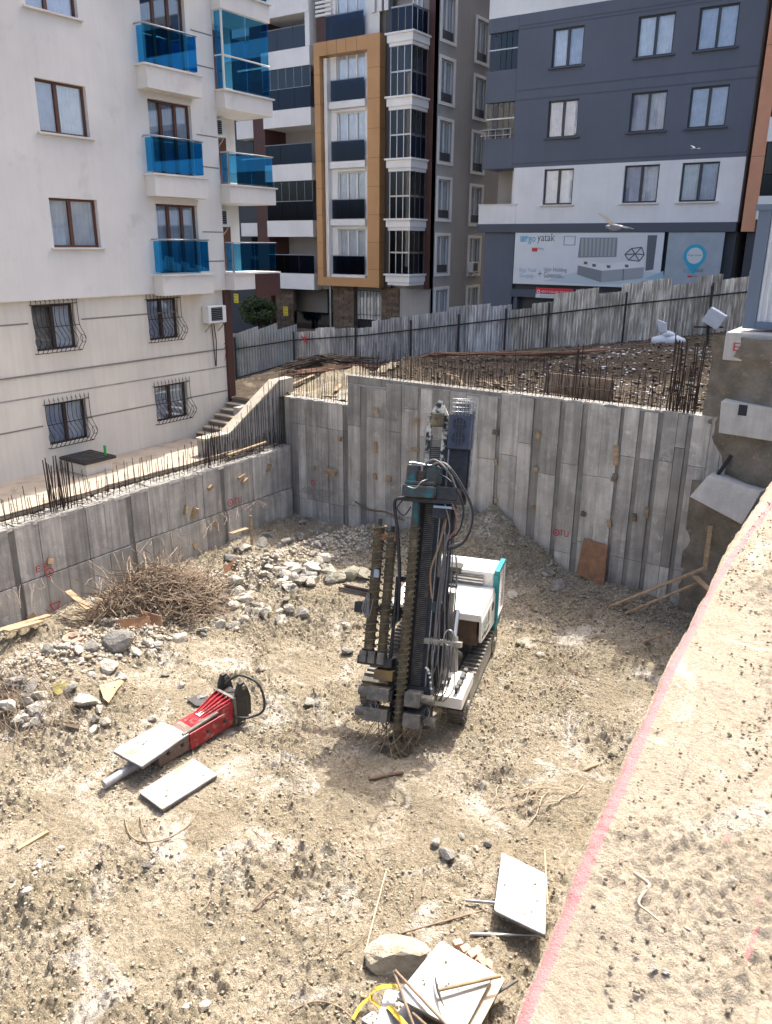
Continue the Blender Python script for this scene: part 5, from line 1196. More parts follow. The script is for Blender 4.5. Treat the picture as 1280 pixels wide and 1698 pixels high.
# radiator end with teal frame and red grille
rf = rb('radiator_frame', m_tealclean, RIG, ((-.06, 1.5, .95), (.06, 1.62, 2.0)), ((-.06, 1.5, 2.0), (.06, 2.3, 2.09)), bevel=.02)
rb('radiator_back', m_red, rf, ((-.05, 1.62, .95), (.01, 2.28, 2.0)))
rb('radiator_edge', m_hood, rf, ((-.05, 2.22, .95), (.055, 2.3, 2.0)), ((-.05, 1.62, .9), (.055, 2.3, .97)))
for k in range(13): rb('grille_slat', m_hood, rf, ((.012, 1.63, 1.0 + k*.076), (.03, 2.22, 1.022 + k*.076)))
rb('skirt', m_tealclean, RIG, ((-.12, 1.55, .62), (.03, 2.2, .9)), bevel=.02)
# control box
cb = rb('control_box', m_hood, RIG, ((-.52, -1.74, .57), (.02, -.73, .80)), bevel=.012)
rb('control_step', m_hood, cb, ((-.76, -1.66, .52), (-.53, -1.2, .70)), bevel=.01)
for k, (x, y) in enumerate(((-.12, -.88), (-.13, -1.05), (-.13, -1.15), (-.13, -1.34), (-.13, -1.43), (-.14, -1.56), (-.36, -1.25), (-.42, -1.5))):
    b = MB(RM); b.tube([(x, y, .80), (x+.01, y-.01, .90)], .03, 6); b.tube([(x+.01, y-.01, .89), (x+.02, y-.03, .97)], .045, 7); b.build('lever', m_black, cb)
b = MB(RM); b.tube([(-.62, -1.1, .86), (-.60, -.74, .92)], .085, 12, smooth=False); b.build('filter_canister', m_hood, RIG)
# mast
Pb = PY(684, 1185, 11.05); Pt = PY(729, 668, 12.95); wv = (Pt - Pb); LM = wv.length; wv.normalize()
uv_ = Vector((.961, .276, 0)); uv_ = (uv_ - wv*uv_.dot(wv)).normalized(); vv = wv.cross(uv_)
MM = Matrix(((uv_.x, vv.x, wv.x, Pb.x), (uv_.y, vv.y, wv.y, Pb.y), (uv_.z, vv.z, wv.z, Pb.z), (0, 0, 0, 1)))
def mb_(name, m, par, *boxes, bevel=0): return rb(name, m, par, *boxes, bevel=bevel, M_=MM)
def mt(name, m, par, pts, r, n=8, smooth=True): b = MB(MM); b.tube(pts, r, n, smooth); return b.build(name, m, par)
def sm_path(pts, k=5):
    pts = [Vector(p) for p in pts]; out = []
    for i in range(len(pts)-1):
        p0 = pts[max(i-1, 0)]; p1 = pts[i]; p2 = pts[i+1]; p3 = pts[min(i+2, len(pts)-1)]
        for j in range(k):
            t = j/k; out.append(.5*((2*p1) + (p2-p0)*t + (2*p0-5*p1+4*p2-p3)*t*t + (3*p1-p0-3*p2+p3)*t**3))
    return out + [pts[-1]]
h_ = LM
mast = mb_('mast', m_blackmetal, RIG, ((-.16, .03, .05), (.16, .22, .86*h_)), ((-.21, .0, .05), (-.15, .30, .90*h_)), ((.15, .0, .05), (.23, .30, .90*h_)))
mb_('mast_rail', m_chrome, mast, ((.19, -.03, .2), (.21, .0, .72*h_)), ((-.20, -.02, .2), (-.185, .0, .72*h_)))
b = MB(MM)
for k in range(150):
    z_ = .15 + k*.037
    if z_ > .88*h_: break
    b.box((-.10, .005, z_), (.10, .035, z_+.018))
b.build('feed_chain', m_dirtymetal, mast, kind='stuff')
# worn upper part of the mast: pale sides, greasy black middle, torn white top
m_worn = mat('chalky worn mast paint', (.62, .58, .50), (.42, .38, .30), .8, scale=5, c3=(.03, .03, .03), c3at=(.46, .56), c3s=7.)
mb_('mast_side_plate', m_worn, mast, ((-.20, -.02, .80*h_), (-.11, .02, .955*h_)), ((.10, -.02, .80*h_), (.20, .02, .955*h_)))
mb_('pulley_block', m_mud, mast, ((-.13, -.08, .925*h_), (.13, .14, .965*h_)), bevel=.02)
b = MB(MM); zt_ = .962*h_
b.hexa([(-.16, -.02, zt_), (.17, -.02, zt_), (.17, .16, zt_), (-.16, .16, zt_), (-.02, .0, h_+.06), (.07, .0, h_+.03), (.07, .1, h_), (-.02, .1, h_+.05)]); b.hexa([(.0, -.06, zt_-.02), (.2, -.06, zt_-.02), (.2, -.02, zt_), (.0, -.02, zt_), (.06, -.05, h_-.04), (.13, -.05, h_-.1), (.13, -.02, h_-.1), (.06, -.02, h_-.04)])
b.build('mast_top', m_worn, mast)
# right column with the two round openings
co = mb_('hose_column', m_blackmetal, RIG, ((.27, .05, .68*h_), (.62, .22, .97*h_)), ((.30, .12, .55*h_), (.45, .25, .68*h_)))
mb_('guide_rail', m_chrome, co, ((.66, .08, .70*h_), (.69, .12, .97*h_)), ((.235, .02, .70*h_), (.26, .05, .93*h_)))
mb_('side_channel', m_dirtymetal, co, ((.64, .1, .68*h_), (.655, .2, .98*h_)))
m_navyplate = mat('slate blue plate', (.055, .065, .095), (.04, .048, .07), .6, scale=6)
pz0, pz1 = .853*h_, .962*h_
fp = mb_('vent_plate', m_navyplate, co, ((.235, -.12, pz0), (.655, .1, pz1)), bevel=.012)
for zc_ in (pz0 + .2, pz1 - .18):
    b = MB(MM); b.tube([(.445, -.122, zc_), (.445, -.128, zc_)], .125, 20, smooth=False); r1_ = b.build('vent_opening', m_black, fp)
    b = MB(MM); b.tube([(.445 + .13*math.cos(t_), -.13, zc_ + .13*math.sin(t_)) for t_ in np.linspace(0, 2*PI, 21)], .008, 5)
    for q_ in (-.06, 0, .06): b.box((.445+q_-.008, -.135, zc_-.11), (.445+q_+.008, -.129, zc_+.11))
    b.box((.33, -.136, zc_-.008), (.56, -.13, zc_+.008)); b.build('vent_guard', m_navyplate, r1_)
b = MB(MM)
for x in np.linspace(.26, .67, 7): b.tube([(x, -.08, pz1), (x, -.08, pz1+.30)], .007, 4); b.tube([(x, .18, pz1), (x, .18, pz1+.30)], .007, 4)
for z_ in (.06, .14, .22, .30):
    b.tube([(.26, -.08, pz1+z_), (.67, -.08, pz1+z_), (.67, .18, pz1+z_), (.26, .18, pz1+z_), (.26, -.08, pz1+z_)], .007, 4)
b.build('top_cage', m_steel, co)
b = MB(MM)
for k in range(7): b.tube(sm_path([(.33+k*.04, .0, pz1), (.33+k*.04, .0, pz1+.2), (.35+k*.035, .06, pz1+.30), (.33+k*.04, .12, pz1+.15)]), .016, 6)
b.build('hose_bend', m_hosegrey, co)
# rotary head
zh = .735*h_
hd = mb_('rotary_head', m_teal, RIG, ((-.42, -.62, zh-.28), (.20, -.06, zh-.06)), bevel=.04)
mb_('gearbox_plate', m_teal, hd, ((-.38, -.58, zh-.05), (.18, -.08, zh+.02)), bevel=.02)
for x, y, r_, z1q in ((-.28, -.40, .13, .30), (.06, -.38, .14, .28), (.10, -.12, .1, .33)):
    b = MB(MM); b.tube([(x, y, zh+.02), (x, y, zh+z1q*.5), (x, y, zh+z1q*.52), (x, y, zh+z1q)], r_, 14, smooth=False); b.build('hydraulic_motor', m_teal, hd)
b = MB(MM)
for k in range(8): b.tube([(-.11, -.45, zh+.02+k*.025), (-.11, -.45, zh+.036+k*.025)], .09 if k % 2 else .075, 12, smooth=False)
b.build('swivel', mat('brown swivel steel', (.16, .11, .08), (.09, .06, .05), .6, .3), hd)
mb_('head_bracket', m_blackmetal, hd, ((-.45, -.5, zh-.36), (.62, .0, zh-.285)), ((.2, -.5, zh-.28), (.58, -.0, zh-.05)), ((.15, -.45, zh-.62), (.42, -.05, zh-.37)), bevel=.01)
mb_('head_plate', m_steel, hd, ((.18, -.52, zh-.44), (.52, -.18, zh-.40)))
mt('top_pipe', m_steel, hd, [(-.34, -.55, zh+.34), (-.30, -.5, zh+.36), (.12, -.4, zh+.31)], .02, 6)
mt('top_pipe', m_steel, hd, [(-.34, -.5, zh+.30), (.15, -.42, zh+.34), (.2, -.3, zh+.3)], .014, 6)
mt('grease_line', m_chrome, hd, sm_path([(-.3, -.64, zh-.1), (-.15, -.66, zh-.12), (-.05, -.66, zh+.0), (.03, -.55, zh+.06)]), .012, 5)
mb_('carriage', m_blackmetal, hd, ((-.24, -.08, zh-.35), (.24, .0, zh+.2)))
# hoses looping out on the right of the head
hoses = [([(.0, -.4, zh+.30), (.3, -.5, zh+.38), (.62, -.5, zh+.05), (.86, -.45, zh-.45), (.80, -.4, zh-.95), (.48, -.3, zh-1.12)], .022, m_hosegrey),
         ([(.1, -.4, zh+.33), (.35, -.5, zh+.36), (.7, -.5, zh-.05), (.90, -.45, zh-.5), (.78, -.4, zh-1.0), (.45, -.3, zh-1.2)], .022, m_hose),
         ([(-.1, -.4, zh+.35), (.15, -.55, zh+.42), (.42, -.5, zh+.2), (.55, -.4, zh-.1)], .02, m_hosegrey),
         ([(.15, -.3, zh+.2), (.45, -.45, zh+.05), (.7, -.4, zh-.35), (.66, -.35, zh-.8), (.42, -.25, zh-1.05)], .017, m_hose),
         ([(.3, -.4, zh-.1), (.55, -.5, zh-.4), (.62, -.45, zh-.75), (.45, -.35, zh-1.0)], .014, mat('faded red hose', (.28, .13, .11), (.2, .1, .09), .7)),
         ([(.25, -.4, zh-.1), (.42, -.5, zh-.45), (.50, -.45, zh-.8), (.4, -.3, zh-1.15)], .014, m_hosegrey),
         ([(-.43, -.3, zh-.3), (-.62, -.3, zh-.38), (-.52, -.3, zh-.9), (-.42, -.25, zh-1.7), (-.38, -.2, zh-2.6)], .035, m_hose),
         ([(-.45, -.3, zh-.32), (-.55, -.35, zh-.5), (-.42, -.3, zh-.62), (-.3, -.3, zh-.45)], .012, m_hose)]
for pts, r_, m_ in hoses: mt('hydraulic_hose', m_, RIG, sm_path(pts, 6), r_, 7)
for k in range(16):     # bundle hanging between head bracket and carrier
    x = .30 + .02*k + random.uniform(-.02, .02); s_ = random.uniform(-.06, .06)
    mt('hydraulic_hose', random.choice([m_hosegrey, m_hose, m_hosegrey, m_dirtymetal]), RIG, sm_path([(.32+.012*k, -.1, zh-.9), (.36+.015*k+s_, -.2, zh-1.5), (.30+.02*k+s_, -.15, zh-2.2), (.28+.022*k, -.05, zh-3.0+random.uniform(-.3, .3))], 5), random.uniform(.009, .016), 5)
mt('hydraulic_hose', mat('tan hose', (.34, .22, .13), (.25, .16, .1), .8), RIG, sm_path([(.32, -.1, zh-.6), (.30, -.3, zh-1.1), (.18, -.3, zh-1.6), (.22, -.2, zh-2.1)], 6), .02, 6)
b = MB(MM)
for k in range(3): b.tube([(.62 + .09*math.cos(t_), -.25-.02*k, 1.55 + .14*math.sin(t_)) for t_ in np.linspace(0, 5.6+k*.2, 20)], .012, 5)
b.build('hose_loop', m_steel, RIG)
# drilling auger through the clamps down to the ground
def auger(x, y, z0, z1, rc, rf_, pitch, par, name='auger', m=m_mud):
    b = MB(MM); b.tube([(x, y, z0), (x, y, z1)], rc, 10); n_ = int((z1-z0)/pitch*12); vs = []
    for i in range(n_+1):
        a = 2*PI*i/12; z_ = z0 + (z1-z0)*i/n_; c_, s_ = math.cos(a), math.sin(a)
        for (r_, dz) in ((rc*.9, -.012), (rf_, -.008), (rf_, .012), (rc*.9, .016)): vs.append((x + r_*c_, y + r_*s_, z_+dz))
    b.add(vs, [(4*i+j, 4*i+j+1, 4*i+j+5, 4*i+j+4) for i in range(n_) for j in range(3)])
    return b.build(name, m, par)
auger(-.19, -.30, -.62, .60*h_, .082, .112, .105, RIG, 'drill_string')
mt('spindle', m_teal, hd, [(-.19, -.30, .60*h_), (-.19, -.30, zh-.3)], .085, 12, False)
# clamps
for zc_, xs, dx in ((.36, 0, .0), (-.02, -.03, .05)):
    cl_ = mb_('clamp', m_dirtymetal, RIG, ((-.78+xs, -.50, zc_-.10), (-.36, -.14, zc_+.14)), ((-.06, -.50, zc_-.12), (.22+dx, -.14, zc_+.14)), bevel=.015)
    for x0, x1 in ((-.98+xs, -.78+xs), (.22+dx, .46+dx)):
        b = MB(MM); b.tube([(x0, -.32, zc_+.02), (x1, -.32, zc_+.02)], .09, 12, smooth=False); b.build('clamp_cylinder', m_dirtymetal, cl_)
    for x0 in (-.36, -.06): mb_('jaw', m_blackmetal, cl_, ((x0-.02, -.44, zc_-.08), (x0+.05, -.16, zc_+.1)))
mb_('mast_foot', m_blackmetal, RIG, ((-.42, -.15, -.2), (.34, .2, .55)), ((-.38, -.12, .55), (-.2, .1, 1.0)))
for k in range(10):
    x = random.choice([-.7, -.6, .3, .4]) if k else .35 + random.uniform(-.05, .05)
    mt('hydraulic_hose', m_hosegrey if k % 2 else m_hose, RIG, sm_path([(x, -.3, .3), (x + random.uniform(-.15, .15), -.45, .15), (x*.8, -.42, -.05), (x*.5, -.2, -.1)], 5), .011, 5)
# rack of spare augers on the left
rk = mb_('auger_rack', m_blackmetal, RIG, ((-1.08, -.32, .86), (-.40, .06, 1.02)), ((-.45, -.1, .7), (-.2, .1, .98)), ((-.46, -.12, 2.45), (-.2, .05, 2.55)), bevel=.01)
mb_('rack_arm', mat('muddy ochre arm', (.24, .16, .06), (.15, .10, .05), .9), rk, ((-.72, -.35, .62), (-.36, -.02, .80)), ((-.95, -.3, .3), (-.5, -.0, .5)))
for x in (-.97, -.80, -.62): mb_('rack_cup', m_dirtymetal, rk, ((x-.07, -.36, .90), (x+.07, -.1, 1.12)), bevel=.02)
a1_ = auger(-.90, -.20, 1.05, 3.48, .10, .145, .15, RIG, 'spare_auger'); auger(-.64, -.20, 1.05, 3.36, .09, .125, .125, RIG, 'spare_auger')
m_muddark = mat('wet dark mud', (.06, .05, .04), (.10, .08, .05), .8, scale=12)
for x, z_ in ((-.90, 3.48), (-.64, 3.36)): mt('auger_coupling', m_blackmetal, a1_, [(x, -.2, z_), (x, -.2, z_+.12)], .04, 8, False)
for x, z_ in ((-.80, 3.2), (-.55, 3.2)): mt('rust_collar', mat('bright rust', (.34, .13, .05), (.2, .09, .05), .9, scale=15), a1_, [(x, -.25, z_), (x, -.25, z_+.12)], .05, 8, False)
mb_('auger_clip', m_steel, rk, ((-.88, -.38, 2.5), (-.79, -.33, 2.65)))
mt('guide_rod', m_blackmetal, rk, [(-.47, -.18, 1.0), (-.47, -.18, 2.55)], .035, 8)
for k in range(5): mt('hydraulic_hose', m_hosegrey, RIG, sm_path([(-.98, -.3, 2.2), (-1.05 + .03*k, -.38, 1.9+.05*k), (-.9, -.4, 1.75), (-.86, -.34, 2.1)], 5), .011, 5)
# pipes bundled behind, sticking out to the left
b = MB(MM)
for k in range(14): b.tube([(-1.0, .3+.04*(k % 4), 2.05+.035*(k//3)), (-1.75 + random.uniform(-.05, .1), .25+.05*(k % 4), 2.12+.035*(k//3))], .022, 6)
b.build('hose_bundle', mat('dusty brown hoses', (.2, .16, .12), (.1, .08, .07), .8), RIG)
mb_('arm_bracket', m_blackmetal, RIG, ((-1.4, .2, 1.75), (-.2, .5, 1.95)))
# carriage arms between mast and chassis
mb_('tilt_frame', m_blackmetal, RIG, ((-.15, .27, .5), (.45, .75, 2.3)), ((.2, .1, 1.0), (.32, .3, 2.6)))
mb_('cross_beam', m_frame, RIG, ((.12, -.12, 1.36), (.82, .05, 1.46)), bevel=.008)
for x in (.30, .48): mt('guide_rod', m_steel, RIG, [(x, -.03, .55), (x, -.03, 1.36)], .022, 7)
mt('tilt_cylinder', m_frame, RIG, [(.72, -.05, .9), (.66, .0, 1.55)], .075, 10, False); mt('tilt_cylinder', m_steel, RIG, [(.66, .0, 1.5), (.62, .3, 2.0)], .05, 10, False)
mt('pivot', m_teal, RIG, [(.30, -.06, 2.05), (.30, .1, 2.05)], .12, 14, False); mt('support_strut', m_teal, RIG, [(.3, .1, 2.1), (.36, .3, 2.6)], .06, 8)
mt('support_strut', m_blackmetal, RIG, [(.3, .3, 1.2), (.5, 1.3, 1.0)], .12, 8)
for k in range(12):
    mt('hydraulic_hose', random.choice([m_hose, m_hosegrey, m_dirtymetal]), RIG, sm_path([(.25+.04*k, -.08, 1.5), (.22+.045*k + random.uniform(-.08, .08), -.2, 1.1), (.25+.04*k+random.uniform(-.1, .1), -.1, .6), (.2+.03*k, .1, .3)], 5), .011, 5)
for k in range(8):
    t_ = k/7; mt('hose_fitting', m_white, RIG, [(.22 + .15*t_, -.2, .95-.5*t_*t_), (.24+.15*t_, -.2, .92-.5*t_*t_)], .022, 6)
# roots, and a heap for the shadow, where the auger enters the ground
b = MB(); c0_ = MM @ Vector((-.19, -.3, -.5)); c0_.z = gz(c0_.x, c0_.y)
for k in range(40):
    a = random.uniform(0, 2*PI); r_ = random.uniform(.05, .55); p0 = MM @ Vector((-.19 + random.uniform(-.5, .5), -.3, random.uniform(-.15, .05))); p1 = c0_ + Vector((r_*math.cos(a)*1.3, r_*math.sin(a), random.uniform(0, .12)))
    b.tube(sm_path([p0, (p0+p1)/2 + Vector((random.uniform(-.15, .15), random.uniform(-.15, .15), 0)), p1], 4), .008, 4)
single('root_tangle', b, m_twig, 'thin dark roots hanging and lying where the auger enters the ground', 'roots')
b = MB(); bm = bmesh.new(); bmesh.ops.create_icosphere(bm, subdivisions=4, radius=1)
b.add([c0_ + Vector((v_.co.x*.30, v_.co.y*.28, v_.co.z*.18))*1.0 + v_.co*.10*mnoise.noise(v_.co*3) + v_.co*.09*mnoise.noise(v_.co*9) for v_ in bm.verts], [tuple(v_.index for v_ in f_.verts) for f_ in bm.faces], True); bm.free()
single('shade_heap', b, m_mud, 'small dark heap standing in for the shadow around the foot of the drill string', 'shade heap')  # dark heap stands in for the shadow at the auger's foot
# ================================================================== HYDRAULIC BREAKER
A_ = PZ(172, 1301, -8.62); B_ = PZ(372, 1183, -8.52); dx_ = (B_ - A_); LB = dx_.length; dx_.normalize(); dy_ = Vector((0, 0, 1)).cross(dx_).normalized(); dz_ = dx_.cross(dy_)
BM = Matrix(((dx_.x, dy_.x, dz_.x, A_.x), (dx_.y, dy_.y, dz_.y, A_.y), (dx_.z, dy_.z, dz_.z, A_.z), (0, 0, 0, 1)))
BR = thing('hydraulic_breaker', 'red hydraulic breaker with grey chisel and black bracket lying on the pit floor', 'breaker', (A_.x, A_.y, ZF))
m_brownpaint = mat('brown scuffed housing', (.20, .13, .10), (.12, .09, .075), .7, scale=6, c3=(.32, .28, .22), c3at=(.52, .7))
m_chisel = mat('grey chisel steel', (.36, .36, .37), (.28, .28, .29), .5, .3, scale=8)
k_ = LB/2.6
b = MB(BM); b.tube([(0, 0, 0), (.05, 0, 0), (1.15*k_, 0, .02)], .08, 14); b.build('chisel', m_chisel, BR)
lo = rb('lower_housing', m_brownpaint, BR, ((.95*k_, -.22, -.14), (1.75*k_, .22, .22)), bevel=.02, M_=BM)
rd = rb('red_housing', m_red, BR, ((1.6*k_, -.26, -.14), (2.62*k_, .26, .20)), bevel=.02, M_=BM)
b = MB(BM); b.hexa([(1.75*k_, -.12, .2), (2.62*k_, -.27, .2), (2.62*k_, .27, .2), (1.75*k_, .12, .2), (1.9*k_, -.10, .25), (2.60*k_, -.25, .36), (2.60*k_, .25, .36), (1.9*k_, .10, .25)]); b.build('ribbed_cover', m_red, rd)
for k in range(5):
    y_ = -.22 + k*.11; b = MB(BM); b.hexa([(2.0*k_, y_*.5-.012, .24), (2.62*k_, y_-.012, .34), (2.62*k_, y_+.012, .34), (2.0*k_, y_*.5+.012, .24), (2.0*k_, y_*.5-.012, .28), (2.62*k_, y_-.012, .42), (2.62*k_, y_+.012, .42), (2.0*k_, y_*.5+.012, .28)]); b.build('rib', m_red, rd)
rb('end_plate', m_dirtymetal, rd, ((2.62*k_, -.29, -.12), (2.68*k_, .29, .43)), M_=BM)
b = MB(BM); b.tube([(1.5*k_, -.2, .22), (2.3*k_, -.2, .26)], .035, 8); b.build('side_pipe', m_dirtymetal, rd)
rb('label_patch', m_white, rd, ((2.0*k_, -.06, .262), (2.14*k_, .08, .285)), M_=BM, bevel=.01)
br_ = rb('bracket_base', m_blackmetal, BR, ((2.68*k_, -.3, -.15), (2.95*k_, .3, .35)), bevel=.02, M_=BM)
for y_ in (-.29, .21):
    b = MB(BM); pr = [(2.66, -.1), (3.02, -.1), (3.04, .28), (2.98, .52), (2.90, .66), (2.80, .66), (2.72, .5), (2.68, .25)]
    b.prism([(x*k_, y_, z_) for x, z_ in pr], (0, .08, 0)); b.build('bracket_ear', m_blackmetal, br_, bevel=.012)
b = MB(BM); b.tube([(2.88*k_, -.33, .56), (2.88*k_, -.2, .56)], .05, 10, False); b.tube([(2.88*k_, .19, .56), (2.88*k_, .32, .56)], .05, 10, False); b.build('bracket_pin', m_dirtymetal, br_)
b = MB(BM); b.tube(sm_path([(2.80*k_, .15, .5), (3.05*k_, .0, .62), (3.22*k_, -.35, .45), (3.12*k_, -.55, .05), (2.85*k_, -.42, -.05), (2.6*k_, -.3, .05)], 7), .024, 8); b.build('hydraulic_hose', m_hose, BR)
for px_, py_ in ((1.15, -.222), (1.45, -.222), (2.0, -.262), (2.4, -.262)):
    b = MB(BM); b.tube([(px_*k_, py_, .05), (px_*k_, py_-.02, .05)], .035, 8, False); b.build('bolt', m_blackmetal, lo if px_ < 1.6 else rd)
def plate(px4, z4, m, label, th=.025, name='steel_plate', group='steel shuttering plates', lip=True, holes=()):
    P = [PZ(u, v, z_) for (u, v), z_ in zip(px4, z4)]; n_ = (P[1]-P[0]).cross(P[3]-P[0]).normalized()
    if n_.z < 0: n_ = -n_
    # round corners a little
    c_ = sum(P, Vector())/4; out = []
    for i in range(4):
        p_, q_, r_ = P[i], P[i-1], P[(i+1) % 4]; out += [p_ + (q_-p_).normalized()*.035, p_ + (c_-p_).normalized()*.012, p_ + (r_-p_).normalized()*.035]
    t = thing(name, label, 'metal plate', (c_.x, c_.y, min(p_.z for p_ in P)), group)
    b = MB(); b.prism([p_ - n_*th for p_ in out], n_*th); b.build('sheet', m, t)
    ctr = Vector((c_.x, c_.y, c_.z)); b = MB()
    for (s1, s2) in ((0, 1), (1, 2), (2, 3), (3, 0)):
        a, d = P[s1], P[s2]; i1 = (c_-a).normalized()*.02; i2 = (c_-d).normalized()*.02; b.bar(a + i1 - n_*(th+.02), d + i2 - n_*(th+.02), .012, .045, n_)
    b.build('rim', m_dirtymetal, t)
    rr = random.Random(len(label)); b = MB()
    for _ in range(7):
        s_, t2 = rr.uniform(.15, .85), rr.uniform(.15, .85); q_ = P[0].lerp(P[1], s_).lerp(P[3].lerp(P[2], s_), t2) + n_*.004
        m1 = (P[1]-P[0]).normalized(); m2 = n_.cross(m1); r_ = rr.uniform(.008, .022)
        b.poly([q_ + (m1*math.cos(a_) + m2*math.sin(a_))*r_*rr.uniform(.6, 1.3) for a_ in np.linspace(0, 2*PI, 8)[:-1]])
    b.build('mud_spot', m_mud, t)
    return t
plate([(187, 1245), (269, 1196), (314, 1216), (235, 1271)], [-8.34]*4, m_plate, 'pale steel plate lying across the brown part of the red breaker')
plate([(230, 1313), (320, 1257), (361, 1284), (269, 1342)], [ZF+.13]*4, m_plate, 'pale steel plate lying flat on the soil in front of the red breaker')
zz = ZF + .05
plate([(832, 1413), (906, 1449), (904, 1550), (819, 1509)], [zz+.12, zz+.28, zz+.36, zz+.22], m_plate, 'tilted pale steel plate propped up beside the near ledge')
plate([(731, 1559), (820, 1612), (768, 1712), (656, 1652)], [zz+.42, zz+.42, zz+.36, zz+.36], m_plate, 'largest pale steel plate, under the pickaxe, at the bottom of the photo')
plate([(740, 1575), (838, 1622), (790, 1712), (690, 1665)], [zz+.28]*4, mat('beige plywood', (.55, .45, .33), (.45, .37, .27), .8, scale=5), 'beige board sticking out below the plate with the pickaxe', name='plywood_sheet', group=None)
plate([(598, 1690), (619, 1675), (632, 1690), (634, 1712)], [zz+.1]*4, m_plate, 'smallest pale steel plate, cut by the bottom picture edge beside the yellow straps')
plate([(640, 1640), (700, 1650), (700, 1720), (618, 1715)], [zz+.12]*4, m_plate, 'pale steel plate mostly hidden under the rods and yellow straps')
def rod(u, v, z0, u1, v1, z1, r_, m, label, nm='steel_rod', cat='rod', mid=0.):
    a = PZ(u, v, z0); c = PZ(u1, v1, z1); b = MB(); b.tube(sm_path([a, (a+c)/2 + Vector((0, 0, mid)), c], 5), r_, 8); return single(nm, b, m, label, cat)
rod(772, 1493, zz+.06, 822, 1497, zz+.1, .022, m_steel, 'short steel tube end sticking out left of the tilted plate')
rod(780, 1549, zz+.04, 897, 1551, zz+.06, .022, m_steel, 'grey steel tube lying along the lower edge of the tilted plate')
rod(903, 1410, zz+.25, 908, 1500, zz+.33, .012, m_twigpale, 'thin stick leaning on the right edge of the tilted plate', 'stick', 'stick')
rod(653, 1611, zz+.40, 690, 1712, zz+.42, .017, m_timberold, 'left one of two crossed rods lying over the bottom plate')
rod(655, 1609, zz+.43, 752, 1712, zz+.44, .017, m_timberold, 'right one of two crossed rods lying over the bottom plate')
rod(684, 1680, zz+.40, 720, 1712, zz+.42, .017, m_timberold, 'short rod end at the bottom edge between the crossed rods')
rod(663, 1548, zz+.02, 800, 1510, zz+.05, .013, m_twig, 'long thin brown stick above the pale boulder near the bottom', 'stick', 'stick')
rod(740, 1700, zz+.05, 858, 1625, zz+.25, .02, m_dirtymetal, 'muddy grey tube running to the red line at the bottom')
rod(640, 1445, zz+.02, 598, 1610, zz+.03, .012, m_twigpale, 'long pale root arching over the soil left of the boulder', 'root', 'root', .03)
PK = thing('pickaxe', 'pickaxe with pale wooden handle lying on the largest plate', 'pickaxe', PZ(727, 1645, zz+.44))
b = MB(); b.tube([PZ(727, 1642, zz+.47), PZ(830, 1618, zz+.47)], .019, 8, r2=.023); b.build('handle', m_timber, PK)
b = MB(); pts = [PZ(u, v, zz+.46) for u, v in ((721, 1617), (723, 1630), (727, 1645), (731, 1657), (737, 1670))]; b.tube(pts[:3], .004, 6, r2=.018); b.tube(pts[2:], .018, 6, r2=.004); b.build('pick_head', m_blackmetal, PK)
# yellow straps
b = MB()
def strap(b, pts, w_, up):
    P = sm_path(pts, 6); vs = []
    for i, p_ in enumerate(P):
        d = (P[min(i+1, len(P)-1)] - P[max(i-1, 0)]).normalized(); s_ = d.cross(Vector(up[min(i*len(up)//len(P), len(up)-1)])).normalized(); vs += [p_ - s_*w_/2, p_ + s_*w_/2]
    b.add(vs, [(2*i, 2*i+2, 2*i+3, 2*i+1) for i in range(len(P)-1)])
strap(b, [PZ(663, 1636, zz+.3), PZ(640, 1635, zz+.3), PZ(622, 1641, zz+.24), PZ(615, 1655, zz+.15), PZ(630, 1670, zz+.12), PZ(640, 1690, zz+.1), PZ(634, 1712, zz+.1)], .055, [(0, 0, 1), (0, .4, 1), (0, 0, 1)])
strap(b, [PZ(644, 1668, zz+.14), PZ(660, 1685, zz+.22), PZ(682, 1712, zz+.2)], .065, [(0, 0, 1)])
strap(b, [PZ(617, 1652, zz+.15), PZ(600, 1665, zz+.1), PZ(585, 1690, zz+.05)], .04, [(0, 0, 1)])
single('straps', b, m_yellow, 'tangle of yellow webbing straps beside the plates at the bottom', 'straps')
for k, (u, v) in enumerate(((759, 1566), (771, 1575), (782, 1583), (790, 1578), (795, 1592), (808, 1600), (776, 1586))):
    c = PZ(u, v, zz+.12 + .02*(k % 3)); M_ = Matrix.Translation(c) @ Matrix.Rotation(.9+.2*k, 4, 'Z') @ Matrix.Rotation(.15*k, 4, 'X'); b = MB(M_); b.box((-.06, -.045, -.05), (.06, .045, .05)); b.M = None
    single('block', b, m_brickpale, 'pinkish broken block in the short row behind the plate with the pickaxe', 'block', 'row of pinkish blocks', bevel=.012)
# ================================================================== ROCKS
def rock_mesh(seed, m, sub=2, flat=.75, cuts=12):
    rnd = random.Random(seed); bm = bmesh.new(); bmesh.ops.create_icosphere(bm, subdivisions=sub, radius=1); pl_ = []
    for _ in range(cuts):
        d = Vector((rnd.gauss(0, 1), rnd.gauss(0, 1), rnd.gauss(0, 1))).normalized(); pl_.append((d, rnd.uniform(.42, .82)))
    for v_ in bm.verts:
        p_ = v_.co.copy()
        for d, h in pl_:
            t = p_.dot(d)
            if t > h: p_ -= d*(t-h)
        v_.co = p_*(1 + .10*mnoise.noise(p_*2.5 + Vector((seed, 0, 0)))); v_.co.z *= flat; v_.co.x *= rnd.uniform(.98, 1.02)*1.1
    b = MB(); b.add([v_.co for v_ in bm.verts], [tuple(v_.index for v_ in f_.verts) for f_ in bm.faces]); bm.free(); return mesh_of(b, m, 'rock')
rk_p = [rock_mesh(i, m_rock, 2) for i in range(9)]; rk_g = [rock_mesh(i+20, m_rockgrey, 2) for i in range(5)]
m_green_rock = mat('mossy boulder', (.22, .21, .13), (.36, .33, .26), .95, scale=3, bump=.4, bscale=14)
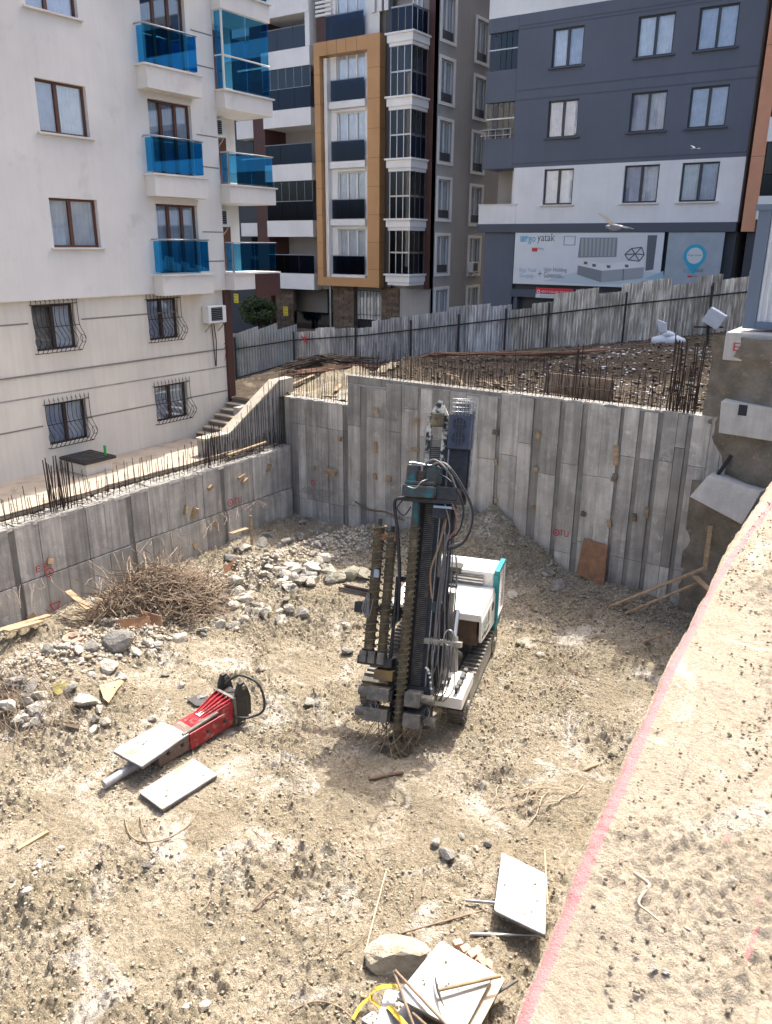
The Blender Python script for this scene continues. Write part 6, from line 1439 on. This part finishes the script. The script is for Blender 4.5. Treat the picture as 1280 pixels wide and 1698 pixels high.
rk_m = [rock_mesh(i+40, m_green_rock, 3, .85, 3) for i in range(2)]
rnd = random.Random(21)
def rock(u, v, wpx, label, grp=None, me=None, flat=1., up=0., nm='rock', asp=1., rz=None):
    p_ = GP(u, v); zc = (p_ - Vector((0, 0, 0))).length; s_ = wpx*zc/FPX/2/1.0
    me = me or rnd.choice(rk_p); o = bpy.data.objects.new(nm, me); COL.objects.link(o)
    o.location = p_ + Vector((0, 0, s_*.28 + up)); o.rotation_euler = (rnd.uniform(-.4, .4), rnd.uniform(-.4, .4), rnd.uniform(0, 6.28)) if rz is None else (0, 0, rz); o.scale = (s_*asp, s_*rnd.uniform(.7, .95), s_*rnd.uniform(.65, .95)*flat)
    return tag(o, label, 'rock', grp)
BOULD = rock_mesh(77, mat('pale limestone', (.52, .46, .36), (.34, .29, .21), .95, scale=4, bump=.5, bscale=12), 3, .7, 4)
key = [(190, 1070, 60, 'big squarish grey green concrete block, largest stone left of the breaker', rk_g[0], 1.3), (222, 1082, 32, 'pale round boulder right beside the big squarish block', None, 1), (183, 1110, 38, 'pale wedge stone below the big squarish block', None, 1), (152, 1075, 40, 'grey slab stone left of the big squarish block', rk_g[1], .7),
       (116, 1150, 28, 'dark grey oval stone beside the yellow puddle', rk_g[2], 1.0), (148, 1168, 58, 'long pale slab stone above the cluster of round stones', None, .7), (160, 1200, 26, 'left big stone of the cluster below the long slab', rk_g[3], 1.), (176, 1196, 26, 'right big stone of the cluster below the long slab', None, 1.), (155, 1216, 24, 'pale stone at the lower end of the cluster below the long slab', None, .9), (165, 1183, 20, 'upper stone of the cluster below the long slab', None, .9),
       (253, 1194, 20, 'pale stone just above the plate on the breaker', None, 1.), (300, 1138, 18, 'lone pale stone on the soil above the breaker', None, 1.), (334, 1158, 20, 'grey stone on a dark scrap beside the breaker ribs', rk_g[1], 1.), (274, 1121, 14, 'small dark stone halfway between the big block and breaker', rk_g[2], 1.), (414, 1114, 16, 'smaller left stone of the pale pair above the breaker bracket', None, 1.), (432, 1108, 26, 'bigger right stone of the pale pair above the breaker bracket', None, 1.),
       (555, 962, 40, 'left greenish boulder of the row behind the spare augers', rk_m[0], 1.), (580, 958, 38, 'middle greenish boulder of the row behind the spare augers', rk_m[1], 1.), (602, 956, 34, 'right greenish boulder of the row behind the spare augers', rk_m[0], 1.), (538, 945, 32, 'pale boulder left of the greenish boulder row', None, 1.),
       (512, 1170, 24, 'reddish stone right of the breaker bracket', None, .9), (575, 1040, 24, 'pale bluish lump left of the auger rack', None, .8), (578, 1083, 30, 'grey lump lower left of the auger rack', rk_g[4], .7), (862, 1070, 22, 'small brown boulder right of the track', rk_m[1], 1.), (850, 988, 26, 'pale boulder against the rear of the track', None, 1.1), (897, 1088, 22, 'flat pale stone right of the crawler track', None, .6),
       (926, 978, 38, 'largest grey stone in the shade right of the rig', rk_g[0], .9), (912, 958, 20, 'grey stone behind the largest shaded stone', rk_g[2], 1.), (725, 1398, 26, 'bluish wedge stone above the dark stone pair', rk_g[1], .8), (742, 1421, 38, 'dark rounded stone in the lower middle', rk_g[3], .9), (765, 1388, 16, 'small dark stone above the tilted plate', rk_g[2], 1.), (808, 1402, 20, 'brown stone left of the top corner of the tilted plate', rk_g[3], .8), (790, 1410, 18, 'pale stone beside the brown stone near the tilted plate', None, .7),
       (1018, 1250, 18, 'brown stone near the red line beside small pale stones', rk_m[0], 1.), (245, 1440, 22, 'dark stone of the small cluster under the curved root', rk_g[3], 1.), (252, 1432, 16, 'pale stone of the small cluster under the curved root', None, 1.), (242, 1446, 14, 'lowest stone of the small cluster under the curved root', None, 1.), (338, 1672, 24, 'pale stone at the bottom edge, right one of two', None, 1.), (308, 1672, 20, 'pale stone at the bottom edge, left one of two', None, 1.),
       (662, 1600, 92, 'big pale boulder left of the plate with the pickaxe', BOULD, .8), (20, 1460, 18, 'dark stone at the left end of the small stone row', rk_g[3], 1.), (42, 1482, 22, 'pale stone at the lower end of the small stone row', None, .8), (500, 870, 18, 'stone in the shade at the foot of the left pilaster', rk_g[1], 1.), (410, 910, 26, 'pale boulder beside the round timber post', None, .9)]
for u, v, w_, lab, me, fl_ in key: rock(u, v, w_, lab, None, me, fl_, rz=R(24) if me is BOULD else None)
clusters = [  # polyline band, spread px, count, size range px, label, group
    ([(395, 925), (440, 915), (500, 905), (540, 900)], (30, 14), 30, (10, 24), 'shaded grey rubble stone at the foot of the back wall', 'rubble stones below the back wall'),
    ([(440, 945), (470, 955), (520, 935), (530, 965), (480, 985)], (26, 12), 40, (14, 30), 'pale rubble stone in the wide heap left of the spare augers', 'rubble stones left of the augers'),
    ([(370, 1000), (400, 985), (430, 1010), (460, 1030), (500, 1015)], (24, 12), 34, (12, 28), 'pale rubble stone in the heap right of the twig pile', 'rubble stones right of the twig pile'),
    ([(240, 1075), (280, 1060), (330, 1050), (400, 1035)], (22, 9), 26, (9, 20), 'small pale rubble stone below the twig pile', 'rubble stones below the twig pile'),
    ([(100, 1080), (150, 1120), (200, 1130), (230, 1100)], (22, 10), 16, (10, 22), 'pale rubble stone around the big squarish block', 'rubble stones round the big block'),
    ([(5, 1110), (30, 1140), (60, 1170), (20, 1200), (90, 1190), (10, 1160)], (20, 16), 34, (12, 34), 'grey rubble stone in the heap at the left picture edge', 'rubble stones at the left edge'),
    ([(60, 1440), (75, 1430), (50, 1460), (90, 1415), (105, 1405)], (7, 5), 12, (6, 12), 'small stone in the short stone row at the lower left', 'stones in a short row'),
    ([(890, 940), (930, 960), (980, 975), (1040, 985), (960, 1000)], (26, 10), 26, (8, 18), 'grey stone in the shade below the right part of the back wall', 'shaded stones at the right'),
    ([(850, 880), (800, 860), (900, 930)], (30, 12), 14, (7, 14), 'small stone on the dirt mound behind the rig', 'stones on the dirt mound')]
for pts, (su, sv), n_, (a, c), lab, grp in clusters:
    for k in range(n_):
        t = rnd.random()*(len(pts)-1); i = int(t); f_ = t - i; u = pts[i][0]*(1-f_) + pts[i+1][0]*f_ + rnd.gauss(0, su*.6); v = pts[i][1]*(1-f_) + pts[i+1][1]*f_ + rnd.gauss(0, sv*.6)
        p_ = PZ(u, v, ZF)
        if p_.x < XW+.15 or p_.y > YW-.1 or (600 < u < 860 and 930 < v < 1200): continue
        rock(u, v, 1.3*(a + (c-a)*rnd.random()**1.8), lab, grp, rnd.choice(rk_p if 'shade' not in lab else rk_g) if rnd.random() < .8 else rnd.choice(rk_g))  # shaded clusters take the darker grey rocks, shade put into the colour
for k in range(34):
    u, v = rnd.uniform(20, 1000), rnd.uniform(1120, 1680)
    if v > 1690 - (u-850)*2 - 40 and u > 700: continue
    rock(u, v, rnd.uniform(5, 11), 'small lone pale stone scattered on the open pit floor', 'small stones scattered on the floor')
m_moundstone = mat('dusty mound stone', (.33, .29, .22), (.20, .175, .13), .95, scale=6, contrast=(.4, .6))
m_terrace = mat('brown terrace rubble', (.16, .125, .09), (.08, .063, .046), .95, scale=4)
m_clod = mat('soil clod', (.52, .44, .33), (.38, .32, .23), .97, scale=6, bump=.3, bscale=30, contrast=(.4, .6))
# fine debris as uncountable stuff
OV = np.array([(1, 0, 0), (0, 1, 0), (-1, 0, 0), (0, -1, 0), (0, 0, 1), (0, 0, -1)], float); OF = np.array([(0, 1, 4), (1, 2, 4), (2, 3, 4), (3, 0, 4), (1, 0, 5), (2, 1, 5), (3, 2, 5), (0, 3, 5)])
_bm = bmesh.new(); bmesh.ops.create_icosphere(_bm, subdivisions=1, radius=1); IV = np.array([v_.co[:] for v_ in _bm.verts]); IF = np.array([[v_.index for v_ in f_.verts] for f_ in _bm.faces]); _bm.free()
def pebbles(name, xy, size, zf, m, label, cat, seed=0, flat=.7, sink=.2, octa=False):
    rg = np.random.RandomState(seed); N = len(xy); z = zf(xy[:, 0], xy[:, 1]); BV, BF = (OV, OF) if octa else (IV, IF); nv = len(BV)
    V = BV[None]*(1 + .6*(rg.rand(N, nv, 1)-.5)) + .25*(rg.rand(N, nv, 3)-.5); s3 = size[:, None]*(1 + .5*(rg.rand(N, 3)-.5)); s3[:, 2] *= flat; V = V*s3[:, None, :]
    a = rg.rand(N)*6.28; ca, sa = np.cos(a)[:, None], np.sin(a)[:, None]; X_ = V[..., 0]*ca - V[..., 1]*sa; Y_ = V[..., 0]*sa + V[..., 1]*ca
    co = np.stack([X_ + xy[:, 0:1], Y_ + xy[:, 1:2], V[..., 2] + z[:, None] + size[:, None]*sink], -1).reshape(-1, 3)
    F_ = (BF[None] + (np.arange(N)*nv)[:, None, None]).reshape(-1, 3)
    me = bpy.data.meshes.new(name); me.vertices.add(len(co)); me.vertices.foreach_set('co', co.astype(np.float32).ravel()); me.loops.add(F_.size); me.loops.foreach_set('vertex_index', F_.astype(np.int32).ravel()); me.polygons.add(len(F_)); me.polygons.foreach_set('loop_start', np.arange(0, F_.size, 3, dtype=np.int32)); me.polygons.foreach_set('loop_total', np.full(len(F_), 3, dtype=np.int32)); me.update(); me.materials.append(m)
    o = bpy.data.objects.new(name, me); COL.objects.link(o); return tag(o, label, cat, None, 'stuff')
rg = np.random.RandomState(5)
def sizes(N, a, b, p=2.5): return a + (b-a)*rg.rand(N)**p
xy = np.stack([rg.uniform(-16.9, -.8, 80000), rg.uniform(2.6, 19.4, 80000)], -1); cl = fbm(xy[:, 0]+40, xy[:, 1]+11, .8, 3); xy = xy[cl + rg.normal(0, .16, len(xy)) > -.12]
pebbles('soil_clods', xy, sizes(len(xy), .008, .036, 3.), ground_z, m_clod, 'crumbled dry soil clods covering the pit floor', 'soil clods', 1, .75, .25, True)
xy = np.stack([rg.uniform(-16.9, -.8, 2600), rg.uniform(2.6, 19.4, 2600)], -1)
pebbles('gravel', xy, sizes(len(xy), .008, .03), ground_z, m_rock, 'pale gravel bits scattered over the pit floor', 'gravel', 2)
N = 12000; t = rg.rand(N)*(len(rubble_line)-1.001); i = t.astype(int); f_ = (t-i)[:, None]; RL = np.array([[p_.x, p_.y] for p_ in rubble_line])
xy = RL[i]*(1-f_) + RL[i+1]*f_ + rg.normal(0, .55, (N, 2)); xy = xy[(xy[:, 0] > XW+.1) & (xy[:, 1] < YW-.1)]
pebbles('rubble_fragments', xy[::2], sizes(len(xy[::2]), .012, .085, 2.6), ground_z, m_rock, 'fine broken concrete fragments along the rubble heap', 'rubble', 3, .7, .2, True)
pebbles('rubble_soil', xy[1::2], sizes(len(xy[1::2]), .015, .08, 2.8), ground_z, m_clod, 'brown soil lumps mixed into the rubble heap', 'soil clods', 33, .7, .1, True)
xy = np.stack([rg.uniform(-14.5, -3.5, 7000), 19.4 - np.abs(rg.normal(0, 1.3, 7000))], -1)
pebbles('mound_gravel', xy, sizes(len(xy), .012, .055), ground_z, m_moundstone, 'gravel and stones on the dirt mound along the back wall', 'gravel', 4)
xy = np.stack([rg.uniform(-19, -3.2, 7000), rg.uniform(20, 30, 7000)], -1)
pebbles('rubble_bits', xy, sizes(len(xy), .015, .08, 3), back_z, m_terrace, 'dark stones strewn over the ground behind the back wall', 'rubble', 5)
xy = np.stack([rg.uniform(-10, -3.6, 900), rg.uniform(20, 27, 900)], -1)
pebbles('litter_bits', xy, sizes(len(xy), .015, .07, 3), back_z, m_sack, 'white litter specks strewn over the ground behind the back wall', 'litter', 6, .35)
xy = np.stack([rg.uniform(-18.6, -17.05, 900), rg.uniform(7, 19, 900)], -1); xy[:, 0] = XW - .42 + np.abs(rg.normal(0, .1, 900))*1.0
pebbles('edge_rubble', xy, sizes(len(xy), .015, .06, 2), lambda x, y: -6.3 + 0*x, m_rock, 'crumbled concrete bits along the top of the left wall', 'rubble', 7)
xy = np.stack([rg.uniform(-17.75, -17.42, 700), rg.uniform(7, 17, 700)], -1)
pebbles('edge_rubble', xy, sizes(len(xy), .02, .08, 2), lambda x, y: -6.36 + 0*x, m_rock, 'broken rubble in the gap between the patio and the left wall', 'rubble', 8)
def ledge_z(x, y):
    e = np.interp(y, ey, ex); return -1.6 + .025*fbm(x, y, 1.6, 3)
yy_ = rg.uniform(.9, 7, 12000); xx_ = np.interp(yy_, ey, ex) + .06 + np.abs(rg.rand(12000))**1.0*1.0; xy = np.stack([xx_, yy_], -1); cl = fbm(xy[:, 0]+5, xy[:, 1]+2, 1.5, 3); xy = xy[cl + rg.normal(0, .1, len(xy)) > .02]
pebbles('ledge_crumbs', xy, sizes(len(xy), .0015, .009, 3.), ledge_z, m_ledge, 'small soil crumbs lying on the near ledge', 'soil crumbs', 9, .8, 1.6, True)
# dark and yellow ground scraps
def scrap(pts, up, m, label, nm, cat, th=.02):
    P = [GP(u, v, up) for u, v in pts]; b = MB(); b.prism([p_ - Vector((0, 0, th)) for p_ in P], (0, 0, th)); return single(nm, b, m, label, cat)
scrap([(165, 1140), (200, 1128), (206, 1134), (196, 1150), (180, 1165), (172, 1160)], .10, m_ply if False else mat('orange board', (.62, .36, .2), (.5, .28, .16), .85, scale=6), 'torn orange brown board piece right of the long slab stone', 'board_piece', 'board')
scrap([(86, 1145), (100, 1132), (118, 1134), (112, 1152), (98, 1162), (90, 1158)], .03, mat('murky puddle', (.28, .25, .04), (.2, .17, .04), .15, scale=6), 'murky yellowish puddle among the rubble at the left', 'puddle', 'puddle', .01)
scrap([(310, 1162), (330, 1152), (352, 1158), (345, 1172), (325, 1172)], .05, m_blackmetal, 'dark flat scrap lying behind the red breaker ribs', 'scrap_sheet', 'scrap')
scrap([(90, 1195), (132, 1205), (130, 1213), (88, 1203)], .08, m_timberold, 'brown plank piece left of the stone cluster', 'plank', 'plank', .05)
scrap([(28, 1408), (78, 1378), (81, 1382), (31, 1411)], .05, m_timber, 'lone pale timber stick on the open soil at the lower left', 'timber', 'timber', .05)
b = MB(); c = GP(122, 1062, .12)
b.tube([c - Vector((0, 0, .14)), c], .24, 20, False); t = thing('cast_disc', 'round reddish cast cap with a square socket left of the big block', 'disc', c - Vector((0, 0, .14))); b.build('cap', mat('reddish cast', (.42, .26, .18), (.34, .2, .15), .8, scale=8), t, bevel=.02)
b = MB(); b.box(c + Vector((-.07, -.07, 0)), c + Vector((.07, .07, .05))); b.build('socket', m_brownpaint, t)
b = MB(); b.tube([c + Vector((.22*math.cos(a), .22*math.sin(a), .0)) for a in np.linspace(0, 2*PI, 20)], .02, 5); b.build('rim', m_brickpale, t)
for k, (u, v, u1, v1, lab) in enumerate(((190, 1048, 248, 1040, 'torn brown cardboard like board under the left of the twig pile'), (232, 1030, 268, 1040, 'brown splintered board standing at the foot of the twig pile'), (370, 960, 400, 935, 'orange brown board at the right end of the twig pile'))):
    a = GP(u, v, .0); c = GP(u1, v1, .0); b = MB(); b.slab([a, c, c + Vector((-.1, .1, .25)), a + Vector((-.05, .1, .3))], (0, -1, 0), .02); single('board_piece', b, m_ply, lab, 'board')
# twig pile
b = MB(); rr = random.Random(9); c0_ = PZ(262, 1015, ZF+.1)
for k in range(2700):
    a = rr.uniform(0, 2*PI); r_ = math.sqrt(rr.random()); ex_ = Vector((math.cos(a)*r_, math.sin(a)*r_, 0)); hh = 1.35*(1-r_**1.7)*rr.random()**.7
    ax1 = Vector((.30, .95, 0)); ax2 = Vector((.95, -.3, 0)); p0 = c0_ + ax1*ex_.x*1.75 + ax2*ex_.y*.95 + Vector((0, 0, hh-.05)); p0.x = max(p0.x, XW+.12)
    d = Vector((rr.gauss(0, 1), rr.gauss(0, 1), rr.gauss(0, .45))).normalized()*rr.uniform(.25, .75); pts = [p0]
    for j in range(4):
        d = d + Vector((rr.gauss(0, .35), rr.gauss(0, .35), rr.gauss(0, .3)))*d.length*.5; q_ = pts[-1] + d*.3; q_.z = max(q_.z, ZF+.03); q_.x = max(q_.x, XW+.06); pts.append(q_)
    b.tube(pts, rr.uniform(.006, .012), 3, caps=False, smooth=False)
t = thing('twig_pile', 'big tangled pile of dry brown twigs against the left pit wall', 'twig pile', (c0_.x, c0_.y, ZF)); b.build('twigs', m_twig, t, kind='stuff')
b = MB()
for k in range(140):
    a = rr.uniform(0, 6.28); p0 = c0_ + Vector((.3, .95, 0))*rr.uniform(-1.6, 1.6) + Vector((.95, -.3, 0))*rr.uniform(-.8, .9) + Vector((0, 0, rr.uniform(.1, 1.0))); p0.x = max(p0.x, XW+.1); d = Vector((rr.gauss(0, 1), rr.gauss(0, 1), abs(rr.gauss(.4, .4)))).normalized()*rr.uniform(.2, .5)
    b.tube([p0, p0 + d*.5 + Vector((0, 0, .04)), p0+d], .006, 3, caps=False)
b.build('pale_twigs', m_twigpale, t, kind='stuff')
def twigs(u0, v0, su, sv, n_, L0, L1, r_, m, label, nm, up=.03, ang=None, lift=.1):
    b = MB()
    for k in range(n_):
        u, v = rr.gauss(u0, su), rr.gauss(v0, sv); p0 = GP(u, v, up); a = rr.uniform(0, 6.28) if ang is None else rr.gauss(ang, .35); L_ = rr.uniform(L0, L1); pts = [p0]; dz = rr.uniform(0, lift)
        for j in range(5):
            a += rr.gauss(0, .28); q_ = pts[-1] + Vector((math.cos(a), math.sin(a), 0))*L_/5; q_.x = min(max(q_.x, XW+.05), -.95); q_.y = min(q_.y, YW-.05); q_.z = gz(q_.x, q_.y) + up + dz*math.sin((j+1)/5*PI); pts.append(q_)
        b.tube(pts, r_*rr.uniform(.6, 1.2), 4, caps=False)
    return single(nm, b, m, label, 'twigs', kind='stuff')
twigs(25, 1165, 32, 30, 140, .4, 1.2, .006, m_twig, 'sparse dry twigs tangled among the rubble at the left picture edge', 'twig_tangle', .06, None, .35)
twigs(300, 1000, 60, 22, 70, .3, .8, .006, m_twig, 'loose dry twigs on the rubble around the twig pile', 'twig_tangle', .05, None, .25)
twigs(855, 1335, 30, 22, 22, .5, 1.1, .009, m_twigpale, 'spread of thin pale roots on the soil above the tilted plate', 'root_tangle', .03, 1.0)
twigs(930, 1110, 36, 12, 34, .4, 1.1, .006, m_twig, 'thin brown twigs on the soil right of the crawler track', 'twig_tangle', .03, None)
twigs(985, 1000, 45, 16, 26, .3, 1.0, .008, m_twig, 'loose sticks in the shade below the right part of the back wall', 'twig_tangle', .04, None)
twigs(560, 1220, 50, 22, 22, .4, 1.2, .007, m_twig, 'thin dark roots on the soil left of the mast foot', 'root_tangle', .03, None)
twigs(560, 1440, 230, 110, 60, .2, .9, .005, m_twig, 'scattered thin twigs across the open pit floor', 'twig_tangle', .02, None, .04)
for (pts, r_, lab, m_) in (([(207, 1360), (215, 1385), (235, 1397), (270, 1395), (310, 1372), (330, 1345)], .012, 'dark curved root below the flat plate', m_twig), ([(232, 1355), (240, 1385), (255, 1415)], .01, 'short root crossing the dark curved root', m_twig), ([(480, 1680), (520, 1665), (560, 1670), (590, 1695)], .012, 'dark root near the bottom edge left of the straps', m_twig), ([(420, 1510), (440, 1490), (462, 1475)], .016, 'dark short branch on the soil in the lower middle', m_twig), ([(612, 1293), (640, 1287), (668, 1282)], .03, 'grey stick below the mast shadow', m_timberold), ([(970, 1277), (985, 1272), (998, 1268)], .025, 'pale stick end near the red line', m_timber), ([(330, 1515), (345, 1500), (352, 1480)], .008, 'thin upright twig on the lower left soil', m_twig)):
    b = MB(); b.tube(sm_path([GP(u, v, .03) for u, v in pts], 4), r_, 6); single('root' if 'root' in lab else 'stick', b, m_, lab, 'root' if 'root' in lab else 'stick')
b = MB(); pts = [PZ(u, v, -1.565) for u, v in ((1052, 1448), (1072, 1462), (1076, 1470), (1062, 1488), (1060, 1500), (1075, 1512), (1092, 1526))]; b.tube(sm_path(pts, 5), .0055, 6, r2=.0025)
single('root', b, m_twigpale, 'short pale curled root lying on the near ledge', 'root')
for (u, v, s_) in ((1278, 903, .02), (1085, 1605, .013), (1230, 1105, .009), (1105, 1612, .012), (1140, 1540, .01), (1262, 1018, .011)):
    p_ = PZ(u, v, -1.59); o = bpy.data.objects.new('pebble', rk_g[0] if u % 2 else rk_p[1]); COL.objects.link(o); o.location = p_; o.scale = (s_, s_*.7, s_*.5); tag(o, 'small stone lying on the sandy near ledge', 'pebble', 'small stones on the near ledge')
# ================================================================== BIRDS
def bird(u, v, dist, s_, rotz, label):
    c = ray(u, v).normalized()*dist; M_ = Matrix.Translation(c) @ Matrix.Rotation(rotz, 4, 'Z') @ Matrix.Rotation(.3, 4, 'X') @ Matrix.Scale(s_, 4)
    t = thing('pigeon', label, 'bird', c)
    b = MB(M_); prof = [(-.17, .012), (-.12, .035), (-.05, .052), (.03, .055), (.09, .038), (.12, .028), (.15, .03), (.175, .022), (.19, .006)]; n_ = 10; vs = []
    for x, r_ in prof:
        for k in range(n_): a = 2*PI*k/n_; vs.append((x, r_*math.cos(a), r_*math.sin(a)*.9 + (.012 if x > .1 else 0)))
    b.add(vs, [(i*n_+k, i*n_+(k+1) % n_, (i+1)*n_+(k+1) % n_, (i+1)*n_+k) for i in range(len(prof)-1) for k in range(n_)], True)
    b.build('body', mat('slate pigeon feathers', (.14, .15, .18), (.22, .23, .26), .8, scale=30), t)
    for sg in (1, -1):
        b = MB(M_); b.prism([(.07, sg*.04, .03), (.09, sg*.17, .09), (.05, sg*.34, .10), (-.03, sg*.36, .09), (-.05, sg*.2, .07), (-.07, sg*.05, .03)], (0, 0, .006)); b.build('wing', m_feather, t)
    b = MB(M_); b.prism([(-.15, -.02, 0), (-.15, .02, 0), (-.27, .05, -.005), (-.27, -.05, -.005)], (0, 0, .006)); b.build('tail', m_feather, t)
    b = MB(M_); b.tube([(.19, 0, .012), (.215, 0, .006)], .006, 5, r2=.001); b.build('beak', m_black, t)
bird(1018, 377, 17.5, 1.3, R(150), 'grey pigeon flying with open wings before the shop banner')
bird(1152, 247, 30, .6, R(60), 'small distant pigeon flying before the blue grey wall')
